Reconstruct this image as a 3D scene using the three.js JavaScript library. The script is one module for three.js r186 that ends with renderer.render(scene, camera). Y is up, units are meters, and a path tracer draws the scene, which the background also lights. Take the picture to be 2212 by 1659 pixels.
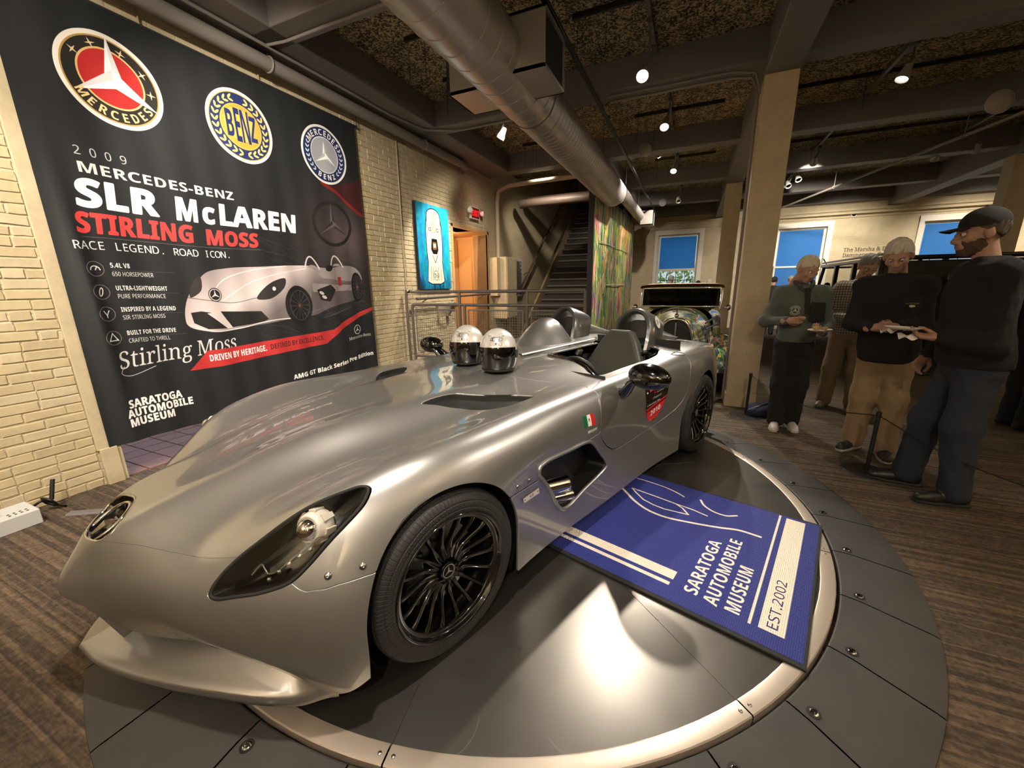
import * as THREE from 'three';
import { mergeGeometries, mergeVertices, toCreasedNormals } from 'three/addons/utils/BufferGeometryUtils.js';
import { RoundedBoxGeometry } from 'three/addons/geometries/RoundedBoxGeometry.js';
import { MarchingCubes } from 'three/addons/objects/MarchingCubes.js';
import { RectAreaLightUniformsLib } from 'three/addons/lights/RectAreaLightUniformsLib.js';
RectAreaLightUniformsLib.init();

// ---------- camera, sky, exposure ----------
const scene = new THREE.Scene();
const camera = new THREE.PerspectiveCamera(88.8, 2212 / 1659, 0.05, 120);
camera.rotation.order = 'YXZ';
camera.position.set(0, 1.45, 0);
camera.rotation.set(THREE.MathUtils.degToRad(-14), THREE.MathUtils.degToRad(24.2), THREE.MathUtils.degToRad(-0.85));
const renderer = new THREE.WebGLRenderer({ antialias: true });
renderer.toneMapping = THREE.LinearToneMapping;
renderer.toneMappingExposure = 1.0;
renderer.shadowMap.enabled = true;
scene.background = new THREE.Color(0.75, 0.85, 0.95);             // overcast daylight outside the windows

// ---------- helpers ----------
let seed = 7;
const rnd = () => { seed = (seed + 0x6d2b79f5) | 0; let t = Math.imul(seed ^ (seed >>> 15), 1 | seed); t = (t + Math.imul(t ^ (t >>> 7), 61 | t)) ^ t; return ((t ^ (t >>> 14)) >>> 0) / 4294967296; };
const rr = (a, b) => a + (b - a) * rnd();
const V3 = (x, y, z) => new THREE.Vector3(x, y, z);
const lerp = (a, b, t) => a + (b - a) * t, clamp = (x, a, b) => Math.min(Math.max(x, a), b), sstep = (a, b, x) => { const t = clamp((x - a) / (b - a), 0, 1); return t * t * (3 - 2 * t); };
const names = new Map();
function numbered(n) { const k = names.get(n) ?? 0; names.set(n, k + 1); return k ? n + '_' + String(k).padStart(3, '0') : n; }
function thing(name, label, category, [x, y, z] = [0, 0, 0], turn = 0, group) {
  const o = new THREE.Group(); o.name = numbered(name); scene.add(o); o.position.set(x, y, z); o.rotation.y = turn; o.userData = { label, category }; if (group) o.userData.group = group; return o;
}
function tag(o, label, category, group) { o.userData.label = label; o.userData.category = category; if (group) o.userData.group = group; return o; }
function obj(name, geo, mat, parent = scene, label) {
  if (Array.isArray(geo)) geo = merge(geo);
  const m = new THREE.Mesh(geo, mat); m.name = parent === scene ? numbered(name) : name; m.castShadow = m.receiveShadow = true; if (label) m.userData.label = label; parent.add(m); return m;
}
function struct(name, geo, mat, parent = scene) { const m = obj(name, geo, mat, parent); if (parent === scene) m.userData.kind = 'structure'; return m; }
function structGroup(name) { const g = new THREE.Group(); g.name = numbered(name); g.userData.kind = 'structure'; scene.add(g); return g; }
function dup(root, label, pos, turn) {
  const r = root.clone(); r.name = numbered(root.name.replace(/_\d{3}$/, '')); r.userData = { ...root.userData }; scene.add(r); if (label) r.userData.label = label;
  if (pos) r.position.set(...pos); if (turn !== undefined) r.rotation.y = turn; return r;
}
function merge(list) {
  const g = list.map((q) => { let h = q.index ? q.toNonIndexed() : q; if (!h.attributes.uv) h.setAttribute('uv', new THREE.BufferAttribute(new Float32Array(h.attributes.position.count * 2), 2)); for (const k of Object.keys(h.attributes)) if (!['position', 'normal', 'uv'].includes(k)) h.deleteAttribute(k); return h; });
  return mergeGeometries(g);
}
const at = (g, x, y, z, rx = 0, ry = 0, rz = 0) => { if (rx || ry || rz) g.applyMatrix4(new THREE.Matrix4().makeRotationFromEuler(new THREE.Euler(rx, ry, rz))); g.translate(x, y, z); return g; };
function boxUV(g, s = 1) {                                          // uv in metres from the dominant side of each face
  if (g.index) g = g.toNonIndexed(); const p = g.attributes.position, n = p.count, uv = new Float32Array(n * 2), a = V3(), b = V3(), c = V3();
  for (let i = 0; i < n; i += 3) {
    a.fromBufferAttribute(p, i); b.fromBufferAttribute(p, i + 1); c.fromBufferAttribute(p, i + 2); const m = b.clone().sub(a).cross(c.clone().sub(a)), x = Math.abs(m.x), y = Math.abs(m.y), z = Math.abs(m.z);
    [a, b, c].forEach((q, k) => { const [u, v] = y >= x && y >= z ? [q.x, q.z] : x >= z ? [q.z, q.y] : [q.x, q.y]; uv[(i + k) * 2] = u / s; uv[(i + k) * 2 + 1] = v / s; });
  }
  g.setAttribute('uv', new THREE.BufferAttribute(uv, 2)); return g;
}
const bx = (w, h, d, x = 0, y = 0, z = 0, r = 0) => boxUV(at(r ? new RoundedBoxGeometry(w, h, d, 2, r) : new THREE.BoxGeometry(w, h, d), x, y, z));
const span = (x0, x1, y0, y1, z0, z1, r = 0) => bx(Math.abs(x1 - x0), Math.abs(y1 - y0), Math.abs(z1 - z0), (x0 + x1) / 2, (y0 + y1) / 2, (z0 + z1) / 2, r);
const cyl = (r0, r1, h, n = 20, open = false) => new THREE.CylinderGeometry(r0, r1, h, n, 1, open);
function rod(a, b, r, n = 10, r2 = r) { const A = V3(...a), B = V3(...b), d = B.clone().sub(A), g = new THREE.CylinderGeometry(r2, r, d.length(), n); g.applyQuaternion(new THREE.Quaternion().setFromUnitVectors(V3(0, 1, 0), d.clone().normalize())); const m = A.add(B).multiplyScalar(0.5); g.translate(m.x, m.y, m.z); return g; }
const pathOf = (pts, closed = false, t = 0.5) => new THREE.CatmullRomCurve3(pts.map((p) => V3(...p)), closed, 'catmullrom', t);
const tube = (pts, r, n = 40, k = 8, closed = false) => new THREE.TubeGeometry(pathOf(pts, closed), n, r, k, closed);
const lathe = (pts, n = 40) => new THREE.LatheGeometry(pts.map((p) => new THREE.Vector2(p[0], p[1])), n);
function extr(pts, depth, bevel = 0, holes = [], seg = 2) {
  const s = new THREE.Shape(pts.map((p) => new THREE.Vector2(p[0], p[1]))); for (const h of holes) s.holes.push(new THREE.Path(h.map((p) => new THREE.Vector2(p[0], p[1]))));
  return new THREE.ExtrudeGeometry(s, { depth, bevelEnabled: bevel > 0, bevelThickness: bevel, bevelSize: bevel, bevelSegments: seg, curveSegments: 8 });
}
function gridGeo(nu, nv, f, flip = false, closeU = false) {          // f(i/nu, j/nv) -> [x, y, z]
  const pos = [], uv = [], idx = [];
  for (let i = 0; i <= nu; i++) for (let j = 0; j <= nv; j++) { pos.push(...f(i / nu, j / nv)); uv.push(i / nu, j / nv); }
  for (let i = 0; i < nu; i++) for (let j = 0; j < nv; j++) { const a = i * (nv + 1) + j, b = a + nv + 1; flip ? idx.push(a, a + 1, b, b, a + 1, b + 1) : idx.push(a, b, a + 1, b, b + 1, a + 1); }
  const g = new THREE.BufferGeometry(); g.setAttribute('position', new THREE.Float32BufferAttribute(pos, 3)); g.setAttribute('uv', new THREE.Float32BufferAttribute(uv, 2)); g.setIndex(idx); g.computeVertexNormals(); return g;
}
const shadowed = (l) => { l.castShadow = true; return l; };

// ---------- materials ----------
const std = (color, roughness = 0.6, metalness = 0, more = {}) => new THREE.MeshPhysicalMaterial({ color, roughness, metalness, side: THREE.DoubleSide, ...more });
const glassClear = new THREE.MeshPhysicalMaterial({ color: 0xf4f6f6, roughness: 0.0, transmission: 1, thickness: 0, ior: 1.5, side: THREE.DoubleSide });
const lin = (r, g, b) => new THREE.Color().setRGB(r, g, b);
function canvasTex(w, h, draw, srgb = true) {
  const c = document.createElement('canvas'); c.width = w; c.height = h; draw(c.getContext('2d'), w, h); const t = new THREE.CanvasTexture(c); if (srgb) t.colorSpace = THREE.SRGBColorSpace; t.wrapS = t.wrapT = THREE.RepeatWrapping; return t;
}
function noiseField(n, octaves, sd) {                                // tileable value noise, 0..1
  const out = new Float32Array(n * n); let amp = 1, tot = 0; const R = (a, b, s) => { let t = Math.imul(a * 374761393 + b * 668265263 + s * 974711 + sd * 1442695, 0x85ebca6b); t ^= t >>> 13; t = Math.imul(t, 0xc2b2ae35); return ((t ^ (t >>> 16)) >>> 0) / 4294967296; };
  for (const f of octaves) {
    for (let y = 0; y < n; y++) for (let x = 0; x < n; x++) {
      const fx = (x / n) * f, fy = (y / n) * f, ix = Math.floor(fx), iy = Math.floor(fy), u = fx - ix, v = fy - iy, s = u * u * (3 - 2 * u), t = v * v * (3 - 2 * v);
      out[y * n + x] += amp * lerp(lerp(R(ix, iy, f), R((ix + 1) % f, iy, f), s), lerp(R(ix, (iy + 1) % f, f), R((ix + 1) % f, (iy + 1) % f, f), s), t);
    }
    tot += amp; amp *= 0.6;
  }
  return out.map((v) => v / tot);
}
function dataTex(n, f, srgb = false, m = n) {
  const d = new Uint8Array(n * m * 4); for (let y = 0; y < m; y++) for (let x = 0; x < n; x++) { const q = f(x, y), i = (y * n + x) * 4; if (typeof q === 'number') d[i] = d[i + 1] = d[i + 2] = clamp(q, 0, 1) * 255; else for (let k = 0; k < 3; k++) d[i + k] = clamp(q[k], 0, 1) * 255; d[i + 3] = 255; }
  const t = new THREE.DataTexture(d, n, m); t.wrapS = t.wrapT = THREE.RepeatWrapping; t.magFilter = THREE.LinearFilter; t.minFilter = THREE.LinearMipmapLinearFilter; t.generateMipmaps = true; if (srgb) t.colorSpace = THREE.SRGBColorSpace; t.needsUpdate = true; return t;
}
const rep = (t, x, y) => { const c = t.clone(); c.repeat.set(x, y); c.needsUpdate = true; return c; };
const N1 = noiseField(512, [8, 16, 32, 64, 128], 1), N2 = noiseField(512, [64, 128, 256], 2), N3 = noiseField(512, [4, 8, 16, 32], 3);
const fineTex = dataTex(512, (x, y) => N2[y * 512 + x]), cloudTex = dataTex(512, (x, y) => N1[y * 512 + x]);
const M = {
  black: std(0x0a0a0a, 0.5), blackGloss: std(0x050506, 0.12, 0, { clearcoat: 1, clearcoatRoughness: 0.04 }), rubber: std(0x141414, 0.75), darkGrey: std(0x2a2a2c, 0.6),
  chrome: std(0xd8d8d8, 0.06, 1), steel: std(0x9a9a9c, 0.3, 1), white: std(0xe8e6e0, 0.5),
};

// ---------- lights (visible and hidden track spots are built by trackSpot below; daylight comes through the windows) ----------
const WARM = new THREE.Color(1.0, 0.83, 0.62);
// ---------- the room ----------
const XW = -4.014, XM = -4.021, ZB = -15, YS = 3.93, YB = 3.62;
const creamTex = dataTex(512, (x, y) => { const n = 0.92 + 0.12 * (N1[y * 512 + x] - 0.5) + 0.06 * (N2[y * 512 + x] - 0.5); return [0.80 * n, 0.735 * n, 0.60 * n]; }, true);
const cream = std(0xffffff, 0.55, 0, { map: creamTex, bumpMap: rep(cloudTex, 3, 3), bumpScale: 0.0015 });
const brickBump = dataTex(512, (x, y) => { const row = Math.floor(y / 32), X = (x + (row % 2) * 48 + (row * 37) % 11) % 96, Y = y % 32, e = Math.min(X, 96 - X, Y, 32 - Y); return clamp(e / 4, 0, 1) * 0.8 + 0.2 * N1[y * 512 + x]; });
const creamBrickFar = std(0xffffff, 0.55, 0, { map: rep(creamTex, 1, 1), bumpMap: brickBump, bumpScale: 0.003 });
const mauve = std(lin(0.155, 0.138, 0.130), 0.6, 0, { bumpMap: rep(cloudTex, 2, 2), bumpScale: 0.001 });
const slabTex = dataTex(512, (x, y) => { const n = N2[y * 512 + x], m = N1[y * 512 + x], p = clamp((n - 0.5) * 2.4 + (m - 0.5) * 0.8 + 0.62, 0.12, 1); return [0.63 * p + 0.05, 0.56 * p + 0.045, 0.43 * p + 0.03]; }, true);
const slabMat = std(0xffffff, 0.85, 0, { map: slabTex, bumpMap: fineTex, bumpScale: 0.012 });
// carpet: streaks across the room
const carpetTex = (() => { const rows = []; let s = 3; const R = () => (s = (s * 16807) % 2147483647) / 2147483647; let band = 0.5, left = 0; for (let y = 0; y < 512; y++) { if (left-- <= 0) { band = R() < 0.3 ? 0.75 + 0.25 * R() : 0.2 + 0.4 * R(); left = 2 + Math.floor(R() * 12); } rows.push(band); } return dataTex(512, (x, y) => { const b = (rows[y] * 2 + rows[(y + 1) % 512] + rows[(y + 511) % 512]) / 4, n = N2[y * 512 + ((x * 1) % 512)] - 0.5, g = N2[((y * 3) % 512) * 512 + Math.floor(x / 3)] - 0.5, k = clamp(0.22 + b * 0.42 + n * 0.42 + g * 0.3, 0.04, 1); return [0.47 * k + 0.07, 0.395 * k + 0.055, 0.31 * k + 0.04]; }, true); })();
const carpet = std(0xffffff, 0.95, 0, { map: rep(carpetTex, 1 / 0.9, 1 / 0.9), bumpMap: rep(fineTex, 2.2, 2.2), bumpScale: 0.004 });
struct('floor', span(-4.03, 10.2, -0.12, 0, 3.2, ZB - 0.3), carpet);
const ceiling = structGroup('ceiling');
obj('slab', [span(-4.4, 10.2, YS, YS + 0.2, 3.2, -9.6), span(-1.8, 10.2, YS, YS + 0.2, -9.6, ZB - 0.3)], slabMat, ceiling);
// beams across and girders along
for (const z of [2.12, -0.33, -2.80, -5.25, -7.70]) struct('beam', span(-4.03, 10.2, YB, YS + 0.01, z, z - 0.27, 0.012), mauve);
for (const z of [-10.15, -12.6, -14.75]) struct('beam', span(-1.8, 10.2, YB, YS + 0.01, z, z - 0.27, 0.012), mauve);
struct('beam', span(-4.03, -3.47, YB, YS + 0.01, 3.2, -7.7, 0.012), mauve);
struct('beam', span(-1.9, -1.6, YB, YS + 0.01, -7.7, -14.9, 0.012), mauve);
for (const x of [0.49, 4.77, 8.9]) struct('girder', span(x, x + 0.30, 3.48, YS + 0.01, 3.2, ZB, 0.01), mauve);
// chamfered slab edges where beams meet the girder are left plain; columns with a base board and a seam
const columnAt = (x, z, w = 0.30) => { const g = structGroup('column'); obj('shaft', [span(x, x + w, 0, 3.48, z, z - w, 0.008)], cream, g); obj('base_board', [span(x - 0.012, x + w + 0.012, 0, 0.16, z + 0.012, z - w - 0.012, 0.004)], cream, g); obj('casing', [span(x + 0.155, x + w + 0.006, 0.16, 1.62, z + 0.006, z - 0.1, 0.002)], cream, g); };
columnAt(0.49, -5.23); columnAt(0.49, -10.1); columnAt(4.77, -10.1); columnAt(4.77, -5.23); columnAt(0.49, 1.9);
// left wall: slab with an opening behind the banner and a doorway
const wl = structGroup('wall_left');
obj('masonry', [span(-4.35, XM, 0, YS, 3.2, -1.37), span(-4.35, XM, 2.35, YS, -1.37, -3.95), span(-4.35, XM, 0, YS, -3.95, -6.42), span(-4.35, XM, 2.5, YS, -6.42, -7.75), span(-4.35, XM, 0, 6.6, -7.75, ZB - 0.3)], creamBrickFar, wl);
{ // bricks standing proud of the joints; the nearest are pieces of their own
  const variants = [], C = 0.067, L = 0.205;
  for (let k = 0; k < 18; k++) {
    const full = k < 10, w = (full ? L : L * [0.5, 0.33, 0.66, 0.75][k % 4]) - 0.009, h = C - 0.009 + rr(-0.003, 0.002), j = () => rr(-0.0035, 0.0035), c = 0.0035, d = 0.0085 + rr(-0.0015, 0.0025);
    const o = [[-w / 2 + j(), -h / 2 + j()], [w / 2 + j(), -h / 2 + j()], [w / 2 + j(), h / 2 + j()], [-w / 2 + j(), h / 2 + j()]], mids = o.map((p, i) => { const q = o[(i + 1) % 4]; return [lerp(p[0], q[0], 0.5) + (i % 2 ? j() : 0), lerp(p[1], q[1], 0.5) + (i % 2 ? 0 : j())]; });
    const ring = o.flatMap((p, i) => [p, mids[i]]), pos = [], idx = []; const lay = [[1, 0], [1, d - c], [0, d]];
    for (const [e, dep] of lay) for (const p of ring) pos.push(dep + (dep === d ? rr(-0.0012, 0.0012) : 0), p[1] * (e ? 1 : (h / 2 - c) / (h / 2)), -p[0] * (e ? 1 : (w / 2 - c) / (w / 2)));
    for (let a = 0; a < 2; a++) for (let i = 0; i < 8; i++) { const p = a * 8 + i, q = a * 8 + ((i + 1) % 8); idx.push(p, p + 8, q, q, p + 8, q + 8); }
    pos.push(d + rr(-0.001, 0.001), 0, 0); for (let i = 0; i < 8; i++) idx.push(16 + i, 24, 16 + ((i + 1) % 8));
    let g = new THREE.BufferGeometry(); g.setAttribute('position', new THREE.Float32BufferAttribute(pos, 3)); g.setIndex(idx.flatMap((v, i) => (i % 3 === 0 ? [idx[i], idx[i + 2], idx[i + 1]] : []))); g = toCreasedNormals(g, 0.42); boxUV2(g); variants.push({ g, full, w: w + 0.009 });
  }
  function boxUV2(g) { const p = g.attributes.position, uv = new Float32Array(p.count * 2), du = rnd(), dv = rnd(); for (let i = 0; i < p.count; i++) { uv[2 * i] = p.getZ(i) + du; uv[2 * i + 1] = p.getY(i) + dv; } g.setAttribute('uv', new THREE.BufferAttribute(uv, 2)); }
  const brickMats = [0xffffff, 0xf6f3ec, 0xfbf8f0].map((c) => std(c, 0.5, 0, { map: creamTex, bumpMap: rep(cloudTex, 2, 2), bumpScale: 0.0018 })), list = [];
  const field = (z0, z1, y0, y1, holes = []) => { let row = 0; for (let y = y0 + C / 2; y < y1; y += C, row++) { let z = z0; const st = (row % 2) * 0.5 * L + rr(-0.015, 0.015); let first = st > 0.03 ? st : L; while (z > z1 + 0.02) { let w = Math.min(first || L * (rnd() < 0.12 ? 0.5 : 1), z - z1); first = 0; const zc = z - w / 2; if (!holes.some((h) => zc < h[0] && zc > h[1] && y > h[2] && y < h[3])) list.push({ z: zc, y, w }); z -= w; } } };
  field(0.2, -1.235, 0.0, YB); field(-4.02, -7.7, 0.0, YB, [[-6.3, -7.85, -1, 2.56]]);
  const dist = (b) => Math.hypot(4, b.y - 1.45, b.z) + (b.z > -0.45 ? 3 : 0) + (b.z > -2 && b.z < -0.45 && b.y > 2.7 ? 2 : 0) + (b.z < -2 && b.y < 0.55 ? 2 : 0);
  list.sort((a, b) => dist(a) - dist(b));
  const rest = [];
  list.forEach((b, i) => { const pool = variants.filter((v) => v.full === b.w > 0.17), v = pool[Math.floor(rnd() * pool.length)], sc = b.w / v.w; if (i < 292) { const m = obj('brick', v.g, brickMats[i % 3], wl); m.position.set(-4.0225, b.y, b.z); m.scale.z = sc; } else { const g = v.g.clone(); g.scale(1, 1, sc); g.translate(-4.0225, b.y, b.z); rest.push(g); } });
  const st = obj('far_bricks', mergeGeometries(rest), brickMats[0], wl); st.userData.kind = 'stuff';
}
// jamb boards of the opening behind the banner, corridor beyond with quarry tiles
struct('trim_1', [span(-4.02, -4.0, 0.28, 3.5, -1.235, -1.335, 0.004), span(-4.01, -3.985, 0.0, 0.29, -1.245, -1.345, 0.004), span(-4.36, -4.0, 0, 2.36, -1.335, -1.372, 0.003), span(-4.36, -4.0, 0, 2.36, -3.94, -3.97, 0.003), span(-4.36, -4.0, 2.34, 2.38, -1.33, -3.97, 0.003)], cream);
{ const cf = structGroup('floor_corridor'); obj('bed', span(-6.4, -4.03, -0.1, -0.006, -0.9, -5.0), std(lin(0.33, 0.28, 0.25), 0.9), cf); const tm = [[0.165, 0.078, 0.060], [0.15, 0.07, 0.055], [0.18, 0.088, 0.07]].map((c) => std(lin(...c), 0.5, 0, { bumpMap: rep(cloudTex, 2, 2), bumpScale: 0.001 })), tg = span(-0.096, 0.096, -0.012, 0.006, 0.096, -0.096, 0.003); for (let i = 0; i < 11; i++) for (let j = 0; j < 14; j++) { const t = obj('tile', tg, tm[(i * 7 + j * 5) % 3], cf); t.position.set(-4.14 - i * 0.2, 0, -1.42 - j * 0.2); } }
struct('wall_corridor', [span(-6.6, -6.4, 0, 2.9, -0.8, -5.1), span(-6.4, -4.36, 0, 2.9, -0.8, -0.9), span(-6.4, -4.36, 0, 2.9, -5.0, -5.1), span(-6.6, -4.36, 2.9, 3.0, -0.8, -5.1)], std(lin(0.55, 0.56, 0.56), 0.7));
{ const l = new THREE.PointLight(0xdfe8ff, 9); l.position.set(-5.4, 2.6, -2.4); l.shadow.radius = 6; l.castShadow = true; l.name = 'unseen_corridor_lamp'; scene.add(l); const c = thing('unseen_ceiling_lamp', 'unseen round ceiling lamp lighting the corridor behind the hanging banner', 'lamp', [-5.4, 2.82, -2.4]); obj('housing', at(cyl(0.17, 0.19, 0.06, 28), 0, 0.05, 0), M.white, c); obj('diffuser', at(new THREE.SphereGeometry(0.16, 24, 12, 0, 6.3, Math.PI / 2, Math.PI / 2).scale(1, 0.4, 1), 0, 0.02, 0), new THREE.MeshStandardMaterial({ color: 0xffffff, emissive: 0xe6ecff, emissiveIntensity: 2 }), c); }  // lamp out of view, placed to light the corridor behind the banner
// door recess with a warm lit elevator-like lobby
{ const d = structGroup('door_1'); const om = std(lin(0.62, 0.36, 0.15), 0.6); obj('recess', [span(-4.9, -4.86, 0, 2.5, -6.3, -7.9), span(-4.9, -4.03, 2.5, 2.54, -6.3, -7.9), span(-4.9, -4.36, 0, 2.5, -6.26, -6.3), span(-4.9, -4.36, 0, 2.5, -7.9, -7.94), span(-4.9, -4.03, -0.05, 0.0, -6.3, -7.9)], om, d); obj('door_leaf', [span(-4.85, -4.81, 0, 2.44, -6.62, -7.22, 0.004)], om, d); obj('door_leaf', [span(-4.845, -4.805, 0, 2.44, -7.23, -7.86, 0.004)], om, d); obj('door_frame', [span(-4.04, -4.0, 0, 2.56, -6.36, -6.42, 0.004), span(-4.04, -4.0, 0, 2.56, -7.75, -7.81, 0.004), span(-4.04, -4.0, 2.5, 2.56, -6.36, -7.81, 0.004), span(-4.36, -4.0, 0, 2.5, -7.75, -7.77, 0.003)], std(lin(0.5, 0.31, 0.14), 0.5), d);
  const l = new THREE.PointLight(new THREE.Color(1, 0.72, 0.42), 3.2); l.position.set(-4.45, 2.36, -6.75); l.shadow.radius = 4; l.castShadow = true; scene.add(l); l.name = 'unseen_doorway_lamp'; const c = thing('unseen_downlight', 'small round unseen lamp lighting the orange doorway', 'lamp', [-4.45, 2.44, -6.75]); obj('housing', at(cyl(0.06, 0.06, 0.06, 20), 0, 0.03, 0), M.white, c); obj('lens', at(cyl(0.05, 0.05, 0.012, 20), 0, -0.006, 0), new THREE.MeshStandardMaterial({ emissive: 0xffd9a0, emissiveIntensity: 3 }), c); }  // unseen lamp, placed to light the orange recess
// remaining walls
const WIN = [[-1.12, 0.03, 0.75, 3.0], [2.33, 3.44, 0.75, 2.97], [5.69, 6.84, 0.75, 2.95]];
{ const s = []; let x = -4.35; for (const [a, b, y0, y1] of WIN) { s.push(span(x, a - 0.06, 0, YS, ZB, ZB - 0.35), span(a - 0.06, b + 0.06, 0, y0, ZB, ZB - 0.35), span(a - 0.06, b + 0.06, y1 + 0.05, YS, ZB, ZB - 0.35)); x = b + 0.06; } s.push(span(x, 10.2, 0, YS, ZB, ZB - 0.35), span(-4.35, -1.8, YS, 6.6, ZB, ZB - 0.35)); struct('wall_back', s, creamBrickFar); }
struct('wall_right', span(10.0, 10.2, 0, YS, 3.2, ZB), cream); struct('wall_front', span(-4.35, 10.2, 0, YS, 3.0, 3.2), cream);
struct('wall_stair', [span(-1.9, -1.8, YS, 6.6, -9.6, ZB), span(-4.35, -1.8, YS, 6.6, -9.5, -9.6), span(-4.35, -1.8, 6.5, 6.7, -9.5, ZB)], cream);
struct('trim_2', [span(-1.6, 10.0, 3.40, 3.47, ZB + 0.05, ZB, 0.01), span(-1.6, 10.0, 3.22, 3.25, ZB + 0.03, ZB, 0.006), span(1.6, 10.0, 3.3, 3.36, ZB + 0.14, ZB + 0.08, 0.02)], cream);
const shadeMat = new THREE.MeshPhysicalMaterial({ color: lin(0.03, 0.25, 0.72), roughness: 0.95, transmission: 0.62, thickness: 0, side: THREE.DoubleSide, bumpMap: rep(cloudTex, 2, 2), bumpScale: 0.004 });
const frameMat = std(lin(0.72, 0.68, 0.58), 0.5);
WIN.forEach(([a, b, y0, y1], i) => {
  const w = structGroup('window_' + (i + 1)), mid = [1.93, 1.93, 1.9][i];
  obj('window_frame', [span(a - 0.06, a, y0, y1, ZB - 0.1, ZB - 0.2, 0.004), span(b, b + 0.06, y0, y1, ZB - 0.1, ZB - 0.2, 0.004), span(a - 0.06, b + 0.06, y1, y1 + 0.05, ZB - 0.1, ZB - 0.2, 0.004), span(a, b, y0, y0 + 0.05, ZB - 0.1, ZB - 0.2, 0.004), span(a, b, mid - 0.05, mid, ZB - 0.08, ZB - 0.2, 0.004)], frameMat, w);
  obj('casing', [span(a - 0.17, a - 0.06, y0, y1 + 0.16, ZB + 0.03, ZB, 0.006), span(b + 0.06, b + 0.2, y0, y1 + 0.16, ZB + 0.03, ZB, 0.006), span(a - 0.17, b + 0.2, y1 + 0.05, y1 + 0.2, ZB + 0.035, ZB, 0.006)], frameMat, w);
  obj('sill', span(a - 0.12, b + 0.12, y0 - 0.04, y0, ZB + 0.08, ZB - 0.15, 0.006), frameMat, w);
  obj('pane', [span(a, b, mid, y1, ZB - 0.17, ZB - 0.175)], glassClear, w); obj('pane', [span(a, b, y0, mid - 0.05, ZB - 0.17, ZB - 0.175)], glassClear, w);
  for (let k = 1; k < 4; k++) obj('glazing_bar', [span(lerp(a, b, k / 4) - 0.008, lerp(a, b, k / 4) + 0.008, y0, mid - 0.05, ZB - 0.165, ZB - 0.18)], M.darkGrey, w);
  obj('glazing_bar', [span(a, b, 1.56, 1.58, ZB - 0.165, ZB - 0.18)], M.darkGrey, w);
  obj('roller_shade', [gridGeo(24, 8, (p, q) => [lerp(a + 0.012, b - 0.012, p), lerp(i === 1 ? 0.85 : mid + 0.012, y1 - 0.015, q), ZB - 0.1 + 0.004 * Math.sin(p * 19 + q * 3) * (1 - q)])], shadeMat, w, 'blue roller shade glowing with daylight');
  obj('shade_bar', [at(cyl(0.012, 0.012, b - a - 0.03, 10).rotateZ(Math.PI / 2), (a + b) / 2, i === 1 ? 0.85 : mid + 0.012, ZB - 0.1)], M.white, w);
});
struct('ground', span(-30, 40, -0.6, -0.3, ZB - 0.4, -60), std(lin(0.2, 0.3, 0.1), 0.9));
{ const lg = new THREE.CircleGeometry(0.05, 5), g = []; for (let k = 0; k < 2600; k++) { const a = rr(0, 6.28), q = lg.clone(); q.scale(rr(0.6, 1.4), rr(0.8, 1.7), 1); q.rotateX(rr(-1, 1)); q.rotateY(rr(-1.5, 1.5)); q.translate(rr(-3.5, 2.5), rr(-0.3, 2.3), ZB - 3 + rr(-0.5, 0.5)); g.push(q); } const h = obj('foliage', mergeGeometries(g), std(lin(0.35, 0.55, 0.16), 0.7, 0, { transmission: 0.35 })); h.userData = { label: 'sunlit green foliage outside the window behind the flower-painted car', category: 'foliage', kind: 'stuff' }; }
// ---------- stairs ----------
{ const st = thing('staircase', 'dark straight staircase rising along the cream wall behind the tall flower mural', 'stairs', [0, 0, 0]); const n = 23, rise = 0.182, run = 0.242, z0 = -9.35, tm = std(lin(0.045, 0.036, 0.028), 0.8), nm = std(lin(0.16, 0.13, 0.10), 0.5);
  const tread = span(-3.8, -2.05, -0.045, 0, 0.03, -run, 0.006), riser = span(-3.8, -2.05, -rise, -0.045, -0.005, -0.03), nose = span(-3.8, -2.05, -0.03, 0.003, 0.034, 0.02, 0.003);
  for (let i = 0; i < n; i++) { const y = (i + 1) * rise, z = z0 - i * run; for (const [nm2, g, m] of [['tread', tread, tm], ['riser', riser, tm], ['nosing', nose, nm]]) { const o = obj(nm2, g, m, st); o.position.set(0, y, z); } }
  const L = n * run, H = n * rise; for (const x of [-3.85, -2.0]) obj('stringer', [at(extr([[0, 0], [0, 0.32], [L, H + 0.32], [L, H], [0.3, 0]], 0.05, 0.004).rotateY(Math.PI / 2), x - 0.025, 0, z0 + 0.1)], x < -3 ? std(lin(0.30, 0.22, 0.13), 0.6) : M.darkGrey, st);
  obj('handrail', [rod([-3.88, 1.36, -10.1 + 0.9], [-3.88, 4.95, -13.98], 0.028, 12), ...[-9.8, -11.2, -12.6, -13.8].map((z) => rod([-3.88, 1.36 + (-9.2 - z) * 0.75, z], [-4.03, 1.34 + (-9.2 - z) * 0.75 - 0.05, z], 0.012, 8))], std(lin(0.09, 0.05, 0.035), 0.4), st);
  const bal = std(lin(0.16, 0.15, 0.14), 0.4, 0.6); for (let i = 0; i < 22; i++) obj('baluster', rod([-2.0, 0.4 + i * 0.19, z0 - i * 0.25], [-2.0, 1.1 + i * 0.19, z0 - i * 0.25], 0.009, 6), bal, st);
  obj('handrail', [rod([-2.0, 1.12, z0 + 0.05], [-2.0, 1.1 + 22 * 0.19, z0 - 22 * 0.25], 0.022, 10)], bal, st); }
struct('floor_landing', span(-4.03, -1.9, 4.1, 4.22, -14.9, ZB), carpet);

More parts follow.
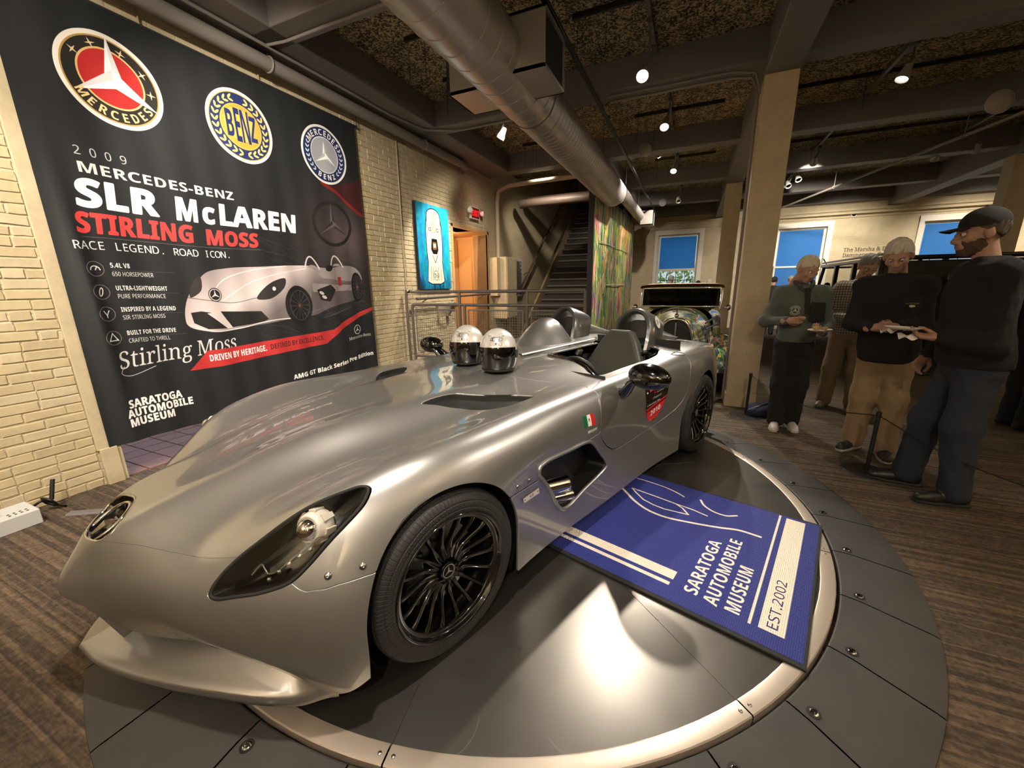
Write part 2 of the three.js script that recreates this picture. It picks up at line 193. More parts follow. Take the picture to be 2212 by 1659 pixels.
// ---------- ceiling services ----------
function pipeRun(name, label, cat, pts, r, mat, extra = [], group) { const c = new THREE.CatmullRomCurve3(pts.map((p) => V3(...p)), false, 'catmullrom', 0.02); return tag(obj(name, [new THREE.TubeGeometry(c, pts.length * 14, r, 14), ...extra], mat), label, cat, group); }
const pipePaint = std(lin(0.36, 0.31, 0.25), 0.5), conduitPaint = std(lin(0.21, 0.185, 0.165), 0.45);
{ const hp = thing('wall_pipe', 'large painted pipe along the top of the left wall above the black banner', 'pipe', [0, 0, 0]);
  obj('pipe_barrel', [new THREE.TubeGeometry(new THREE.CatmullRomCurve3([V3(-3.86, 3.53, 3.0), V3(-3.86, 3.53, -6.6), V3(-3.9, 3.53, -6.75), V3(-4.03, 3.53, -6.8)], false, 'catmullrom', 0.02), 60, 0.062, 18), at(new THREE.TorusGeometry(0.075, 0.02, 8, 24), -4.0, 3.53, -6.8, 0, Math.PI / 2, 0)], conduitPaint, hp);
  for (const z of [-0.6, -3.05, -5.5]) obj('pipe_hanger', [rod([-3.86, 3.53, z], [-3.86, YS, z], 0.006, 6), at(new THREE.TorusGeometry(0.066, 0.009, 8, 28), -3.86, 3.53, z)], conduitPaint, hp); }
pipeRun('conduit', 'thin conduit clipped to the wall beside the blue car painting', 'conduit', [[-4.0, 3.6, -5.02], [-4.0, 2.0, -5.0], [-4.0, 0.1, -5.0]], 0.009, std(lin(0.36, 0.30, 0.2), 0.5));
pipeRun('conduit', 'conduit crossing below the first beam and bending along the left wall', 'conduit', [[-1.7, 3.6, -5.4], [-3.2, 3.6, -5.42], [-3.62, 3.6, -5.2], [-3.72, 3.6, -4.6], [-3.72, 3.6, -2.0], [-3.72, 3.6, 1.5]], 0.014, conduitPaint);
pipeRun('conduit', 'short conduit branching off beside the wall pipe under the near beam', 'conduit', [[-3.72, 3.61, -2.95], [-3.5, 3.6, -2.97], [-2.0, 3.6, -2.97], [-1.0, 3.6, -2.97]], 0.012, conduitPaint);
pipeRun('conduit', 'hanging cable wire on the wall above the banner centre', 'cable', [[-4.0, 3.62, -2.9], [-4.0, 3.6, -3.0], [-4.0, 3.5, -3.03], [-4.0, 3.38, -3.03]], 0.006, std(lin(0.3, 0.22, 0.09), 0.6));
pipeRun('conduit', 'hanging cable wire on the wall at the upper left of the banner', 'cable', [[-4.0, 3.62, -2.08], [-4.0, 3.5, -2.1], [-4.0, 3.38, -2.1]], 0.006, std(lin(0.3, 0.22, 0.09), 0.6));
pipeRun('wall_duct', 'cream conduit turning down the wall to the electrical cabinet', 'conduit', [[-2.2, 3.52, -8.2], [-3.7, 3.5, -8.2], [-3.93, 3.42, -8.2], [-3.97, 3.2, -8.2], [-3.97, 2.06, -8.2]], 0.045, cream);
for (const [y, z] of [[3.28, -9.0], [3.42, -9.5]]) { const p = thing('pipe', y < 3.4 ? 'lower of the two thick brown pipes crossing in front of the stairs' : 'upper of the two thick brown pipes crossing in front of the stairs', 'pipe'); obj('pipe_barrel', [at(cyl(0.09, 0.09, 2.0, 24).rotateZ(Math.PI / 2), -2.75, y, z)], std(lin(0.13, 0.09, 0.065), 0.5), p); obj('end_cap', [at(cyl(0.1, 0.1, 0.05, 24).rotateZ(Math.PI / 2), -3.74, y, z)], std(lin(0.13, 0.09, 0.065), 0.5), p); }
// ducts
{ const dm = new THREE.MeshPhysicalMaterial({ color: lin(0.40, 0.37, 0.35), roughness: 0.36, metalness: 0.55, side: THREE.DoubleSide }), dg = thing('air_duct', 'long painted spiral air duct hung under the ceiling with branch diffusers', 'duct');
  const X = -1.6, Y = 3.23, R = 0.25; const seam = (z, r, x = X, y = Y) => at(new THREE.TorusGeometry(r + 0.001, 0.0035, 6, 56), x, y, z, 0, 0.06, 0);
  obj('duct_barrel', [at(cyl(R, R, 7.2, 64, true).rotateX(Math.PI / 2), X, Y, -0.6)], dm, dg);
  obj('duct_barrel', [at(cyl(R * 0.985, R * 0.985, 4.5, 64, true).rotateX(Math.PI / 2), X, Y, -6.4)], dm, dg);
  obj('reducer', [gridGeo(8, 40, (a, c) => { const t = c * 2 * Math.PI, r = lerp(R * 0.985, 0.13, sstep(0, 1, a)), cx = lerp(X, X + 0.09, sstep(0, 1, a)), cy = lerp(Y, Y + 0.08, sstep(0, 1, a)); return [cx + Math.cos(t) * r, cy + Math.sin(t) * r, lerp(-8.65, -9.0, a)]; })], dm, dg);
  obj('duct_barrel', [at(cyl(0.13, 0.13, 5.4, 48, true).rotateX(Math.PI / 2), X + 0.09, Y + 0.08, -11.7)], dm, dg);
  for (let k = 0; k < 34; k++) obj('seam', seam(2.6 - k * 0.205, R), dm, dg);
  for (let k = 0; k < 44; k++) obj('seam', seam(-4.35 - k * 0.1, R * 0.985), dm, dg);
  for (let k = 0; k < 50; k++) obj('seam', seam(-9.1 - k * 0.105, 0.13, X + 0.09, Y + 0.08), dm, dg);
  obj('coupling', [at(cyl(R + 0.006, R + 0.006, 0.12, 64, true).rotateX(Math.PI / 2), X, Y, -4.18)], dm, dg);
  const diff = (z, s, w) => { const b = new THREE.Group(); b.name = 'diffuser'; dg.add(b); const x0 = X + s * R * 0.5, x1 = X + s * (R + 0.2); obj('diffuser_box', [span(x0, x1, Y - 0.17, Y - 0.15, z, z - w), span(x0, x1, Y + 0.2, Y + 0.22, z, z - w), span(x0, x1, Y - 0.17, Y + 0.22, z, z - 0.015), span(x0, x1, Y - 0.17, Y + 0.22, z - w + 0.015, z - w)], dm, b); for (let k = 0; k < 14; k++) obj('vane', [at(new THREE.BoxGeometry(0.03, 0.36, 0.004), x1 - 0.03, Y + 0.025, z - 0.03 - (k * (w - 0.05)) / 13, 0, 0.5, 0)], M.darkGrey, b); };
  diff(-3.25, 1, 0.5); diff(-3.35, -1, 0.45); diff(-12.2, 1, 0.5);
  for (const z of [-1.2, -3.9, -6.6, -8.9]) obj('duct_hanger', [rod([X + R * 0.8, Y + 0.15, z], [X + R * 0.8, YS, z], 0.004, 6), rod([X - R * 0.8, Y + 0.15, z], [X - R * 0.8, YS, z], 0.004, 6)], M.darkGrey, dg);
  for (const z of [-11, -13.4]) obj('duct_hanger', rod([X + 0.2, Y + 0.1, z], [X + 0.2, YS, z], 0.004, 6), M.darkGrey, dg);
}
tag(obj('track_rail', [span(-1.2, -1.16, 3.5, 3.53, -3.3, -13.6, 0.004)], M.black), 'thin black rail running along the right side of the air duct', 'rail');
{ const slotMat = std(lin(0.02, 0.018, 0.015), 0.8); const lab = ['dark hanger channel on the slab left of the duct, nearer of two', 'dark hanger channel on the slab left of the duct, farther of two', 'dark hanger channel crossing the nearest lighting track', 'dark hanger channel in the second bay of the middle aisle', 'dark hanger channel in the third bay of the middle aisle', 'dark hanger channel in the first bay right of the girder', 'dark hanger channel in the second bay right of the girder', 'dark hanger channel on the slab behind the duct near the stairs'];
  [[-2.9, -1.9, -3.9], [-3.0, -1.8, -4.75], [-1.25, 0.1, -4.3], [-1.0, 0.2, -6.9], [-0.9, 0.2, -9.3], [0.85, 4.6, -6.9], [0.85, 4.6, -9.3], [-3.0, -1.9, -7.3]].forEach(([x0, x1, z], i) => { const t = thing('hanger_channel', lab[i], 'channel', [0, 0, 0], 0, 'slotted hanger channels under the slab'); obj('channel', [span(x0, x1, YS - 0.045, YS, z + 0.012, z - 0.012)], slotMat, t); for (let k = 0; k < 2; k++) obj('hanger_rod', rod([lerp(x0, x1, 0.04 + k * 0.2), YS - 0.4, z], [lerp(x0, x1, 0.04 + k * 0.2), YS, z], 0.003, 5), slotMat, t); }); }
pipeRun('conduit', 'twin conduit under the beam bending down beside the near column', 'conduit', [[-1.1, 3.59, -5.45], [-0.6, 3.59, -5.45], [0.22, 3.59, -5.45], [0.4, 3.56, -5.45], [0.46, 3.4, -5.4], [0.465, 2.0, -5.35], [0.465, 0.05, -5.35]], 0.016, conduitPaint);
pipeRun('conduit', 'outer conduit under the beam bending over the near column head', 'conduit', [[-1.1, 3.6, -5.33], [0.2, 3.6, -5.33], [0.42, 3.55, -5.33], [0.47, 3.35, -5.3]], 0.012, conduitPaint);
pipeRun('conduit', 'bent flexible conduit feeding the second track from the duct side', 'conduit', [[-1.15, 3.86, -6.7], [-0.85, 3.84, -6.5], [-0.75, 3.66, -5.9], [-0.66, 3.61, -5.52]], 0.009, conduitPaint);
pipeRun('conduit', 'bent flexible conduit feeding the third track from the duct side', 'conduit', [[-1.1, 3.86, -9.1], [-0.85, 3.84, -8.9], [-0.75, 3.66, -8.3], [-0.66, 3.61, -8.0]], 0.009, conduitPaint);
{ const t = thing('sprinkler_pipe', 'long thin sprinkler pipe slanting across the right side of the ceiling', 'pipe'); obj('pipe_barrel', rod([4.3, 3.45, -4.6], [1.75, 3.3, -13.5], 0.022, 10), conduitPaint, t); for (const k of [0.1, 0.4, 0.7, 0.95]) { const x = lerp(4.3, 1.75, k), z = lerp(-4.6, -13.5, k), y = lerp(3.45, 3.3, k); obj('pipe_hanger', [rod([x, y, z], [x, YS, z], 0.006, 6), at(new THREE.TorusGeometry(0.028, 0.005, 6, 18), x, y, z)], conduitPaint, t); } }
// track lights
const lampGlow = new THREE.MeshStandardMaterial({ color: 0xffffff, emissive: new THREE.Color(1, 0.93, 0.8), emissiveIntensity: 9 });
const trackMat = std(lin(0.10, 0.09, 0.085), 0.5), canMat = std(lin(0.5, 0.48, 0.46), 0.35, 0.4);
function trackSpot(label, [x, y, z], aim, power, angle = 0.5, pen = 0.7, lit = true, group = 'track spotlights') {
  const t = thing('track_spotlight', label, 'spotlight', [x, y, z], 0, group), d = V3(...aim).sub(V3(x, y, z)).normalize(), q = new THREE.Quaternion().setFromUnitVectors(V3(0, -1, 0), d), turn = (g) => { g.applyQuaternion(q); return g; };
  obj('lamp_can', turn(lathe([[0.02, 0.13], [0.035, 0.12], [0.045, 0.05], [0.06, 0.0], [0.062, -0.03], [0.056, -0.03], [0.05, -0.005], [0.0, 0.01]], 28)), canMat, t);
  obj('lamp_lens', turn(at(new THREE.SphereGeometry(0.052, 24, 10, 0, 6.3, Math.PI / 2, Math.PI / 2).scale(1, 0.3, 1), 0, -0.012, 0)), lit ? lampGlow : M.chrome, t);
  obj('stem', [rod([0, 0.05, 0], [0.05, 0.17, 0], 0.012, 8), rod([0.05, 0.17, 0], [0.05, YS - 0.06 - y, 0], 0.01, 8), at(new RoundedBoxGeometry(0.05, 0.06, 0.14, 2, 0.008), 0.05, YS - 0.09 - y, 0)], trackMat, t);
  if (lit) { const l = new THREE.SpotLight(new THREE.Color(1, 0.89, 0.75), power, 0, angle, pen); l.position.set(x + d.x * 0.045, y + d.y * 0.045, z + d.z * 0.045); l.target.position.set(...aim); l.shadow.radius = 2.2; l.castShadow = true; l.shadow.mapSize.set(1024, 1024); l.name = 'spot'; scene.add(l); scene.add(l.target); }
  return t;
}
function track(label, x, z0, z1) { const t = thing('lighting_track', label, 'track', [0, 0, 0], 0, 'lighting tracks'); obj('track_rail', [span(x + 0.03, x + 0.07, YS - 0.075, YS - 0.03, z0, z1, 0.003)], trackMat, t); for (const f of [0.1, 0.9]) obj('track_clip', [span(x + 0.02, x + 0.08, YS - 0.09, YS, lerp(z0, z1, f), lerp(z0, z1, f) - 0.05, 0.004)], trackMat, t); return t; }
track('lighting track over the aisle, nearest bay before the first beam', -0.62, -3.1, -5.2); track('lighting track over the aisle, second bay', -0.55, -5.6, -7.6); track('lighting track over the aisle, third bay', -0.55, -8.05, -10.1); track('lighting track over the aisle, fourth bay near the far window', -0.55, -10.5, -12.5);
track('lighting track right of the girder, first bay', 1.85, -5.6, -7.6); track('lighting track right of the girder, second bay', 1.85, -8.05, -10.1); track('lighting track right of the girder, third bay beside the far windows', 1.85, -10.5, -12.5); track('lighting track farther right, second bay', 3.9, -8.05, -10.1);
trackSpot('lit track spotlight nearest the camera, in the first bay over the aisle', [-0.615, 3.43, -4.58], [-0.45, 0.5, -2.0], 24, 0.52, 0.8);
trackSpot('lit track spotlight in the second bay over the aisle', [-0.53, 3.55, -6.4], [-0.5, 0.6, -4.3], 34, 0.55, 0.8);
trackSpot('lit track spotlight in the third bay over the aisle', [-0.52, 3.6, -9.0], [-0.7, 0.9, -6.9], 62, 0.75, 0.9);
trackSpot('unlit double track spotlight in the fourth bay near the far window', [-0.5, 3.5, -11.6], [0, 1, -9], 0, 0.5, 0.8, false);
trackSpot('lit track spotlight right of the girder in the first bay', [1.86, 3.55, -6.12], [0.9, 0.9, -5.6], 15, 0.6, 0.9);
trackSpot('lit track spotlight right of the girder in the second bay', [1.87, 3.6, -9.66], [2.4, 1.5, -14.9], 70, 0.6, 0.9);
[[1.62, -11.1], [1.78, -11.3], [1.9, -11.0]].forEach(([x, z], i) => trackSpot(['left one of the three unlit spotlights clustered beyond the column', 'middle one of the three unlit spotlights clustered beyond the column', 'right one of the three unlit spotlights clustered beyond the column'][i], [x, 3.5 + 0.05 * i, z], [x + 0.5, 1, z + 2], 0, 0.5, 0.8, false, 'unlit spotlights beyond the column'));
trackSpot('unlit chrome spotlight left of a pair near the far right window', [3.85, 3.6, -10.4], [4.4, 1, -13], 0, 0.5, 0.8, false); trackSpot('unlit spotlight right of a pair near the far right window', [4.3, 3.62, -10.2], [5, 1, -13], 0, 0.5, 0.8, false); trackSpot('unlit spotlight below the ceiling at the far right', [4.2, 3.5, -7.4], [5, 1, -9], 0, 0.5, 0.8, false);
// unseen spots outside the picture, or behind a beam, that light the car, the walls, the banner and the mural
trackSpot('unseen track spotlight above the camera aimed at the hood', [-0.6, 3.5, -0.75], [-1.7, 0.7, -1.6], 34, 0.8, 0.9);
trackSpot('unseen track spotlight left of the camera aimed at the banner', [-1.9, 3.5, 0.4], [-4.0, 1.7, -2.0], 44, 0.75, 0.9);
trackSpot('unseen track spotlight beside the duct aimed at the far part of the banner', [-2.5, 3.5, -1.5], [-4.0, 1.7, -3.6], 40, 0.8, 0.9);
trackSpot('track spotlight washing the brick pier left of the banner', [-2.6, 3.55, 0.5], [-4.0, 0.9, -0.9], 36, 0.62, 0.4);
trackSpot('track spotlight close to the wall grazing the blue car painting', [-2.75, 3.58, -5.85], [-4.0, 1.6, -5.85], 30, 0.5, 0.3);
trackSpot('track spotlight far right aimed at the side of the car', [3.1, 3.5, -3.5], [-0.6, 0.6, -2.4], 26, 0.5, 0.9);
trackSpot('unseen track spotlight behind the camera aimed over the turntable', [0.6, 3.5, 1.6], [-0.4, 0.3, -1.6], 30, 0.7, 0.9);
trackSpot('unseen small spotlight behind the first beam aimed at the railing and wall', [-2.4, 3.8, -5.62], [-3.6, 1.0, -7.0], 26, 0.9, 0.9);  // this and the next three: unseen lamps, placed to brighten the bays behind
trackSpot('unseen small spotlight behind the second beam aimed at the mural', [-0.75, 3.82, -8.07], [-1.8, 1.4, -9.6], 34, 0.9, 0.9);
trackSpot('unseen small spotlight behind the third beam aimed at the far end of the mural', [-0.75, 3.82, -10.5], [-1.6, 1.4, -12.6], 30, 0.9, 0.9);
trackSpot('unseen small spotlight behind the second beam lighting the stairs', [-2.9, 3.82, -8.05], [-3.2, 1.0, -10.6], 14, 0.9, 0.9);
[3.4, 6.4, 8.6].forEach((x, i) => trackSpot(['unseen wall washing spotlight lighting the gallery sign', 'unseen wall washing spotlight right of the gallery sign', 'unseen wall washing spotlight at the far right end'][i], [x, 3.82, -12.96], [x + 0.3, 1.4, -14.95], 36, 0.9, 0.9, true, 'unseen wall washing spotlights'));  // unseen behind the beam, placed to light the back wall
// unseen uplighters, placed outside the picture to brighten the ceiling
[[3.6, -0.7, 120, 'right of the turntable'], [7.6, -4.6, 130, 'far right beyond the crowd'], [-1.6, 2.2, 120, 'behind the camera near the left wall'], [1.8, 2.4, 90, 'behind the camera'], [9.2, -10.5, 110, 'in the far right corner']].forEach(([x, z, p, where]) => { const t = thing('unseen_uplighter', 'unseen slim black floor uplighter brightening the ceiling, ' + where, 'floor lamp', [x, 0, z], 0, 'unseen floor uplighters'); obj('base', lathe([[0, 0.02], [0.14, 0.015], [0.15, 0]], 30), M.black, t); obj('pole', rod([0, 0, 0], [0, 1.86, 0], 0.014, 10), M.black, t); obj('bowl', lathe([[0.015, 1.84], [0.08, 1.86], [0.15, 1.93], [0.16, 1.95]], 30), M.black, t); obj('lamp', at(new THREE.CircleGeometry(0.13, 26).rotateX(-Math.PI / 2), 0, 1.915, 0), lampGlow, t); const l = new THREE.SpotLight(new THREE.Color(1, 0.9, 0.78), p * 1.5, 0, 1.25, 1); l.position.set(x, 1.96, z); l.target.position.set(x, 3, z); l.shadow.radius = 6; l.castShadow = true; l.name = 'unseen_uplight'; scene.add(l); scene.add(l.target); });
// discs on beams
const spk = (label, x, y, z, r) => { const t = thing('ceiling_speaker', label, 'speaker', [x, y, z]); obj('grille', [at(lathe([[0, 0.035], [r * 0.6, 0.03], [r * 0.9, 0.018], [r, 0]], 32).rotateX(Math.PI / 2), 0, 0, 0)], std(lin(0.42, 0.38, 0.34), 0.5), t); obj('rim', [new THREE.TorusGeometry(r, 0.008, 8, 36)], canMat, t); };
spk('round speaker on the second beam over the aisle', -0.92, 3.66, -7.69, 0.1); spk('round speaker on the second beam right of the girder', 3.35, 3.62, -7.69, 0.13); spk('small round speaker on the beam near the far window', -0.95, 3.66, -12.58, 0.09);
// ---------- silver speedster: body surface (x rearwards from the front axle, y up from the turntable, z towards the driver's side) ----------
const CAR_POS = [-1.606, 0.045, -1.3806], CAR_TURN = 1.2322;
const carNet = [
  [[-1.03, 0.385, 0], [-0.978, 0.365, 0.12], [-0.885, 0.275, 0.235], [-0.785, 0.25, 0.365], [-.665, .25, .54], [-.59, .22, .675], [-.53, .18, .77], [-.47, .14, .85], [-.42, .145, .905], [-.365, .175, .935]],
  [[-1.02, 0.435, 0], [-0.965, 0.43, 0.118], [-0.905, 0.395, 0.235], [-0.825, 0.375, 0.38], [-.735, .35, .55], [-.655, .34, .685], [-.575, .325, .795], [-.49, .30, .88], [-.41, .28, .93], [-.33, .26, .955]],
  [[-0.965, 0.52, 0], [-0.93, 0.522, 0.113], [-0.875, 0.505, 0.225], [-0.8, 0.495, 0.38], [-.715, .49, .545], [-.635, .50, .685], [-.545, .495, .81], [-.45, .455, .90], [-.35, .39, .95], [-.22, .28, .967]],
  [[-0.85, 0.625, 0], [-0.83, 0.628, 0.105], [-0.775, 0.624, 0.205], [-0.69, 0.577, 0.37], [-0.615, 0.586, 0.53], [-0.54, 0.62, 0.67], [-0.45, 0.625, 0.805], [-.345, .55, .91], [-.22, .44, .962], [-.06, .22, .967]],
  [[-.55, .70, 0], [-.54, .71, .1], [-0.52, 0.708, 0.205], [-0.49, 0.647, 0.36], [-0.445, 0.665, 0.53], [-0.385, 0.73, 0.68], [-0.31, 0.715, 0.82], [-.2, .605, .925], [-.08, .43, .968], [.08, .15, .957]],
  [[-.22, .785, 0], [-.22, .79, .115], [-0.205, 0.793, 0.245], [-0.19, 0.721, 0.4], [-0.17, 0.734, 0.575], [-0.135, 0.797, 0.735], [-0.085, 0.765, 0.86], [-.01, .64, .94], [.07, .42, .967], [.19, .135, .945]],
  [[.1, .825, 0], [.1, .828, .13], [0.1, 0.829, 0.28], [0.105, 0.763, 0.44], [0.11, 0.766, 0.615], [0.115, 0.818, 0.765], [0.13, 0.782, 0.874], [.165, .65, .937], [.22, .42, .948], [.31, .13, .925]],
  [[.45, .845, 0], [.45, .847, .14], [0.45, 0.842, 0.315], [0.45, 0.796, 0.47], [0.455, 0.804, 0.64], [.46, .822, .785], [.465, .765, .878], [.48, .64, .915], [.505, .40, .905], [.535, .13, .905]],
  [[.80, .86, 0], [.80, .862, .15], [.80, .85, .345], [.80, .83, .50], [.80, .826, .665], [.80, .826, .80], [.80, .765, .872], [.805, .63, .897], [.815, .385, .882], [.83, .13, .90]],
  [[1.15, .872, 0], [1.15, .874, .16], [1.15, .866, .37], [1.15, .848, .54], [1.15, .838, .69], [1.15, .828, .815], [1.15, .76, .877], [1.15, .62, .898], [1.15, .375, .882], [1.15, .125, .90]],
  [[1.5, .882, 0], [1.5, .884, .17], [1.5, .88, .38], [1.5, .862, .55], [1.5, .846, .71], [1.5, .833, .83], [1.5, .765, .884], [1.5, .62, .90], [1.5, .37, .884], [1.5, .125, .90]],
  [[1.88, .885, 0], [1.88, .886, .18], [1.88, .884, .38], [1.88, .872, .56], [1.88, .856, .72], [1.88, .842, .845], [1.88, .78, .902], [1.88, .63, .915], [1.88, .375, .893], [1.88, .125, .905]],
  [[2.25, .89, 0], [2.25, .905, .18], [2.25, .91, .38], [2.25, .89, .58], [2.25, .873, .745], [2.25, .865, .868], [2.25, .80, .935], [2.25, .65, .955], [2.25, .40, .935], [2.25, .125, .93]],
  [[2.6, .885, 0], [2.6, .91, .18], [2.6, .925, .38], [2.6, .905, .58], [2.6, .885, .755], [2.6, .88, .872], [2.6, .815, .948], [2.6, .67, .975], [2.6, .42, .965], [2.6, .14, .94]],
  [[2.95, .87, 0], [2.95, .885, .18], [2.95, .90, .37], [2.95, .885, .56], [2.95, .872, .73], [2.95, .865, .845], [2.95, 0.8, 0.905], [2.95, 0.67, 0.935], [2.95, .43, .95], [2.95, .17, .92]],
  [[3.25, .85, 0], [3.25, .852, .18], [3.25, .855, .36], [3.25, .85, .54], [3.25, .84, .70], [3.25, .83, .80], [3.2, 0.77, 0.845], [3.18, 0.65, 0.88], [3.17, 0.44, 0.88], [3.18, .22, .88]],
  [[3.52, .82, 0], [3.52, .82, .17], [3.51, .82, .34], [3.49, .82, .51], [3.47, .81, .66], [3.44, .80, .75], [3.36, 0.745, 0.79], [3.33, 0.64, 0.825], [3.32, 0.46, 0.825], [3.34, .27, .83]],
  [[3.60, .66, 0], [3.60, .66, .17], [3.59, .66, .33], [3.57, .66, .49], [3.54, .655, .63], [3.51, .64, .72], [3.48, .60, .78], [3.45, .54, .81], [3.43, .44, .81], [3.41, .31, .80]],
  [[3.56, .34, 0], [3.56, .34, .17], [3.55, .34, .33], [3.53, .34, .49], [3.50, .34, .62], [3.47, .34, .71], [3.44, .34, .765], [3.42, .335, .79], [3.40, .33, .795], [3.38, .32, .79]],
];
const NR = carNet.length, NC = 10, NV = 2 * NC - 1;               // rows, half columns, full columns (mirrored about the centre line)
function splineCoefs(p) {                                          // control values of the uniform cubic B-spline that passes through p (natural ends)
  const n = p.length, c = new Array(n + 2), a = [], d = [];
  // solve (c[i-1] + 4 c[i] + c[i+1]) / 6 = p[i], with c[0] and c[n-1] fixed to p at the ends
  const x = p.slice(); const m = n - 2;
  if (m > 0) {
    const cp = new Array(m), dp = new Array(m);
    for (let i = 0; i < m; i++) {
      let r = 6 * p[i + 1]; if (i === 0) r -= p[0]; if (i === m - 1) r -= p[n - 1];
      const den = 4 - (i ? cp[i - 1] : 0); cp[i] = 1 / den; dp[i] = (r - (i ? dp[i - 1] : 0)) / den;
    }
    for (let i = m - 1; i >= 0; i--) x[i + 1] = dp[i] - (i < m - 1 ? cp[i] * x[i + 2] : 0);
  }
  for (let i = 0; i < n; i++) c[i + 1] = x[i];
  c[0] = 2 * x[0] - x[1]; c[n + 1] = 2 * x[n - 1] - x[n - 2];
  return c;
}
const carCtl = (() => {
  const full = carNet.map((row) => Array.from({ length: NV }, (_, j) => { const k = j - (NC - 1), q = row[Math.abs(k)]; return [q[0], q[1], k < 0 ? -q[2] : q[2]]; }));
  const A = Array.from({ length: NR + 2 }, () => Array.from({ length: NV }, () => [0, 0, 0]));
  for (let j = 0; j < NV; j++) for (let a = 0; a < 3; a++) splineCoefs(full.map((r) => r[j][a])).forEach((v, i) => { A[i][j][a] = v; });
  return A.map((r) => { const o = Array.from({ length: NV + 2 }, () => [0, 0, 0]); for (let a = 0; a < 3; a++) splineCoefs(r.map((q) => q[a])).forEach((v, j) => { o[j][a] = v; }); return o; });
})();
const bw = (t) => [(1 - t) ** 3 / 6, (3 * t ** 3 - 6 * t * t + 4) / 6, (-3 * t ** 3 + 3 * t * t + 3 * t + 1) / 6, t ** 3 / 6];
const bd = (t) => [-((1 - t) ** 2) / 2, (3 * t * t - 4 * t) / 2, (-3 * t * t + 2 * t + 1) / 2, t * t / 2];
function carS(u, v) {                                              // u along (0..NR-1), v across (-9..9): position and outward normal
  u = Math.min(Math.max(u, 0), NR - 1); const vv = Math.min(Math.max(v + NC - 1, 0), NV - 1);
  const i = Math.min(Math.floor(u), NR - 2), j = Math.min(Math.floor(vv), NV - 2), a = bw(u - i), b = bw(vv - j), da = bd(u - i), db = bd(vv - j);
  const p = [0, 0, 0], pu = [0, 0, 0], pv = [0, 0, 0];
  for (let r = 0; r < 4; r++) for (let s = 0; s < 4; s++) { const q = carCtl[i + r][j + s]; for (let k = 0; k < 3; k++) { p[k] += a[r] * b[s] * q[k]; pu[k] += da[r] * b[s] * q[k]; pv[k] += a[r] * db[s] * q[k]; } }
  const n = [pv[1] * pu[2] - pv[2] * pu[1], pv[2] * pu[0] - pv[0] * pu[2], pv[0] * pu[1] - pv[1] * pu[0]], l = Math.hypot(...n) || 1;
  return { p, n: n.map((x) => x / l) };
}

// ---- cut lines on the surface, in (u, |v|) ----
const SU = 0.35, SV = 0.135;                                         // metres per unit of u and v, near enough for gap widths
const sm = (pts, n = 6) => new THREE.CatmullRomCurve3(pts.map((p) => V3(p[0], p[1], 0)), true, 'centripetal').getPoints(pts.length * n).slice(0, -1).map((p) => [p.x, p.y]);
const polyHead = sm([[2.04, 4.36], [2.42, 4.38], [2.86, 4.53], [3.38, 4.89], [3.83, 5.19], [4.19, 5.42], [4.41, 5.56], [4.43, 5.72], [4.3, 5.9], [4.1, 6.05], [3.75, 6.15], [3.2, 6.17], [2.77, 6.12], [2.43, 5.97], [2.2, 5.55], [2.05, 4.91], [1.98, 4.52]]);
const polyStar = sm([[3.26, 0], [3.2, 0.5], [3.0, 1.1], [2.7, 1.32], [2.48, 1.1], [2.4, 0.5], [2.38, 0], [2.4, -0.5], [2.48, -1.1], [2.7, -1.32], [3.0, -1.1], [3.2, -0.5]]);
const polyVent = [[6.56, 2.13], [6.62, 2.04], [6.8, 1.95], [7.03, 1.93], [7.19, 2.02], [7.49, 2.56], [7.88, 3.33], [8.0, 3.75], [8.02, 3.9], [7.95, 3.95], [7.71, 3.99], [7.4, 3.99], [7.23, 3.73], [7.0, 2.95], [6.75, 2.4]];
const polySide = sm([[7.09, 7.38], [7.13, 7.24], [7.26, 7.19], [7.9, 7.21], [8.45, 7.22], [8.6, 7.33], [8.85, 7.66], [9.08, 7.96], [9.11, 8.1], [8.85, 8.23], [8.4, 8.36], [7.95, 8.5], [7.75, 8.48], [7.6, 8.32], [7.43, 7.95], [7.22, 7.6]], 4);
const polyCock = sm([[9.58, 3.75], [9.75, 3.96], [10.3, 3.95], [10.9, 3.96], [11.4, 3.98], [11.8, 3.85], [12.1, 3.6], [12.4, 3.3], [12.45, 2.9], [12.45, 2.2], [12.45, 1.2], [12.3, 0.55], [11.8, 0.42], [11, 0.35], [10.45, 0.4], [10.2, 0.75], [10.14, 1.3], [10.1, 2.05], [9.95, 2.8], [9.72, 3.4]], 4);
const polyDoor = [[9.3, 4.55], [9.18, 4.72], [9.02, 4.84], [8.89, 5.0], [8.88, 5.3], [8.87, 5.9], [8.82, 6.5], [8.8, 7.13], [8.9, 7.38], [9.1, 7.62], [9.3, 7.77], [9.45, 7.81], [9.7, 7.81], [10.6, 7.77], [11.2, 7.71], [11.62, 7.61], [11.85, 7.45], [11.96, 7.25], [12.03, 6.8], [12.08, 6.3], [12.15, 6.0], [12.18, 5.4], [12.15, 4.9], [12.05, 4.6], [11.8, 4.45], [11, 4.42], [10, 4.42], [9.55, 4.42]];
const gapFront = [[0, 2.4], [1.0, 2.42], [1.23, 2.47], [1.86, 2.53], [2.33, 2.63], [3.09, 2.77], [3.8, 2.81], [4.53, 2.86], [5.3, 2.65], [5.96, 2.45], [6.18, 2.36], [6.32, 2.34], [6.63, 2.47], [6.98, 2.78], [7.2, 3.05], [7.28, 3.4], [7.32, 4.2], [7.36, 5.6], [9, 5.6]];
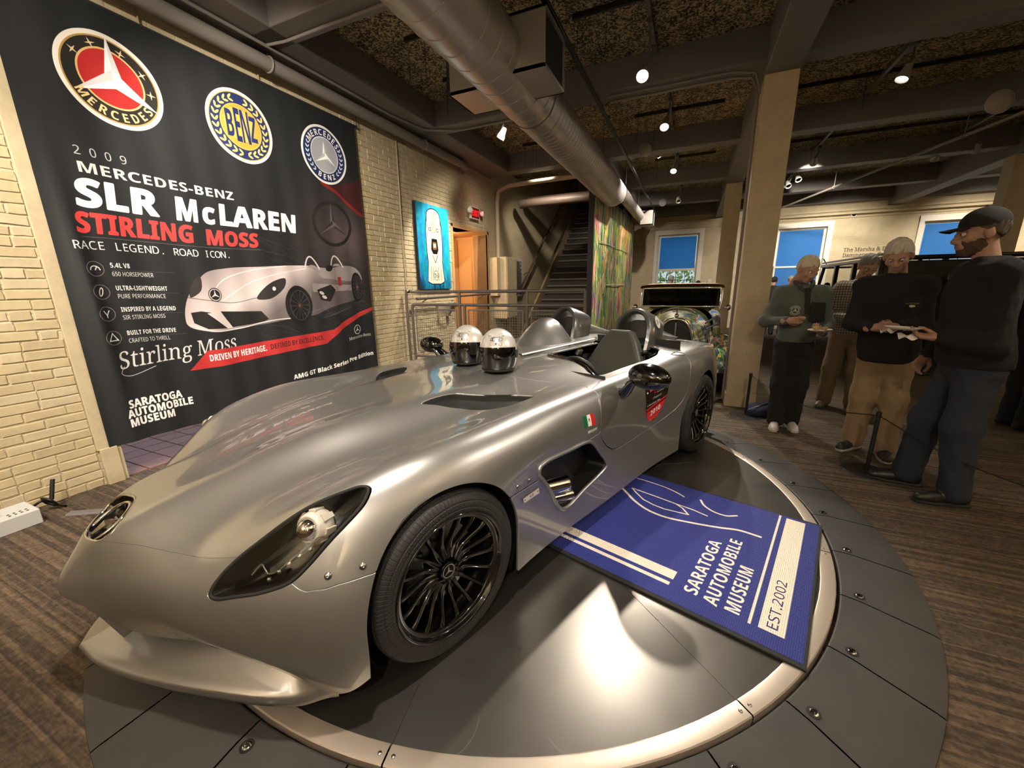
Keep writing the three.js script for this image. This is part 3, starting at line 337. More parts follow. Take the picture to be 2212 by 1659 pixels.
const gapRear = [[0, 8.22], [1.01, 8.29], [2.54, 8.59], [3.46, 8.76], [4.13, 8.85], [4.25, 8.93], [4.6, 8.9], [4.85, 8.86], [5.0, 8.89], [5.4, 8.9], [5.96, 8.83], [7.13, 8.79], [9, 8.7]];
const gapLow = [[5.6, 7.4], [6.4, 7.52], [7.1, 7.52], [7.1, 7.2], [8.5, 7.17], [8.85, 7.12]];
const interp = (t, x, k = 0) => { if (x <= t[0][k]) return t[0][1 - k]; for (let i = 1; i < t.length; i++) if (x <= t[i][k]) return lerp(t[i - 1][1 - k], t[i][1 - k], (x - t[i - 1][k]) / Math.max(1e-9, t[i][k] - t[i - 1][k])); return t.at(-1)[1 - k]; };
function sdPoly(poly, u, v) {                                        // signed distance in metres, negative inside
  let d = 1e9, inside = false; const X = u * SU, Y = v * SV;
  for (let i = 0, j = poly.length - 1; i < poly.length; j = i++) {
    const ax = poly[j][0] * SU, ay = poly[j][1] * SV, cx = poly[i][0] * SU, cy = poly[i][1] * SV, ex = cx - ax, ey = cy - ay, t = clamp(((X - ax) * ex + (Y - ay) * ey) / (ex * ex + ey * ey || 1e-9), 0, 1);
    d = Math.min(d, Math.hypot(X - ax - ex * t, Y - ay - ey * t)); if ((cy > Y) !== (ay > Y) && X < ((ax - cx) * (Y - cy)) / (ay - cy) + cx) inside = !inside;
  }
  return inside ? -d : d;
}
function sdPolyQ(poly, u, v) { if (!poly.bb) { const us = poly.map((p) => p[0]), vs = poly.map((p) => p[1]); poly.bb = [Math.min(...us), Math.max(...us), Math.min(...vs), Math.max(...vs)]; } const [a, b, c, d] = poly.bb, m = Math.max((a - u) * SU, (u - b) * SU, (c - v) * SV, (v - d) * SV); return m > 0.06 ? m : sdPoly(poly, u, v); }
function sdSeg(pts, u, v) {                                          // unsigned distance to an open polyline of [v, u] points
  let d = 1e9; const X = v * SV, Y = u * SU;
  for (let i = 1; i < pts.length; i++) { const ax = pts[i - 1][0] * SV, ay = pts[i - 1][1] * SU, ex = pts[i][0] * SV - ax, ey = pts[i][1] * SU - ay, t = clamp(((X - ax) * ex + (Y - ay) * ey) / (ex * ex + ey * ey || 1e-9), 0, 1); d = Math.min(d, Math.hypot(X - ax - ex * t, Y - ay - ey * t)); }
  return d;
}
// ---- a light mesh that can be cut by a field: vertices are [x, y, z, nx, ny, nz, u, v] ----
function gridMesh(nu, nv, lift = 0) {
  const vs = [], tri = [];
  for (let i = 0; i <= nu; i++) for (let j = 0; j <= nv; j++) { const u = ((NR - 1) * i) / nu, v = -(NC - 1) + ((NV - 1) * j) / nv, s = carS(u, v); vs.push([s.p[0] + s.n[0] * lift, s.p[1] + s.n[1] * lift, s.p[2] + s.n[2] * lift, ...s.n, u, v]); }
  for (let i = 0; i < nu; i++) for (let j = 0; j < nv; j++) { const a = i * (nv + 1) + j, b = a + nv + 1; tri.push([a, a + 1, b], [b, a + 1, b + 1]); }
  return { vs, tri };
}
function cut(mesh, f) {                                              // keeps f > 0 and f < 0 as two meshes
  const val = mesh.vs.map((q) => { const x = f(q); return x === 0 ? 1e-9 : x; }), out = [{ vs: [], tri: [] }, { vs: [], tri: [] }], mapv = [new Map(), new Map()];
  const take = (k, i) => { if (!mapv[k].has(i)) { mapv[k].set(i, out[k].vs.length); out[k].vs.push(mesh.vs[i]); } return mapv[k].get(i); };
  const mid = (k, a, b) => { const key = a < b ? a + '_' + b : b + '_' + a; if (!mapv[k].has(key)) { const t = val[a] / (val[a] - val[b]), A = mesh.vs[a], B = mesh.vs[b]; mapv[k].set(key, out[k].vs.length); out[k].vs.push(A.map((x, i) => lerp(x, B[i], t))); } return mapv[k].get(key); };
  for (const t of mesh.tri) {
    const s = t.map((i) => val[i] > 0);
    if (s[0] === s[1] && s[1] === s[2]) { const k = s[0] ? 0 : 1; out[k].tri.push(t.map((i) => take(k, i))); continue; }
    for (const k of [0, 1]) { const poly = []; for (let e = 0; e < 3; e++) { const a = t[e], b = t[(e + 1) % 3]; if ((val[a] > 0) === (k === 0)) poly.push(take(k, a)); if ((val[a] > 0) !== (val[b] > 0)) poly.push(mid(k, a, b)); } for (let e = 2; e < poly.length; e++) out[k].tri.push([poly[0], poly[e - 1], poly[e]]); }
  }
  return out;
}
function toGeo(mesh, flange = 0, uvScale = 1) {                      // with a folded-in edge
  const pos = [], nor = [], uv = [], idx = mesh.tri.flat();
  for (const q of mesh.vs) { pos.push(q[0], q[1], q[2]); nor.push(q[3], q[4], q[5]); uv.push(q[6] * SU * uvScale, q[7] * SV * uvScale); }
  if (flange) {
    const edges = new Map(); for (const t of mesh.tri) for (let e = 0; e < 3; e++) { const a = t[e], b = t[(e + 1) % 3], k = a < b ? a * 1e6 + b : b * 1e6 + a; edges.set(k, edges.has(k) ? null : [a, b]); }
    for (const e of edges.values()) if (e) {
      const A = mesh.vs[e[0]], B = mesh.vs[e[1]], ex = B[0] - A[0], ey = B[1] - A[1], ez = B[2] - A[2], l = Math.hypot(ex, ey, ez); if (l < 1e-7) continue;
      const side = (Q) => { const n = [ey * Q[5] - ez * Q[4], ez * Q[3] - ex * Q[5], ex * Q[4] - ey * Q[3]], m = Math.hypot(...n) || 1; return n.map((x) => x / m); }, o = pos.length / 3, sa = side(A), sb = side(B), r = Math.min(0.003, flange / 3);
      for (const [Q, s, d, w] of [[A, sa, 0, 0.25], [B, sb, 0, 0.25], [A, sa, r, 0.75], [B, sb, r, 0.75], [A, sa, flange, 1], [B, sb, flange, 1]]) { pos.push(Q[0] - Q[3] * d + s[0] * (d ? r * 0.6 : 0), Q[1] - Q[4] * d + s[1] * (d ? r * 0.6 : 0), Q[2] - Q[5] * d + s[2] * (d ? r * 0.6 : 0)); const n = [0, 1, 2].map((k) => Q[3 + k] * (1 - w) + s[k] * w), m = Math.hypot(...n) || 1; nor.push(n[0] / m, n[1] / m, n[2] / m); uv.push(Q[6] * SU, Q[7] * SV); }
      idx.push(o, o + 2, o + 1, o + 1, o + 2, o + 3, o + 2, o + 4, o + 3, o + 3, o + 4, o + 5);
    }
  }
  const g = new THREE.BufferGeometry(); g.setAttribute('position', new THREE.Float32BufferAttribute(pos, 3)); g.setAttribute('normal', new THREE.Float32BufferAttribute(nor, 3)); g.setAttribute('uv', new THREE.Float32BufferAttribute(uv, 2)); g.setIndex(idx); return g;
}
const flakeTex = dataTex(256, (x, y) => 0.5 + 0.5 * (N2[((y * 2) % 512) * 512 + ((x * 2) % 512)] - 0.5));
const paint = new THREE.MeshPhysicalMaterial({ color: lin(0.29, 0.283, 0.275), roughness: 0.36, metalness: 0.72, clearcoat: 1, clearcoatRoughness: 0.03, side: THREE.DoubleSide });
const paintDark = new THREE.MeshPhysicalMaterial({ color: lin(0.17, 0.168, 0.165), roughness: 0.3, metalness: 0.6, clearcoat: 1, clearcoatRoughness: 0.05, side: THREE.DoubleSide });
const carbon = std(0x1b1c1c, 0.45, 0.1, { bumpMap: rep(dataTex(64, (x, y) => ((x >> 3) + (y >> 3)) % 2 ? 0.9 : 0.15), 60, 60), bumpScale: 0.002 });
const ARCH = [[0, 0.335, 0.366], [2.61, 0.335, 0.378]];
const archField = (q) => { if (Math.abs(q[2]) < 0.55) return 1; let m = 1; for (const [x, y, r] of ARCH) m = Math.min(m, (q[1] < y ? Math.abs(q[0] - x) : Math.hypot(q[0] - x, q[1] - y)) - r); return m; };

const car = thing('sports_car', 'low silver open-top sports car with long hood and two roll hoops, on the turntable', 'car', CAR_POS, CAR_TURN);
{
  const holes = (q, grow) => { const u = q[6], v = Math.abs(q[7]); return Math.min(archField(q), sdPolyQ(polyHead, u, v) - grow, sdPolyQ(polyStar, u, q[7]) - grow, sdPolyQ(polyVent, u, v), sdPolyQ(polySide, u, v)); };
  let base = gridMesh(300, 270);
  const noHole = cut(base, (q) => holes(q, 0.006))[0];
  const cockDriver = cut(noHole, (q) => (q[7] > 0 ? sdPolyQ(polyCock, q[6], q[7]) : 1))[0];
  const [rest1, tonneau] = cut(cockDriver, (q) => (q[7] < 0 ? sdPolyQ(polyCock, q[6], -q[7]) : 1));
  const G = 0.0028;
  // front bumper / clamshell hood / doors / body
  const uGap = (q) => interp(gapFront, Math.abs(q[7]));
  const fFront = (q) => { const d = sdSeg(gapFront, q[6], Math.abs(q[7])); return q[6] > uGap(q) ? d : -d; };
  const hoodZone = (q) => { const u = q[6], v = Math.abs(q[7]); const d1 = sdSeg(gapRear, u, v) * (u < interp(gapRear, v) ? 1 : -1); let low = 1; if (v > 6.5) { const s = gapLow.map((p) => [p[1], p[0]]), d2 = sdSeg(s, u, v), inside = v < (u < 7.1 ? interp([[7.4, 5.6], [7.52, 6.4], [7.52, 7.1]], u, 1) : interp([[7.2, 7.1], [7.17, 8.5], [7.12, 8.85]], u, 1)); low = inside ? d2 : -d2; } return Math.min(d1, low); };
  const bumper = cut(rest1, (q) => -fFront(q) - G)[0], r2 = cut(rest1, (q) => fFront(q) - G)[0];
  const hood = cut(r2, (q) => hoodZone(q) - G)[0], r3 = cut(r2, (q) => -hoodZone(q) - G)[0];
  const doorF = (q) => sdPolyQ(polyDoor, q[6], Math.abs(q[7]));
  const doors = cut(r3, (q) => -doorF(q) - G)[0], body = cut(r3, (q) => doorF(q) - G)[0];
  const [dl, dr] = cut(doors, (q) => q[7]);
  obj('front_bumper', toGeo(bumper, 0.012), paint, car); obj('hood', toGeo(hood, 0.012), paint, car); obj('body_shell', toGeo(body, 0.014), paint, car);
  const door = obj('door', toGeo(dl, 0.012), paint, car); obj('door', toGeo(dr, 0.012), paint, car);
  obj('tonneau_cover', toGeo(cut(tonneau, (q) => -sdPolyQ(polyCock, q[6], -q[7]) - 0.003)[0], 0.012), paint, car);
  // dark inner shell seen through the gaps
  const coreHoles = (q) => { const u = q[6], v = Math.abs(q[7]); return Math.min(archField(q), sdPolyQ(polyHead, u, v) - 0.012, sdPolyQ(polyStar, u, q[7]) - 0.01, sdPolyQ(polyVent, u, v) - 0.004, sdPolyQ(polySide, u, v) - 0.004, q[7] > 0 ? sdPolyQ(polyCock, u, v) : 1, u - 0.25); };
  obj('inner_shell', toGeo(cut(gridMesh(150, 136, -0.016), coreHoles)[0]), M.black, car);
  // surface helpers
  const S = (u, v, d = 0) => { const s = carS(u, v); return [s.p[0] + s.n[0] * d, s.p[1] + s.n[1] * d, s.p[2] + s.n[2] * d]; };
  function inset(poly, side, depth, shrink, n = 3, dir) {             // a bowl that follows an outline into the body
    const cu = poly.reduce((a, p) => a + p[0], 0) / poly.length, cv = poly.reduce((a, p) => a + p[1], 0) / poly.length, rings = [];
    for (let k = 0; k <= n; k++) { const t = k / n, e = lerp(1.0, shrink, t); rings.push(poly.map(([u, v]) => { const q = carS(u, side * v), q2 = carS(cu + (u - cu) * e, side * (cv + (v - cv) * e)), d = dir ?? q.n; return [q2.p[0] - d[0] * depth * t, q2.p[1] - d[1] * depth * t, (q2.p[2] - (dir ? d[2] * side : d[2]) * depth * t)]; })); }
    const pos = rings.flat(2), idx = [], m = poly.length;
    for (let k = 0; k < n; k++) for (let i = 0; i < m; i++) { const a = k * m + i, b = k * m + ((i + 1) % m); idx.push(a, b, a + m, b, b + m, a + m); }
    const c = [0, 1, 2].map((a) => rings[n].reduce((s, p) => s + p[a], 0) / m), ci = pos.length / 3; pos.push(...c); for (let i = 0; i < m; i++) idx.push(n * m + i, n * m + ((i + 1) % m), ci);
    const g = new THREE.BufferGeometry(); g.setAttribute('position', new THREE.Float32BufferAttribute(pos, 3)); g.setIndex(idx); return { g: toCreasedNormals(g, 0.9), rings, c };
  }
  // a fine patch of the surface inside an outline
  function patch(poly, side, lift, shrink, nu = 60, nv = 60) {
    const us = poly.map((p) => p[0]), vs = poly.map((p) => p[1]), u0 = Math.min(...us), u1 = Math.max(...us), v0 = Math.min(...vs), v1 = Math.max(...vs), m = { vs: [], tri: [] };
    for (let i = 0; i <= nu; i++) for (let j = 0; j <= nv; j++) { const u = lerp(u0, u1, i / nu), v = lerp(v0, v1, j / nv), s = carS(u, side * v); m.vs.push([s.p[0] + s.n[0] * lift, s.p[1] + s.n[1] * lift, s.p[2] + s.n[2] * lift, ...s.n, u, v]); }
    for (let i = 0; i < nu; i++) for (let j = 0; j < nv; j++) { const a = i * (nv + 1) + j, b = a + nv + 1; side > 0 ? m.tri.push([a, a + 1, b], [b, a + 1, b + 1]) : m.tri.push([a, b, a + 1], [b, b + 1, a + 1]); }
    return cut(m, (q) => -sdPoly(poly, q[6], q[7]) - shrink)[0];
  }
  const bucketMat = std(0x1c1b1c, 0.32, 0.4), satin = std(0x8d8b88, 0.35, 0.9), cream = std(lin(0.62, 0.56, 0.48), 0.45);
  for (const side of [1, -1]) {
    const hl = new THREE.Group(); hl.name = 'headlight'; car.add(hl); hl.userData.label = side > 0 ? 'leaf-shaped headlight on the driver side' : 'leaf-shaped headlight on the far side';
    const b = inset(polyHead, side, 0.075, 0.86, 4); obj('bucket', b.g, bucketMat, hl);
    obj('lens', toGeo(patch(polyHead, side, -0.002, 0.009), 0.004), glassClear, hl);
    const rim = (s, d) => polyHead.map(([u, v]) => { const cu = 3.1, cv = 5.4; return S(cu + (u - cu) * s, side * (cv + (v - cv) * s), d); });
    obj('seal', new THREE.TubeGeometry(pathOf(rim(0.985, -0.004), true), 160, 0.0065, 6, true), M.rubber, hl);
    // projector: a cream ring with teeth round a chrome ball, and a chrome tube behind
    const pc = S(3.55, side * 5.55, -0.045), ax = V3(-0.86, 0.22, side * 0.42).normalize(), qx = new THREE.Quaternion().setFromUnitVectors(V3(0, 1, 0), ax), put = (g) => { g.applyQuaternion(qx); g.translate(...pc); return g; };
    obj('projector_ring', [put(lathe([[0.036, -0.03], [0.05, -0.03], [0.053, 0.0], [0.046, 0.03], [0.036, 0.034], [0.033, 0.02], [0.034, -0.03]], 32)), ...Array.from({ length: 7 }, (_, k) => put(at(at(extr([[-0.008, -0.03], [0.008, -0.03], [0.012, 0.012], [-0.012, 0.012]], 0.006, 0.001), 0, 0, 0.05), 0, 0, 0, 0, (k / 7) * 6.283 + 0.3)))], cream, hl);
    obj('projector_lens', put(at(new THREE.SphereGeometry(0.036, 28, 20), 0, 0.028, 0)), M.chrome, hl);
    obj('reflector', put(at(lathe([[0.05, 0], [0.055, -0.03], [0.042, -0.075], [0.02, -0.095], [0, -0.1]], 28), 0, -0.035, 0)), M.chrome, hl);
    obj('silver_trim', [tube([[2.5, 4.95, -0.03], [2.72, 5.02, -0.03], [2.62, 5.18, -0.03], [2.52, 5.34, -0.03], [2.6, 5.52, -0.028], [2.85, 5.68, -0.025], [3.1, 5.85, -0.02], [3.3, 5.9, -0.02], [3.4, 6.02, -0.016]].map(([u, v, d]) => S(u, side * v, d)), 0.0026, 60, 6)], satin, hl);
    obj('lower_shelf', [gridGeo(14, 10, (a, c) => { const u = lerp(2.15, 3.35, a), vA = lerp(4.7, 5.95, a), s = lerp(0, 1, c); return S(u - 0.0 + s * 0.18, side * lerp(vA + 0.35 * Math.sin(a * 3.1), vA - 0.15, s), -0.03 - 0.02 * s); })], std(0x0c0c0d, 0.2), hl);
    obj('indicator', Array.from({ length: 5 }, (_, k) => at(new THREE.SphereGeometry(0.008, 10, 8), ...S(2.42 + k * 0.16, side * (5.45 + k * 0.12), -0.022))), M.chrome, hl);
  }
  // nose recess with the three-pointed star
  { const em = new THREE.Group(); em.name = 'nose_emblem'; car.add(em); em.userData.label = 'chrome three-pointed star in a dark oval recess on the nose';
    const b = inset(polyStar, 1, 0.05, 0.88, 4); obj('recess', b.g, M.blackGloss, em);
    const n = carS(2.8, 0).n, qn = new THREE.Quaternion().setFromUnitVectors(V3(0, 0, 1), V3(...n)), c = S(2.8, 0, -0.028);
    const star = []; for (let k = 0; k < 3; k++) for (const s of [-1, 1]) { const a = Math.PI / 2 + (k * 2 * Math.PI) / 3, bq = a + (s * Math.PI) / 3, g = new THREE.BufferGeometry(), P = [[Math.cos(a) * 0.078, Math.sin(a) * 0.078, 0], [Math.cos(bq) * 0.016, Math.sin(bq) * 0.016, 0], [0, 0, 0.014]]; g.setAttribute('position', new THREE.Float32BufferAttribute((s > 0 ? P : [P[0], P[2], P[1]]).flat(), 3)); g.computeVertexNormals(); star.push(g); }
    const g = merge([...star, new THREE.TorusGeometry(0.082, 0.006, 10, 48)]); g.applyQuaternion(qn); g.translate(...c); obj('star', g, M.chrome, em);
    obj('recess_rim', new THREE.TubeGeometry(pathOf(polyStar.map(([u, v]) => S(u, v, -0.006)), true), 120, 0.006, 6, true), M.chrome, em);
  }
  // hood vents and side outlets
  for (const side of [1, -1]) {
    const bv = inset(polyVent, side, 0.03, 0.97, 3, [0, 1, 0]); obj('hood_vent', bv.g, carbon, car, 'dark mesh hood vent');
    const so = new THREE.Group(); so.name = 'side_outlet'; car.add(so); so.userData.label = 'recessed side outlet with two chrome exhaust pipes';
    const bs = inset(polySide, side, 0.11, 0.93, 4, [0, 0, 1]); obj('outlet_recess', bs.g, std(0x111112, 0.5), so);
    obj('outlet_frame', new THREE.TubeGeometry(pathOf(polySide.map(([u, v]) => S(u, side * v, 0.001)), true), 160, 0.011, 8, true), paint, so);
    for (const [x, y, l, r] of [[0.80, 0.40, 0.13, 0.045], [0.855, 0.315, 0.12, 0.04]]) {
      const A = V3(x - 0.11, y - 0.03, side * 0.80), dirp = V3(0.75, 0.0, side * 0.32).normalize(), qd = new THREE.Quaternion().setFromUnitVectors(V3(0, 1, 0), dirp);
      const g = lathe([[r * 0.72, -0.03], [r * 0.95, 0], [r, 0.02], [r, l], [r * 1.07, l + 0.004], [r * 1.07, l + 0.012], [r * 0.96, l + 0.014], [r * 0.9, l], [r * 0.85, l - 0.06]], 28); g.applyQuaternion(qd); g.translate(A.x, A.y, A.z); obj('exhaust_pipe', g, M.chrome, so);
    }
  }
  // splitter, centre strut and grille cavity
  { const fr = [[-1.03, 0], [-1.0, 0.1], [-0.93, 0.24], [-0.83, 0.40], [-0.715, 0.56], [-0.62, 0.68], [-0.53, 0.77], [-0.44, 0.85]], cf2 = new THREE.CatmullRomCurve3(fr.map((p) => V3(p[0], 0, p[1]))), bk = new THREE.CatmullRomCurve3([[-0.80, 0], [-0.79, 0.1], [-0.76, 0.24], [-0.70, 0.4], [-0.61, 0.55], [-0.55, 0.65], [-0.50, 0.73], [-0.46, 0.80]].map((p) => V3(p[0], 0, p[1])));
    const blade = (s) => gridGeo(40, 10, (a, c) => { const F = cf2.getPoint(a), B = bk.getPoint(a), yy = lerp(0.155, 0.10, a), prof = [[1, 0.045], [0.6, 0.02], [0.25, 0.004], [0.04, -0.004], [0, -0.014], [0.01, -0.03], [0.05, -0.045], [0.2, -0.05], [0.5, -0.05], [1, -0.05], [1, 0.045]][Math.round(c * 10)]; const rise = sstep(0.82, 1, a) * 0.05; return [lerp(F.x, B.x, prof[0]), yy + prof[1] + rise * (1 - c * 0.4), s * lerp(F.z, B.z, prof[0])]; }, s < 0);
    obj('splitter', [blade(1), blade(-1)], paint, car, 'bright silver front splitter blade');
    obj('nose_strut', [1, -1].map((s) => gridGeo(12, 6, (a, c) => { const y = lerp(0.39, 0.16, a), w = lerp(0.115, 0.10, a), x0 = lerp(-1.01, -0.94, a) + 0.03; return [lerp(x0, -0.70, c), y, s * (w - 0.035 * Math.sin(c * 1.5))]; })).concat([gridGeo(12, 6, (a, c) => { const y = lerp(0.39, 0.16, a), w = lerp(0.115, 0.10, a); return [lerp(-1.01, -0.94, a) + 0.03 - 0.02 * Math.cos((c - 0.5) * Math.PI), y, lerp(-w, w, c)]; })]), paint, car);
    const lip = Array.from({ length: 33 }, (_, k) => carS(0, -6 + (12 * k) / 32).p);
    obj('grille', [gridGeo(32, 6, (a, c) => { const p = lip[Math.round(a * 32)]; return [lerp(p[0], p[0] * 0.55 - 0.1, c), lerp(p[1], 0.12, c), p[2] * lerp(1, 0.96, c)]; }), gridGeo(32, 1, (a, c) => { const p = lip[Math.round(a * 32)]; return [lerp(p[0] * 0.9, p[0] * 0.5 - 0.1, c), 0.125, p[2]]; })], M.black, car);
    obj('underbody', [gridGeo(60, 12, (a, c) => { const x = lerp(-0.62, 3.3, a), w = 0.86 * (x < -0.3 ? lerp(0.75, 1, sstep(-0.62, -0.3, x)) : 1) * (Math.hypot(x) < 0.42 || Math.abs(x - 2.61) < 0.43 ? 0.64 : 1); return [x, 0.105, lerp(-w, w, c)]; })], M.black, car);
    for (const [x, y, r] of ARCH) for (const sd of [1, -1]) obj('wheel_arch_liner', [gridGeo(24, 3, (a, c) => { const t = lerp(-0.5, Math.PI + 0.5, a); return [x + Math.cos(t) * (r + 0.004), y + Math.sin(t) * (r + 0.004), sd * lerp(0.91, 0.58, c)]; }, sd < 0), at(new THREE.CircleGeometry(r + 0.01, 30), x, y, sd * 0.585)], M.black, car);
  }
  // wheels
  const tyreProf = [[0.215, -0.125], [0.25, -0.128], [0.29, -0.128], [0.318, -0.12], [0.33, -0.10], [0.333, -0.06], [0.333, 0.06], [0.33, 0.10], [0.318, 0.12], [0.29, 0.128], [0.262, 0.129], [0.25, 0.127], [0.248, 0.11]];
  const treadTex = rep(dataTex(64, (x, y) => (Math.abs(((x + (y > 20 && y < 44 ? y / 2 : 0)) % 32) - 16) < 3 || [12, 26, 38, 52].some((k) => Math.abs(y - k) < 2) ? 0 : 1)), 60, 3);
  const tyreMat = std(lin(0.018, 0.0175, 0.017), 0.62, 0, { bumpMap: treadTex, bumpScale: 0.003 }), rimMat = new THREE.MeshPhysicalMaterial({ color: 0x0c0c0d, roughness: 0.1, metalness: 0.25, clearcoat: 1, clearcoatRoughness: 0.03, side: THREE.DoubleSide });
  const tyreG = lathe(tyreProf, 96).rotateX(Math.PI / 2), rimG = merge([lathe([[0.249, 0.118], [0.256, 0.128], [0.250, 0.133], [0.243, 0.128], [0.241, 0.116], [0.234, 0.108], [0.228, 0.112], [0.222, 0.106], [0.218, 0.06], [0.21, -0.02], [0.215, -0.1], [0.235, -0.12]], 96).rotateX(Math.PI / 2)]);
  const spokeG = (() => { const n = 14, g = gridGeo(n, 8, (a, c) => { const r = lerp(0.052, 0.224, a), w = lerp(0.0155, 0.0085, sstep(0, 0.5, a)) * (a > 0.9 ? 1 + (a - 0.9) * 4 : 1), z = 0.062 + 0.03 * sstep(0.25, 1, a) + (a < 0.2 ? (0.2 - a) * 0.05 : 0), k = [[-1, -1], [-1, -0.2], [-0.55, 0.75], [-0.2, 0.55], [0, 0.35], [0.2, 0.55], [0.55, 0.75], [1, -0.2], [1, -1]][Math.round(c * 8)]; return [k[0] * w, r, z + k[1] * 0.012]; }, true); return g; })();
  const discG = merge([lathe([[0.07, 0.0], [0.17, 0.0], [0.17, 0.014], [0.07, 0.014]], 48).rotateX(Math.PI / 2)]);
  const hubG = merge([lathe([[0.0, 0.084], [0.03, 0.083], [0.034, 0.078], [0.034, 0.05], [0.062, 0.045], [0.064, 0.02], [0, 0.02]], 40).rotateX(Math.PI / 2), ...Array.from({ length: 5 }, (_, k) => at(cyl(0.009, 0.009, 0.012, 10).rotateX(Math.PI / 2), Math.cos(k * 1.2566) * 0.05, Math.sin(k * 1.2566) * 0.05, 0.056))]);
  const capTex = canvasTex(128, 128, (c) => { c.fillStyle = '#26282b'; c.fillRect(0, 0, 128, 128); c.strokeStyle = '#d8d8d6'; c.lineWidth = 7; c.beginPath(); c.arc(64, 64, 55, 0, 7); c.stroke(); c.fillStyle = '#d8d8d6'; for (let k = 0; k < 3; k++) { c.save(); c.translate(64, 64); c.rotate((k * Math.PI * 2) / 3); c.beginPath(); c.moveTo(0, -52); c.lineTo(9, 5); c.lineTo(-9, 5); c.fill(); c.restore(); } });
  const capMat = std(0xffffff, 0.15, 0.9, { map: capTex });
  for (const [x, z, r] of [[0, 0.802, 1], [2.61, 0.835, 1.01], [0, -0.802, 1], [2.61, -0.835, 1.01]]) {
    const w = new THREE.Group(); w.name = 'wheel'; car.add(w); w.position.set(x, 0.333 * r, z); w.scale.set(r, r, z < 0 ? -1 : 1); if (z < 0) { w.scale.z = 1; w.rotation.y = Math.PI; }
    obj('tyre', tyreG, tyreMat, w); obj('rim', rimG, rimMat, w); obj('brake_disc', discG, M.steel, w); obj('hub', hubG, rimMat, w); obj('hub_cap', at(new THREE.CircleGeometry(0.031, 32), 0, 0, 0.0855), capMat, w, 'silver star hub cap');
    for (let k = 0; k < 18; k++) { const s = obj('spoke', spokeG, rimMat, w); s.rotation.z = (k * Math.PI * 2) / 18 + 0.1; }
    obj('brake_caliper', [at(new RoundedBoxGeometry(0.09, 0.2, 0.06, 2, 0.015), -0.13, 0.02, 0.03)], std(0x0d0d0e, 0.3), w);
  }
  // mirrors
  const decalShape = (w, h, e) => e;
  for (const side of [1, -1]) {
    const m = new THREE.Group(); m.name = 'mirror'; car.add(m); m.userData.label = 'glossy black wing mirror';
    const shell = new THREE.SphereGeometry(1, 40, 28); { const p = shell.attributes.position; for (let i = 0; i < p.count; i++) { let x = p.getX(i), y = p.getY(i), z = p.getZ(i); const f = x > 0.35 ? 0.35 : x; p.setXYZ(i, (f < 0 ? f * 1.0 : f) * 0.085, y * 0.068 * (1 - 0.18 * z * 0.5 + 0.1), z * 0.128 + 0.0 * y); } shell.computeVertexNormals(); }
    shell.rotateY(side * -0.12); shell.translate(1.335, 0.895, side * 1.045); obj('mirror_housing', shell, M.blackGloss, m);
    obj('mirror_glass', at(new THREE.CircleGeometry(1, 30).scale(0.11, 0.055, 1), 1.37, 0.898, side * 1.045, 0, Math.PI / 2, 0), M.chrome, m);
    obj('mirror_stalk', gridGeo(16, 16, (a, c) => { const t = c * 2 * Math.PI, w = lerp(0.075, 0.045, a), h = lerp(0.035, 0.022, a); const C = [lerp(1.385, 1.315, a), lerp(0.765, 0.865, sstep(0, 1, a)), side * lerp(0.865, 0.975, a)]; return [C[0] + Math.cos(t) * w, C[1] + Math.sin(t) * h * 0.9, C[2] + Math.sin(t) * h * side * -0.6]; }), M.blackGloss, m);
  }
  // roll hoops with fairings behind and a dome in front of the passenger's
  const hoop = (s) => { const ring = [[0, 0.0], [0.012, 0.022], [0.04, 0.033], [0.12, 0.034], [0.23, 0.03], [0.30, 0.018], [0.30, -0.012], [0.2, -0.014], [0.06, -0.016], [0.015, -0.014], [0, 0.0]]; return gridGeo(44, 10, (a, c) => { const t = lerp(-0.16, Math.PI + 0.16, a), k = ring[Math.round(c * 10)], lean = 0.12 * Math.sin(t), drop = k[0] * 0.28; const R = 0.158 + k[1], H = 0.255 + k[1] - drop * Math.max(0, Math.sin(t)); return [2.36 + lean + k[0], 0.925 + (Math.sin(t) < 0 ? Math.sin(t) * 0.35 : Math.pow(Math.sin(t), 0.8) * H), s * 0.375 + Math.cos(t) * R * (1 - 0.0 * k[0])]; }); };
  for (const s of [1, -1]) {
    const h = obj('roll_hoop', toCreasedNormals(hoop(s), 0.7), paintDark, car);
    obj('hoop_fairing', gridGeo(30, 24, (a, c) => { const x = lerp(2.52, 3.46, a), t = Math.PI * c, w = 0.15 * Math.pow(1 - a, 0.75) + 0.012, hh = 0.215 * Math.pow(1 - a, 1.15); return [x + 0.04 * Math.sin(t), 0.885 - 0.03 * a + Math.pow(Math.sin(t), 0.85) * hh, s * 0.375 + Math.cos(t) * w]; }, true), paint, car);
    obj('hoop_panel', gridGeo(14, 20, (a, c) => { const t = Math.PI * c, e = 1 - a; return [2.545 - 0.05 * a, 0.9 + Math.pow(Math.sin(t), 0.85) * 0.2 * e, s * 0.375 + Math.cos(t) * 0.145 * e]; }), std(0x3a3a3d, 0.4, 0.3), car);
  }
  obj('race_number', at(at(new THREE.CircleGeometry(0.055, 28), 0, 0, 0).scale(0.9, 1, 1), 2.535, 1.09, 0.555, -0.35, 0.1, 0), std(0xffffff, 0.4, 0, { map: canvasTex(128, 128, (c) => { c.fillStyle = '#eceae6'; c.fillRect(0, 0, 128, 128); c.fillStyle = '#333'; c.font = 'bold 62px sans-serif'; c.textAlign = 'center'; c.save(); c.translate(64, 84); c.rotate(-0.2); c.fillText('24', 0, 0); c.restore(); }) }), car, 'white number roundel on the driver hoop');
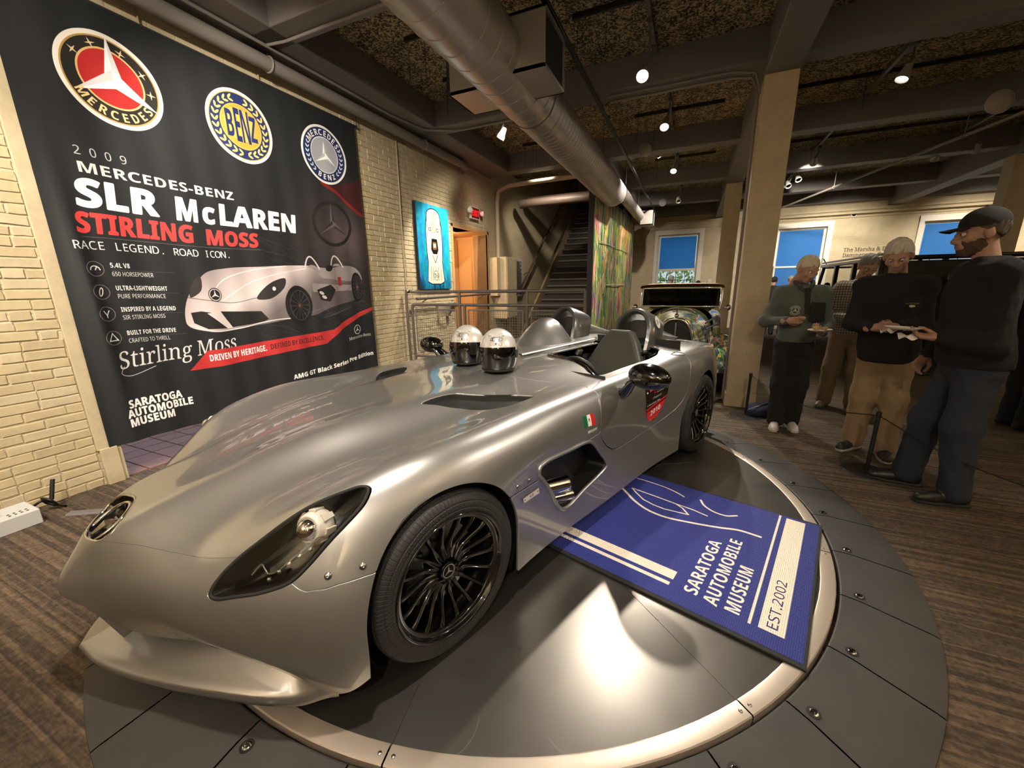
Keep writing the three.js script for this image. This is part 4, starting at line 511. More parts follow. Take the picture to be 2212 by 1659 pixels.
  obj('headrest_dome', gridGeo(36, 36, (a, c) => { const r = a, t = c * 2 * Math.PI, cx = Math.cos(t), cz = Math.sin(t), e = Math.pow(1 - Math.pow(r, 2.2), 1.15); return [2.2 + cx * r * (cx < 0 ? 0.36 : 0.2), 0.874 + 0.24 * e, -0.375 + cz * r * 0.27]; }, true), paint, car);
  // cockpit
  const leather = std(lin(0.055, 0.057, 0.052), 0.42, 0, { bumpMap: rep(fineTex, 4, 4), bumpScale: 0.001 }), leatherLight = std(lin(0.085, 0.087, 0.08), 0.45);
  obj('cockpit_tub', [gridGeo(30, 16, (a, c) => { const x = lerp(1.3, 2.5, a), t = lerp(0, Math.PI, c), w = 0.36; return [x, 0.80 - Math.pow(Math.sin(t), 0.5) * 0.55, 0.385 - Math.cos(t) * w]; }), at(new THREE.PlaneGeometry(0.78, 0.7), 2.5, 0.6, 0.385, 0, -Math.PI / 2, 0), at(new THREE.PlaneGeometry(0.78, 0.62), 1.32, 0.55, 0.385, 0, Math.PI / 2, 0)], std(lin(0.02, 0.02, 0.019), 0.7), car);
  { const seat = new THREE.Group(); seat.name = 'driver_seat'; car.add(seat); seat.userData.label = 'dark grey leather bucket seat with tapered headrest';
    const out = [[-0.24, 0], [-0.25, 0.2], [-0.235, 0.36], [-0.13, 0.58], [-0.075, 0.655], [0.075, 0.655], [0.13, 0.58], [0.235, 0.36], [0.25, 0.2], [0.24, 0]];
    const mk = (pts, d, b, x, y, lean) => { const g = extr(pts.map(([p, q]) => [-p, q]), d, b, [], 4); g.rotateY(-Math.PI / 2); g.rotateZ(-lean); g.translate(x, y, 0.385); return g; };
    obj('seat_back', mk(out, 0.07, 0.03, 2.07, 0.37, 0.33), leather, seat);
    obj('back_cushion', mk([[-0.15, 0.3], [-0.075, 0.6], [0.075, 0.6], [0.15, 0.3], [0.075, 0.235], [-0.075, 0.235]], 0.02, 0.018, 2.025, 0.37, 0.33), leatherLight, seat);
    obj('seat_base', at(new RoundedBoxGeometry(0.5, 0.14, 0.46, 4, 0.05), 1.88, 0.36, 0.385, 0, 0, 0.12), leather, seat);
    for (const s of [-1, 1]) obj('seat_bolster', at(new RoundedBoxGeometry(0.14, 0.36, 0.09, 4, 0.04), 2.14, 0.56, 0.385 + s * 0.215, 0, 0, -0.33), leather, seat);
    obj('seat_belt', [tube([[2.3, 0.84, 0.56], [2.2, 0.8, 0.6], [2.05, 0.62, 0.6], [1.95, 0.45, 0.6]], 0.014, 24, 6)], M.black, seat);
  }
  obj('belt_reel', [at(new RoundedBoxGeometry(0.14, 0.12, 0.07, 3, 0.015), 2.33, 0.80, 0.62), at(new RoundedBoxGeometry(0.1, 0.022, 0.06, 2, 0.008), 2.24, 0.865, 0.58)], M.blackGloss, car);
  { const sw = new THREE.Group(); sw.name = 'steering_wheel'; car.add(sw); sw.position.set(1.62, 0.74, 0.385); sw.rotation.set(0, Math.PI / 2, 0); obj('wheel_rim', at(new THREE.TorusGeometry(0.165, 0.016, 12, 48), 0, 0, 0, -0.35, 0, 0), M.black, sw); obj('wheel_boss', [at(new RoundedBoxGeometry(0.3, 0.05, 0.025, 2, 0.01), 0, 0, 0, -0.35, 0, 0), at(new RoundedBoxGeometry(0.05, 0.15, 0.025, 2, 0.01), 0, -0.07, 0.03, -0.35, 0, 0)], M.black, sw); }
  obj('dash_edge', [tube([[10.5, 0.42, -0.01], [10.2, 0.85, -0.004], [10.13, 1.4, -0.004], [10.08, 2.1, -0.006], [9.93, 2.85, -0.008], [9.72, 3.45, -0.012], [9.66, 3.9, -0.03]].map(([u, v, d]) => S(u, v, d)), 0.02, 70, 10), gridGeo(24, 3, (a, c) => { const v = lerp(0.45, 3.7, a), u = interp([[0.4, 10.45], [0.85, 10.2], [1.4, 10.13], [2.1, 10.08], [2.85, 9.93], [3.45, 9.72], [3.9, 9.62]], v), p = S(u, v, -0.02); return [p[0] - 0.1 * c, p[1] - 0.16 * c, p[2]]; })], M.blackGloss, car);
  obj('wind_deflector', gridGeo(36, 4, (a, c) => { const v = lerp(0.35, 3.35, a), u = interp([[0.3, 10.15], [0.9, 9.92], [1.6, 9.84], [2.3, 9.74], [3.0, 9.56], [3.5, 9.4]], v), p = S(u, v, 0.002); return [p[0] + 0.03 * c, p[1] + 0.045 * c * Math.pow(Math.sin(a * Math.PI), 0.5), p[2]]; }), new THREE.MeshPhysicalMaterial({ color: 0xffffff, roughness: 0.03, transmission: 1, thickness: 0, side: THREE.DoubleSide }), car, 'low clear wind deflector');
  obj('tonneau_bright_edge', [gridGeo(30, 8, (a, c) => { const t = c * 2 * Math.PI, x = lerp(1.42, 2.47, a), y = lerp(0.885, 0.90, a); return [x, y + 0.012 + Math.sin(t) * 0.009, -0.015 + Math.cos(t) * 0.022]; }), at(cyl(0.013, 0.013, 0.03, 14), 2.47, 0.915, -0.01)], std(0xd9d7d2, 0.25, 0.8), car, 'raised silver tonneau edge, paled to show the light it catches');  // raised edge catching light; the brightness is put into its pale metal
  obj('centre_bolster', at(new RoundedBoxGeometry(0.07, 0.19, 0.1, 4, 0.03), 2.36, 0.82, 0.09, 0, 0, -0.1), M.blackGloss, car);
  obj('switch_panel', at(new RoundedBoxGeometry(0.07, 0.05, 0.03, 2, 0.006), 2.12, 0.835, 0.045, 0.5, 0, 0), std(0xa9a7a0, 0.4, 0.5), car);
  // bolts, flag, sticker, badge, fuel flap
  const onSurf = (u, v, g, lift = 0.001, spin = 0) => { const s = carS(u, v), q = new THREE.Quaternion().setFromUnitVectors(V3(0, 0, 1), V3(...s.n)); g.rotateZ(spin); g.applyQuaternion(q); g.translate(s.p[0] + s.n[0] * lift, s.p[1] + s.n[1] * lift, s.p[2] + s.n[2] * lift); return g; };
  const boltG = () => merge([new THREE.SphereGeometry(0.0115, 14, 8, 0, 6.3, 0, Math.PI / 2).rotateX(Math.PI / 2).scale(1, 1, 0.55), lathe([[0.0045, 0.0066], [0.0045, 0.0075], [0.003, 0.008], [0, 0.006]], 6).rotateX(Math.PI / 2)]);
  for (const s of [1, -1]) for (const [u, v] of [[2.72, 6.55], [3.14, 6.94], [6.6, 7.39], [6.86, 7.4]]) obj('bolt', onSurf(u, s * v, boltG()), M.steel, car);
  // a decal that follows the surface: corners in (u, v)
  const decal = (c, n, m, lift) => { const m2 = { vs: [], tri: [] }; return gridGeo(n, m, (a, b) => S(lerp(lerp(c[0][0], c[1][0], a), lerp(c[3][0], c[2][0], a), b), lerp(lerp(c[0][1], c[1][1], a), lerp(c[3][1], c[2][1], a), b), lift)); };
  const flagTex = canvasTex(192, 128, (c) => { c.fillStyle = '#0d6a45'; c.fillRect(0, 0, 64, 128); c.fillStyle = '#f4efe6'; c.fillRect(64, 0, 64, 128); c.fillStyle = '#d8262c'; c.fillRect(128, 0, 64, 128); c.fillStyle = '#6b5a3a'; c.beginPath(); c.ellipse(96, 58, 11, 15, 0.2, 0, 7); c.fill(); c.strokeStyle = '#4e7a3c'; c.lineWidth = 4; c.beginPath(); c.arc(96, 62, 19, 0.3, 2.8); c.stroke(); c.fillStyle = '#3b3022'; c.fillRect(90, 50, 8, 14); });
  obj('flag_decal', decal([[8.33, 6.76], [8.64, 6.8], [8.6, 6.33], [8.32, 6.32]], 10, 10, 0.0015), std(0xffffff, 0.3, 0, { map: flagTex, clearcoat: 1 }), car, 'green white and red flag sticker');
  const mexTex = canvasTex(256, 64, (c) => { c.clearRect(0, 0, 256, 64); c.fillStyle = '#0b0b0c'; c.font = 'italic bold 52px serif'; c.textAlign = 'center'; c.fillText('México', 128, 47); c.fillStyle = '#f0f0f0'; c.font = 'italic bold 50px serif'; c.fillText('México', 126, 45); });
  obj('script_decal', decal([[8.36, 7.05], [8.74, 7.02], [8.74, 6.86], [8.36, 6.9]], 8, 4, 0.0015), new THREE.MeshPhysicalMaterial({ map: mexTex, transparent: true, alphaTest: 0.4, roughness: 0.3, side: THREE.DoubleSide }), car, 'small italic name lettering under the flag');
  const stTex = canvasTex(512, 896, (c, w, h) => {
    c.clearRect(0, 0, w, h); const sh = () => { c.beginPath(); c.moveTo(60, 130); c.bezierCurveTo(130, 20, 330, -10, 430, 90); c.bezierCurveTo(540, 260, 520, 560, 440, 700); c.bezierCurveTo(380, 830, 300, 890, 230, 885); c.bezierCurveTo(120, 870, 60, 720, 40, 560); c.bezierCurveTo(10, 380, 10, 230, 60, 130); c.closePath(); };
    sh(); c.fillStyle = '#0c0c0d'; c.fill(); c.save(); sh(); c.clip();
    c.strokeStyle = '#45c838'; c.lineWidth = 46; c.beginPath(); c.moveTo(60, 40); c.bezierCurveTo(230, 0, 400, 60, 330, 240); c.stroke();
    c.fillStyle = '#e3262a'; c.save(); c.translate(210, 330); c.rotate(-0.12); c.beginPath(); c.moveTo(-110, -20); c.lineTo(-20, -70); c.lineTo(120, -80); c.lineTo(150, -20); c.lineTo(140, 50); c.lineTo(-110, 60); c.fill(); c.fillStyle = '#fff'; c.font = 'bold 62px sans-serif'; c.textAlign = 'center'; c.fillText('MIGLIA', 15, 36); c.font = 'bold 46px sans-serif'; c.fillText('MILLE', 40, -22); c.restore();
    c.fillStyle = '#fff'; for (const [x, y] of [[70, 300], [60, 390], [400, 210], [440, 260], [450, 330]]) { c.beginPath(); c.ellipse(x, y, 15, 19, 0, 0, 7); c.fill(); }
    c.font = 'bold 34px sans-serif'; c.fillStyle = '#e3262a'; c.beginPath(); c.moveTo(190, 470); c.lineTo(214, 430); c.lineTo(238, 470); c.fill(); c.fillStyle = '#ddd'; c.font = '36px serif'; c.fillText('Maserati', 250, 480); c.font = 'italic 44px serif'; c.fillText('Chopard', 170, 560); c.font = 'bold 34px sans-serif'; c.fillText('8 November MM', 70, 640);
    c.fillStyle = '#e3262a'; c.save(); c.translate(0, 690); c.rotate(-0.16); c.fillRect(-20, 0, 600, 26); c.fillRect(-20, 50, 600, 170); c.fillStyle = '#fff'; c.font = 'bold 92px sans-serif'; c.fillText('2010', 150, 140); c.restore(); c.restore();
    c.fillStyle = '#fff'; c.font = 'bold 22px sans-serif'; for (let k = 0; k < 16; k++) { c.save(); c.translate(470 + 28 * Math.sin(k * 0.2 + 0.1) - 8, 210 + k * 18); c.rotate(1.45); c.fillText('MEXICOMILLEMIGLIA'[k], 0, 0); c.restore(); }
  });
  obj('event_sticker', decal([[10.28, 7.62], [11.22, 7.58], [11.15, 5.55], [10.32, 5.7]], 20, 40, 0.0016), new THREE.MeshPhysicalMaterial({ map: stTex, transparent: true, alphaTest: 0.5, roughness: 0.25, clearcoat: 1, side: THREE.DoubleSide }), car, 'black event sticker with red 2010 band on the door');
  const bdTex = canvasTex(256, 64, (c) => { c.fillStyle = '#c9b8a4'; c.fillRect(0, 0, 256, 64); c.fillStyle = '#efe9e0'; c.fillRect(6, 6, 244, 52); c.fillStyle = '#5a5048'; c.font = 'bold 40px sans-serif'; c.textAlign = 'center'; c.fillText('SLR', 128, 46); c.fillStyle = '#333'; for (const x of [24, 232]) { c.beginPath(); c.arc(x, 32, 8, 0, 7); c.fill(); } });
  for (const s of [1, -1]) { const bp = [[6.69, 7.79], [7.09, 7.79], [7.07, 7.66], [6.67, 7.68]].map(([u, v]) => [u, s * v]); obj('side_badge', decal(bp, 6, 3, 0.004), std(0xffffff, 0.3, 0.3, { map: bdTex }), car, 'small cream side badge with screws'); }
  obj('fuel_flap', [tube([[12.05, 4.35, 0.003], [12.03, 4.7, 0.004], [12.08, 4.98, 0.004], [12.25, 5.0, 0.003], [12.33, 4.7, 0.004], [12.3, 4.35, 0.004]].map(([u, v, d]) => S(u, v, d)), 0.003, 50, 6, true)], paint, car);
  obj('tail_panel', gridGeo(20, 8, (a, c) => { const v = lerp(-8, 8, a), p = carS(NR - 1, v).p; return [lerp(p[0], p[0] - 0.3, c), lerp(p[1], 0.12, c), p[2] * lerp(1, 0.9, c)]; }), M.black, car);
}

// ---------- turntable ----------
const TC = [-1.14, -2.53], HT = 0.045;
{
  const t = thing('turntable', 'large round display turntable of metal deck plates with a dark rubber ramp ring', 'turntable', [TC[0], 0, TC[1]]);
  const scr = canvasTex(1024, 1024, (c, w, h) => { // scuffs and tyre scratches in the metal
    c.fillStyle = '#6f6f6f'; c.fillRect(0, 0, w, h); let s = 11; const R = () => (s = (s * 16807) % 2147483647) / 2147483647;
    for (let k = 0; k < 900; k++) { c.strokeStyle = `rgba(${R() < 0.5 ? '150,150,150' : '60,60,60'},${0.04 + R() * 0.1})`; c.lineWidth = 0.6 + R() * 1.5; c.beginPath(); const x = R() * w, y = R() * h, a = R() * 0.5 - 0.25; c.moveTo(x, y); c.lineTo(x + Math.cos(a) * (20 + R() * 120), y + Math.sin(a) * (20 + R() * 120)); c.stroke(); }
    for (let k = 0; k < 60; k++) { c.strokeStyle = `rgba(220,220,220,${0.1 + R() * 0.25})`; c.lineWidth = 0.8 + R() * 1.4; c.beginPath(); const x = R() * w, y = R() * h, r = 30 + R() * 130, a = R() * 6; c.arc(x, y, r, a, a + 0.3 + R() * 1.2); c.stroke(); }
    for (let k = 0; k < 260; k++) { const x = R() * w, y = R() * h, r = 6 + R() * 40; c.fillStyle = `rgba(${R() < 0.5 ? 40 : 170},${R() < 0.5 ? 40 : 170},150,${0.02 + R() * 0.05})`; c.beginPath(); c.ellipse(x, y, r, r * (0.3 + R() * 0.6), R() * 3, 0, 7); c.fill(); } }, false);
  const deck = ['#c2bcb4', '#bdb8b0', '#c6c0b8'].map((c, i) => new THREE.MeshPhysicalMaterial({ color: new THREE.Color(c).multiplyScalar(0.36), metalness: 0.92, roughness: 0.7, roughnessMap: rep(scr, 0.55 + i * 0.06, 0.6), bumpMap: rep(scr, 0.8, 0.8), bumpScale: 0.00015, side: THREE.DoubleSide }));
  const R1 = 1.888, R2 = 1.947, sector = (a0, a1, r0, r1, y0, y1, n = 16) => { const g = 0.0018, q = (a, r) => { const d = r > 0.02 ? g / r : 0; return [a0 + d + (a1 - a0 - 2 * d) * a, r]; }; const prof = [[0, 0], [0, 1], [1, 1], [1, 0]]; return boxUV(gridGeo(n, 3, (a, c) => { const k = Math.round(c * 3), p = prof[k], [an, r] = q(a, p[0] ? r1 : r0); return [Math.cos(an) * r, p[1] ? lerp(y0, y1, 1) : y0, Math.sin(an) * r]; }, true)); };
  for (let k = 0; k < 10; k++) { const a0 = ((41.9 + 36 * k) * Math.PI) / 180, g = extr([[0.002, 0], ...Array.from({ length: 13 }, (_, i) => { const a = (i / 12) * 36 * Math.PI / 180; return [Math.cos(a) * R1, Math.sin(a) * R1]; })].map(([x, y]) => { const m = (18 * Math.PI) / 180, sx = Math.cos(m) * 0.0035, sy = Math.sin(m) * 0.0035; return [x + sx, y + sy]; }), 0.006, 0.0008); g.rotateX(Math.PI / 2); g.translate(0, HT, 0); g.rotateY(-a0); obj('deck_plate', boxUV(g), deck[k % 3], t); }
  const rimM = new THREE.MeshPhysicalMaterial({ color: lin(0.50, 0.43, 0.36), metalness: 0.6, roughness: 0.38, side: THREE.DoubleSide });
  for (let k = 0; k < 10; k++) { const a0 = ((41.9 + 36 * k) * Math.PI) / 180, g = gridGeo(14, 5, (a, c) => { const an = a0 + 0.0015 + a * (0.6283 - 0.003), p = [[R1 - 0.002, HT - 0.02], [R1 - 0.002, HT + 0.004], [R1 + 0.004, HT + 0.006], [R2 - 0.004, HT + 0.006], [R2, HT + 0.002], [R2, 0]][Math.round(c * 5)]; return [Math.cos(an) * p[0], p[1], Math.sin(an) * p[0]]; }, true); obj('rim_strip', toCreasedNormals(g, 0.6), rimM, t); for (const d of [0.012, -0.012]) obj('rim_screw', at(new THREE.SphereGeometry(0.007, 10, 6, 0, 6.3, 0, 1.57).scale(1, 0.5, 1), Math.cos(a0 + d) * (R1 + 0.03), HT + 0.006, Math.sin(a0 + d) * (R1 + 0.03)), M.steel, t); }
  obj('base_drum', at(cyl(R1 - 0.01, R1 - 0.01, HT - 0.008, 96), 0, (HT - 0.008) / 2, 0), M.black, t);
  const rampTex = dataTex(512, (x, y) => { const n = 0.9 + 0.25 * (N1[y * 512 + x] - 0.5) + 0.3 * Math.max(0, N2[y * 512 + x] - 0.72); return [0.235 * n, 0.222 * n, 0.215 * n]; }, true);
  const rampM = std(0xffffff, 0.62, 0, { map: rampTex, bumpMap: rep(cloudTex, 3, 3), bumpScale: 0.001 });
  const W = (10.909 * Math.PI) / 180, rg = gridGeo(8, 6, (a, c) => { const an = 0.0016 + a * (W - 0.0032), p = [[R2 + 0.014, 0], [R2 + 0.014, HT - 0.004], [R2 + 0.02, HT - 0.001], [R2 + 0.09, HT - 0.002], [2.27, 0.012], [2.29, 0.006], [2.292, 0]][Math.round(c * 6)]; return [Math.cos(an) * p[0], p[1], Math.sin(an) * p[0]]; }, true), rgeo = boxUV(toCreasedNormals(rg, 0.35));
  const scrG = merge([lathe([[0, 0.003], [0.006, 0.004], [0.012, 0.004], [0.014, 0.0]], 18)]), holeG = at(cyl(0.021, 0.021, 0.002, 22), 0, 0, 0);
  for (let k = 0; k < 33; k++) { const a = ((4.6 + 10.909 * k) * Math.PI) / 180, p = obj('ramp_panel', rgeo, rampM, t, k ? undefined : 'dark rubber ramp panel'); p.rotation.y = -a - 0; const sa = a - 0.019, h = obj('screw_recess', holeG, M.black, t); h.position.set(Math.cos(sa) * 2.03, HT - 0.0012, Math.sin(sa) * 2.03); const s = obj('ramp_screw', scrG, M.chrome, t); s.position.set(Math.cos(sa) * 2.03, HT - 0.001, Math.sin(sa) * 2.03); }
}
// ---------- blue mat ----------
function fitText(c, str, x0, yb, x1, cap, font, fill) { c.save(); c.font = font.replace('SZ', '200px'); const w = c.measureText(str).width; c.translate(x0, yb); c.scale((x1 - x0) / w, cap / 143); c.textAlign = 'left'; c.textBaseline = 'alphabetic'; c.fillStyle = fill; c.fillText(str, 0, 0); c.restore(); }
function spreadText(c, str, x0, yb, x1, cap, font, fill) { const n = str.length; c.save(); c.font = font.replace('SZ', cap / 0.715 + 'px'); c.fillStyle = fill; c.textAlign = 'center'; for (let i = 0; i < n; i++) c.fillText(str[i], lerp(x0, x1, (i + 0.5) / n), yb); c.restore(); }
function arcText(c, str, cx, cy, r, a0, a1, size, fill, inward = false, font = 'bold SZ sans-serif') { c.save(); c.fillStyle = fill; c.textAlign = 'center'; c.textBaseline = 'middle'; c.font = font.replace('SZ', size + 'px'); const n = str.length; for (let i = 0; i < n; i++) { const a = lerp(a0, a1, n > 1 ? i / (n - 1) : 0.5); c.save(); c.translate(cx + Math.cos(a) * r, cy + Math.sin(a) * r); c.rotate(inward ? a - Math.PI / 2 : a + Math.PI / 2); c.fillText(str[i], 0, 0); c.restore(); } c.restore(); }
{
  const Wm = 1.15, Lm = 1.85, K = 1020, mt = thing('floor_mat', 'blue ribbed museum floor mat with white stripes lying on the turntable and under the car', 'mat', [0.505, HT + 0.006, -1.483], Math.atan2(0.9623, 0.2719));
  const tex = canvasTex(Math.round(Wm * K), Math.round(Lm * K), (c, w, h) => {
    const X = (s) => s * K, Y = (v) => h - v * K, pl = (pts, lw) => { c.lineWidth = lw * K; c.lineJoin = 'round'; c.lineCap = 'butt'; c.beginPath(); pts.forEach(([a, b], i) => (i ? c.lineTo(X(a), Y(b)) : c.moveTo(X(a), Y(b)))); c.stroke(); }, cv = (pts, lw) => pl(new THREE.CatmullRomCurve3(pts.map((p) => V3(p[0], p[1], 0))).getPoints(60).map((p) => [p.x, p.y]), lw), q = (pts) => { c.beginPath(); pts.forEach(([a, b], i) => (i ? c.lineTo(X(a), Y(b)) : c.moveTo(X(a), Y(b)))); c.fill(); };
    c.fillStyle = '#26307f'; c.fillRect(0, 0, w, h); c.fillStyle = '#e9dfcf'; c.strokeStyle = '#e9dfcf';
    q([[0.09, 0.067], [0.09, 0.161], [1.128, 0.161], [1.128, 0.067]]); q([[0.086, 0.187], [0.086, 0.199], [1.14, 0.199], [1.14, 0.187]]);
    q([[0.148, 0.527], [0.216, 0.527], [0.216, 1.85], [0.148, 1.85]]); q([[0.097, 0.532], [0.122, 0.532], [0.122, 1.85], [0.097, 1.85]]);
    fitText(c, 'EST.2002', X(0.108), Y(0.094), X(0.478), 0.04 * K, 'SZ sans-serif', '#1a2260');
    fitText(c, 'SARATOGA', X(0.105), Y(0.409), X(0.612), 0.06 * K, 'bold SZ sans-serif', '#f0e8da'); fitText(c, 'AUTOMOBILE', X(0.095), Y(0.321), X(0.696), 0.06 * K, 'bold SZ sans-serif', '#f0e8da'); fitText(c, 'MUSEUM', X(0.099), Y(0.233), X(0.483), 0.06 * K, 'bold SZ sans-serif', '#f0e8da');
    cv([[0.95, 1.3], [0.876, 1.143], [0.811, 1.055], [0.739, 0.966], [0.685, 0.86], [0.672, 0.75], [0.71, 0.6], [0.765, 0.45], [0.805, 0.361], [0.81, 0.247]], 0.018);
    pl([[0.895, 1.05], [0.85, 1.0], [0.792, 0.927], [0.768, 0.85], [0.762, 0.78], [0.79, 0.638], [0.845, 0.69], [0.872, 0.74], [0.884, 0.873], [0.895, 1.05]], 0.011); pl([[0.872, 0.735], [0.868, 0.634], [0.848, 0.539]], 0.011);
    cv([[1.029, 0.629], [0.967, 0.59], [0.925, 0.52], [0.925, 0.453], [0.971, 0.398]], 0.014); cv([[1.05, 1.3], [1.059, 1.135], [1.062, 1.013], [1.054, 0.883], [1.032, 0.795], [0.998, 0.722]], 0.011);
  });
  const bumpT = dataTex(64, (x, y) => { const bx2 = x % 16, by = (y + (Math.floor(x / 16) % 2) * 8) % 16; return bx2 > 2 && bx2 < 14 && by > 3 && by < 13 ? 1 : 0.1; });
  const mm = std(0xffffff, 0.8, 0, { map: tex, bumpMap: rep(bumpT, 18, 29), bumpScale: 0.004 });
  const edge = 0.018, g = new THREE.PlaneGeometry(Wm - 2 * edge, Lm - edge, 1, 1); g.rotateX(-Math.PI / 2); g.translate(Wm / 2, 0.010, -Lm / 2);
  obj('pile', g, mm, mt); obj('rubber_border', [extr([[0, 0], [Wm, 0], [Wm, Lm], [0, Lm]], 0.006, 0.003, [[[edge, edge], [edge, Lm - edge], [Wm - edge, Lm - edge], [Wm - edge, edge]]]).rotateX(-Math.PI / 2), at(new THREE.BoxGeometry(Wm - 0.01, 0.006, Lm - 0.01), Wm / 2, 0.002, -Lm / 2)], M.rubber, mt);
}

// ---------- hanging banner ----------
{
  const S0 = 1.30, S1 = 4.20, Y0 = 0.28, Y1 = 3.40, K = 2048 / (Y1 - Y0), CWd = Math.round((S1 - S0) * K);
  const tex = canvasTex(CWd, 2048, (c, w, h) => {
    const X = (s) => (s - S0) * K, Y = (y) => (Y1 - y) * K, P = (pts, fill, close = true) => { c.beginPath(); pts.forEach(([a, b], i) => (i ? c.lineTo(X(a), Y(b)) : c.moveTo(X(a), Y(b)))); if (close) c.closePath(); if (fill) { c.fillStyle = fill; c.fill(); } }, curve = (pts, closed = true) => { const k = new THREE.CatmullRomCurve3(pts.map((p) => V3(p[0], p[1], 0)), closed, 'centripetal').getPoints(pts.length * 8).map((p) => [p.x, p.y]); P(k, null, closed); };
    c.fillStyle = '#15171a'; c.fillRect(0, 0, w, h); let s = 5; const R = () => (s = (s * 16807) % 2147483647) / 2147483647;
    // printed backdrop: streaks, dark car bow and red glow, upper right
    c.save(); c.beginPath(); c.rect(X(2.2), Y(2.75), X(S1) - X(2.2), Y(0.7) - Y(2.75)); c.clip();
    let g = c.createRadialGradient(X(3.9), Y(2.0), 10, X(3.8), Y(1.9), 620); g.addColorStop(0, '#5b4d4d'); g.addColorStop(0.5, '#2c2728'); g.addColorStop(1, '#15171a'); c.fillStyle = g; c.fillRect(X(2.2), Y(2.75), 2000, 1600);
    for (let k = 0; k < 150; k++) { c.strokeStyle = `rgba(${170 + R() * 60},${150 + R() * 50},${150 + R() * 50},${0.03 + R() * 0.12})`; c.lineWidth = 1 + R() * 3; const a = lerp(2.4, 4.2, R()), b = lerp(1.0, 2.1, R()); c.beginPath(); c.moveTo(X(a), Y(b)); c.lineTo(X(a + 0.2 + R() * 0.5), Y(b - 0.03 - R() * 0.28)); c.stroke(); } c.restore();
    c.strokeStyle = '#7c1a1c'; c.lineWidth = 26; curve([[3.6, 2.62], [3.85, 2.52], [4.05, 2.38], [4.25, 2.3]], false); c.stroke(); c.fillStyle = '#4d1416'; P([[3.75, 2.6], [4.2, 2.75], [4.2, 2.35], [4.05, 2.4]], '#3b1214');
    c.strokeStyle = '#1b1819'; c.lineWidth = 26; c.beginPath(); c.ellipse(X(3.7), Y(2.17), 0.27 * K, 0.24 * K, 0, 0, 7); c.stroke(); c.fillStyle = '#1f1c1d'; const star3 = (x, y, r, wd, f, rot = 0) => { for (let k = 0; k < 3; k++) { c.save(); c.translate(X(x), Y(y)); c.rotate((k * 2 * Math.PI) / 3 + rot); c.beginPath(); c.moveTo(0, -r * K); c.lineTo(wd * K, wd * K * 0.58); c.lineTo(0, 0.0); c.fillStyle = f[0]; c.fill(); c.beginPath(); c.moveTo(0, -r * K); c.lineTo(-wd * K, wd * K * 0.58); c.lineTo(0, 0); c.fillStyle = f[1]; c.fill(); c.restore(); } }; star3(3.7, 2.17, 0.26, 0.035, ['#2c2728', '#5d5453']);
    // emblem 1
    const ring = (x, y, r, f) => { c.fillStyle = f; c.beginPath(); c.arc(X(x), Y(y), r * K, 0, 7); c.fill(); };
    ring(1.84, 2.93, 0.3, '#e9e2d6'); ring(1.84, 2.93, 0.272, '#b08d4a'); ring(1.84, 2.93, 0.262, '#1a1613'); ring(1.84, 2.945, 0.19, '#d9b878'); ring(1.84, 2.945, 0.178, '#b3211f');
    for (const a of [-2.55, -1.95, -1.2, -0.55, 0.02]) { c.save(); c.translate(X(1.84) + Math.cos(a) * 0.224 * K, Y(2.93) + Math.sin(a) * 0.224 * K); c.fillStyle = '#d9c39a'; c.beginPath(); for (let k = 0; k < 8; k++) { const r = k % 2 ? 5 : 22, q = (k * Math.PI) / 4 + a; c.lineTo(Math.cos(q) * r, Math.sin(q) * r); } c.fill(); c.restore(); }
    star3(1.85, 2.945, 0.275, 0.06, ['#d6d4d6', '#f2f1f2']); arcText(c, 'MERCEDES', X(1.84), Y(2.93), 0.225 * K, 2.55, 0.6, 52, '#e2c88c', true);
    // emblem 2
    ring(2.76, 2.925, 0.305, '#ece6d8'); ring(2.76, 2.925, 0.28, '#c6a343'); ring(2.76, 2.925, 0.272, '#19275c'); ring(2.76, 2.925, 0.19, '#c6a343');
    const leaves = (x, y, r, f, a0, a1, n, L) => { for (let k = 0; k < n; k++) { const a = lerp(a0, a1, k / (n - 1)); for (const d of [-1, 1]) { c.save(); c.translate(X(x) + Math.cos(a) * r * K, Y(y) + Math.sin(a) * r * K); c.rotate(a + Math.PI / 2 * Math.sign(a1 - a0) + d * 0.55); c.fillStyle = f; c.beginPath(); c.ellipse(L * 0.4, d * L * 0.2, L * 0.62, L * 0.25, 0, 0, 7); c.fill(); c.restore(); } } };
    leaves(2.76, 2.925, 0.23, '#d9bd66', Math.PI / 2 + 0.15, Math.PI * 1.5 - 0.35, 12, 26); leaves(2.76, 2.925, 0.23, '#d9bd66', Math.PI / 2 - 0.15, -Math.PI / 2 + 0.35, 12, 26); ring(2.76, 2.925, 0.178, '#b9963c'); ring(2.745, 2.94, 0.14, '#c9a951');
    c.save(); c.fillStyle = '#17245c'; c.textAlign = 'center'; c.translate(X(2.76), Y(2.805)); ['B', 'E', 'N', 'Z'].forEach((ch, i) => { c.save(); c.translate((i - 1.5) * 0.073 * K, 0); c.scale(0.55, [1.35, 1.7, 1.7, 1.35][i]); c.font = 'bold 150px sans-serif'; c.fillText(ch, 0, [-8, 4, 4, -8][i]); c.restore(); }); c.restore();
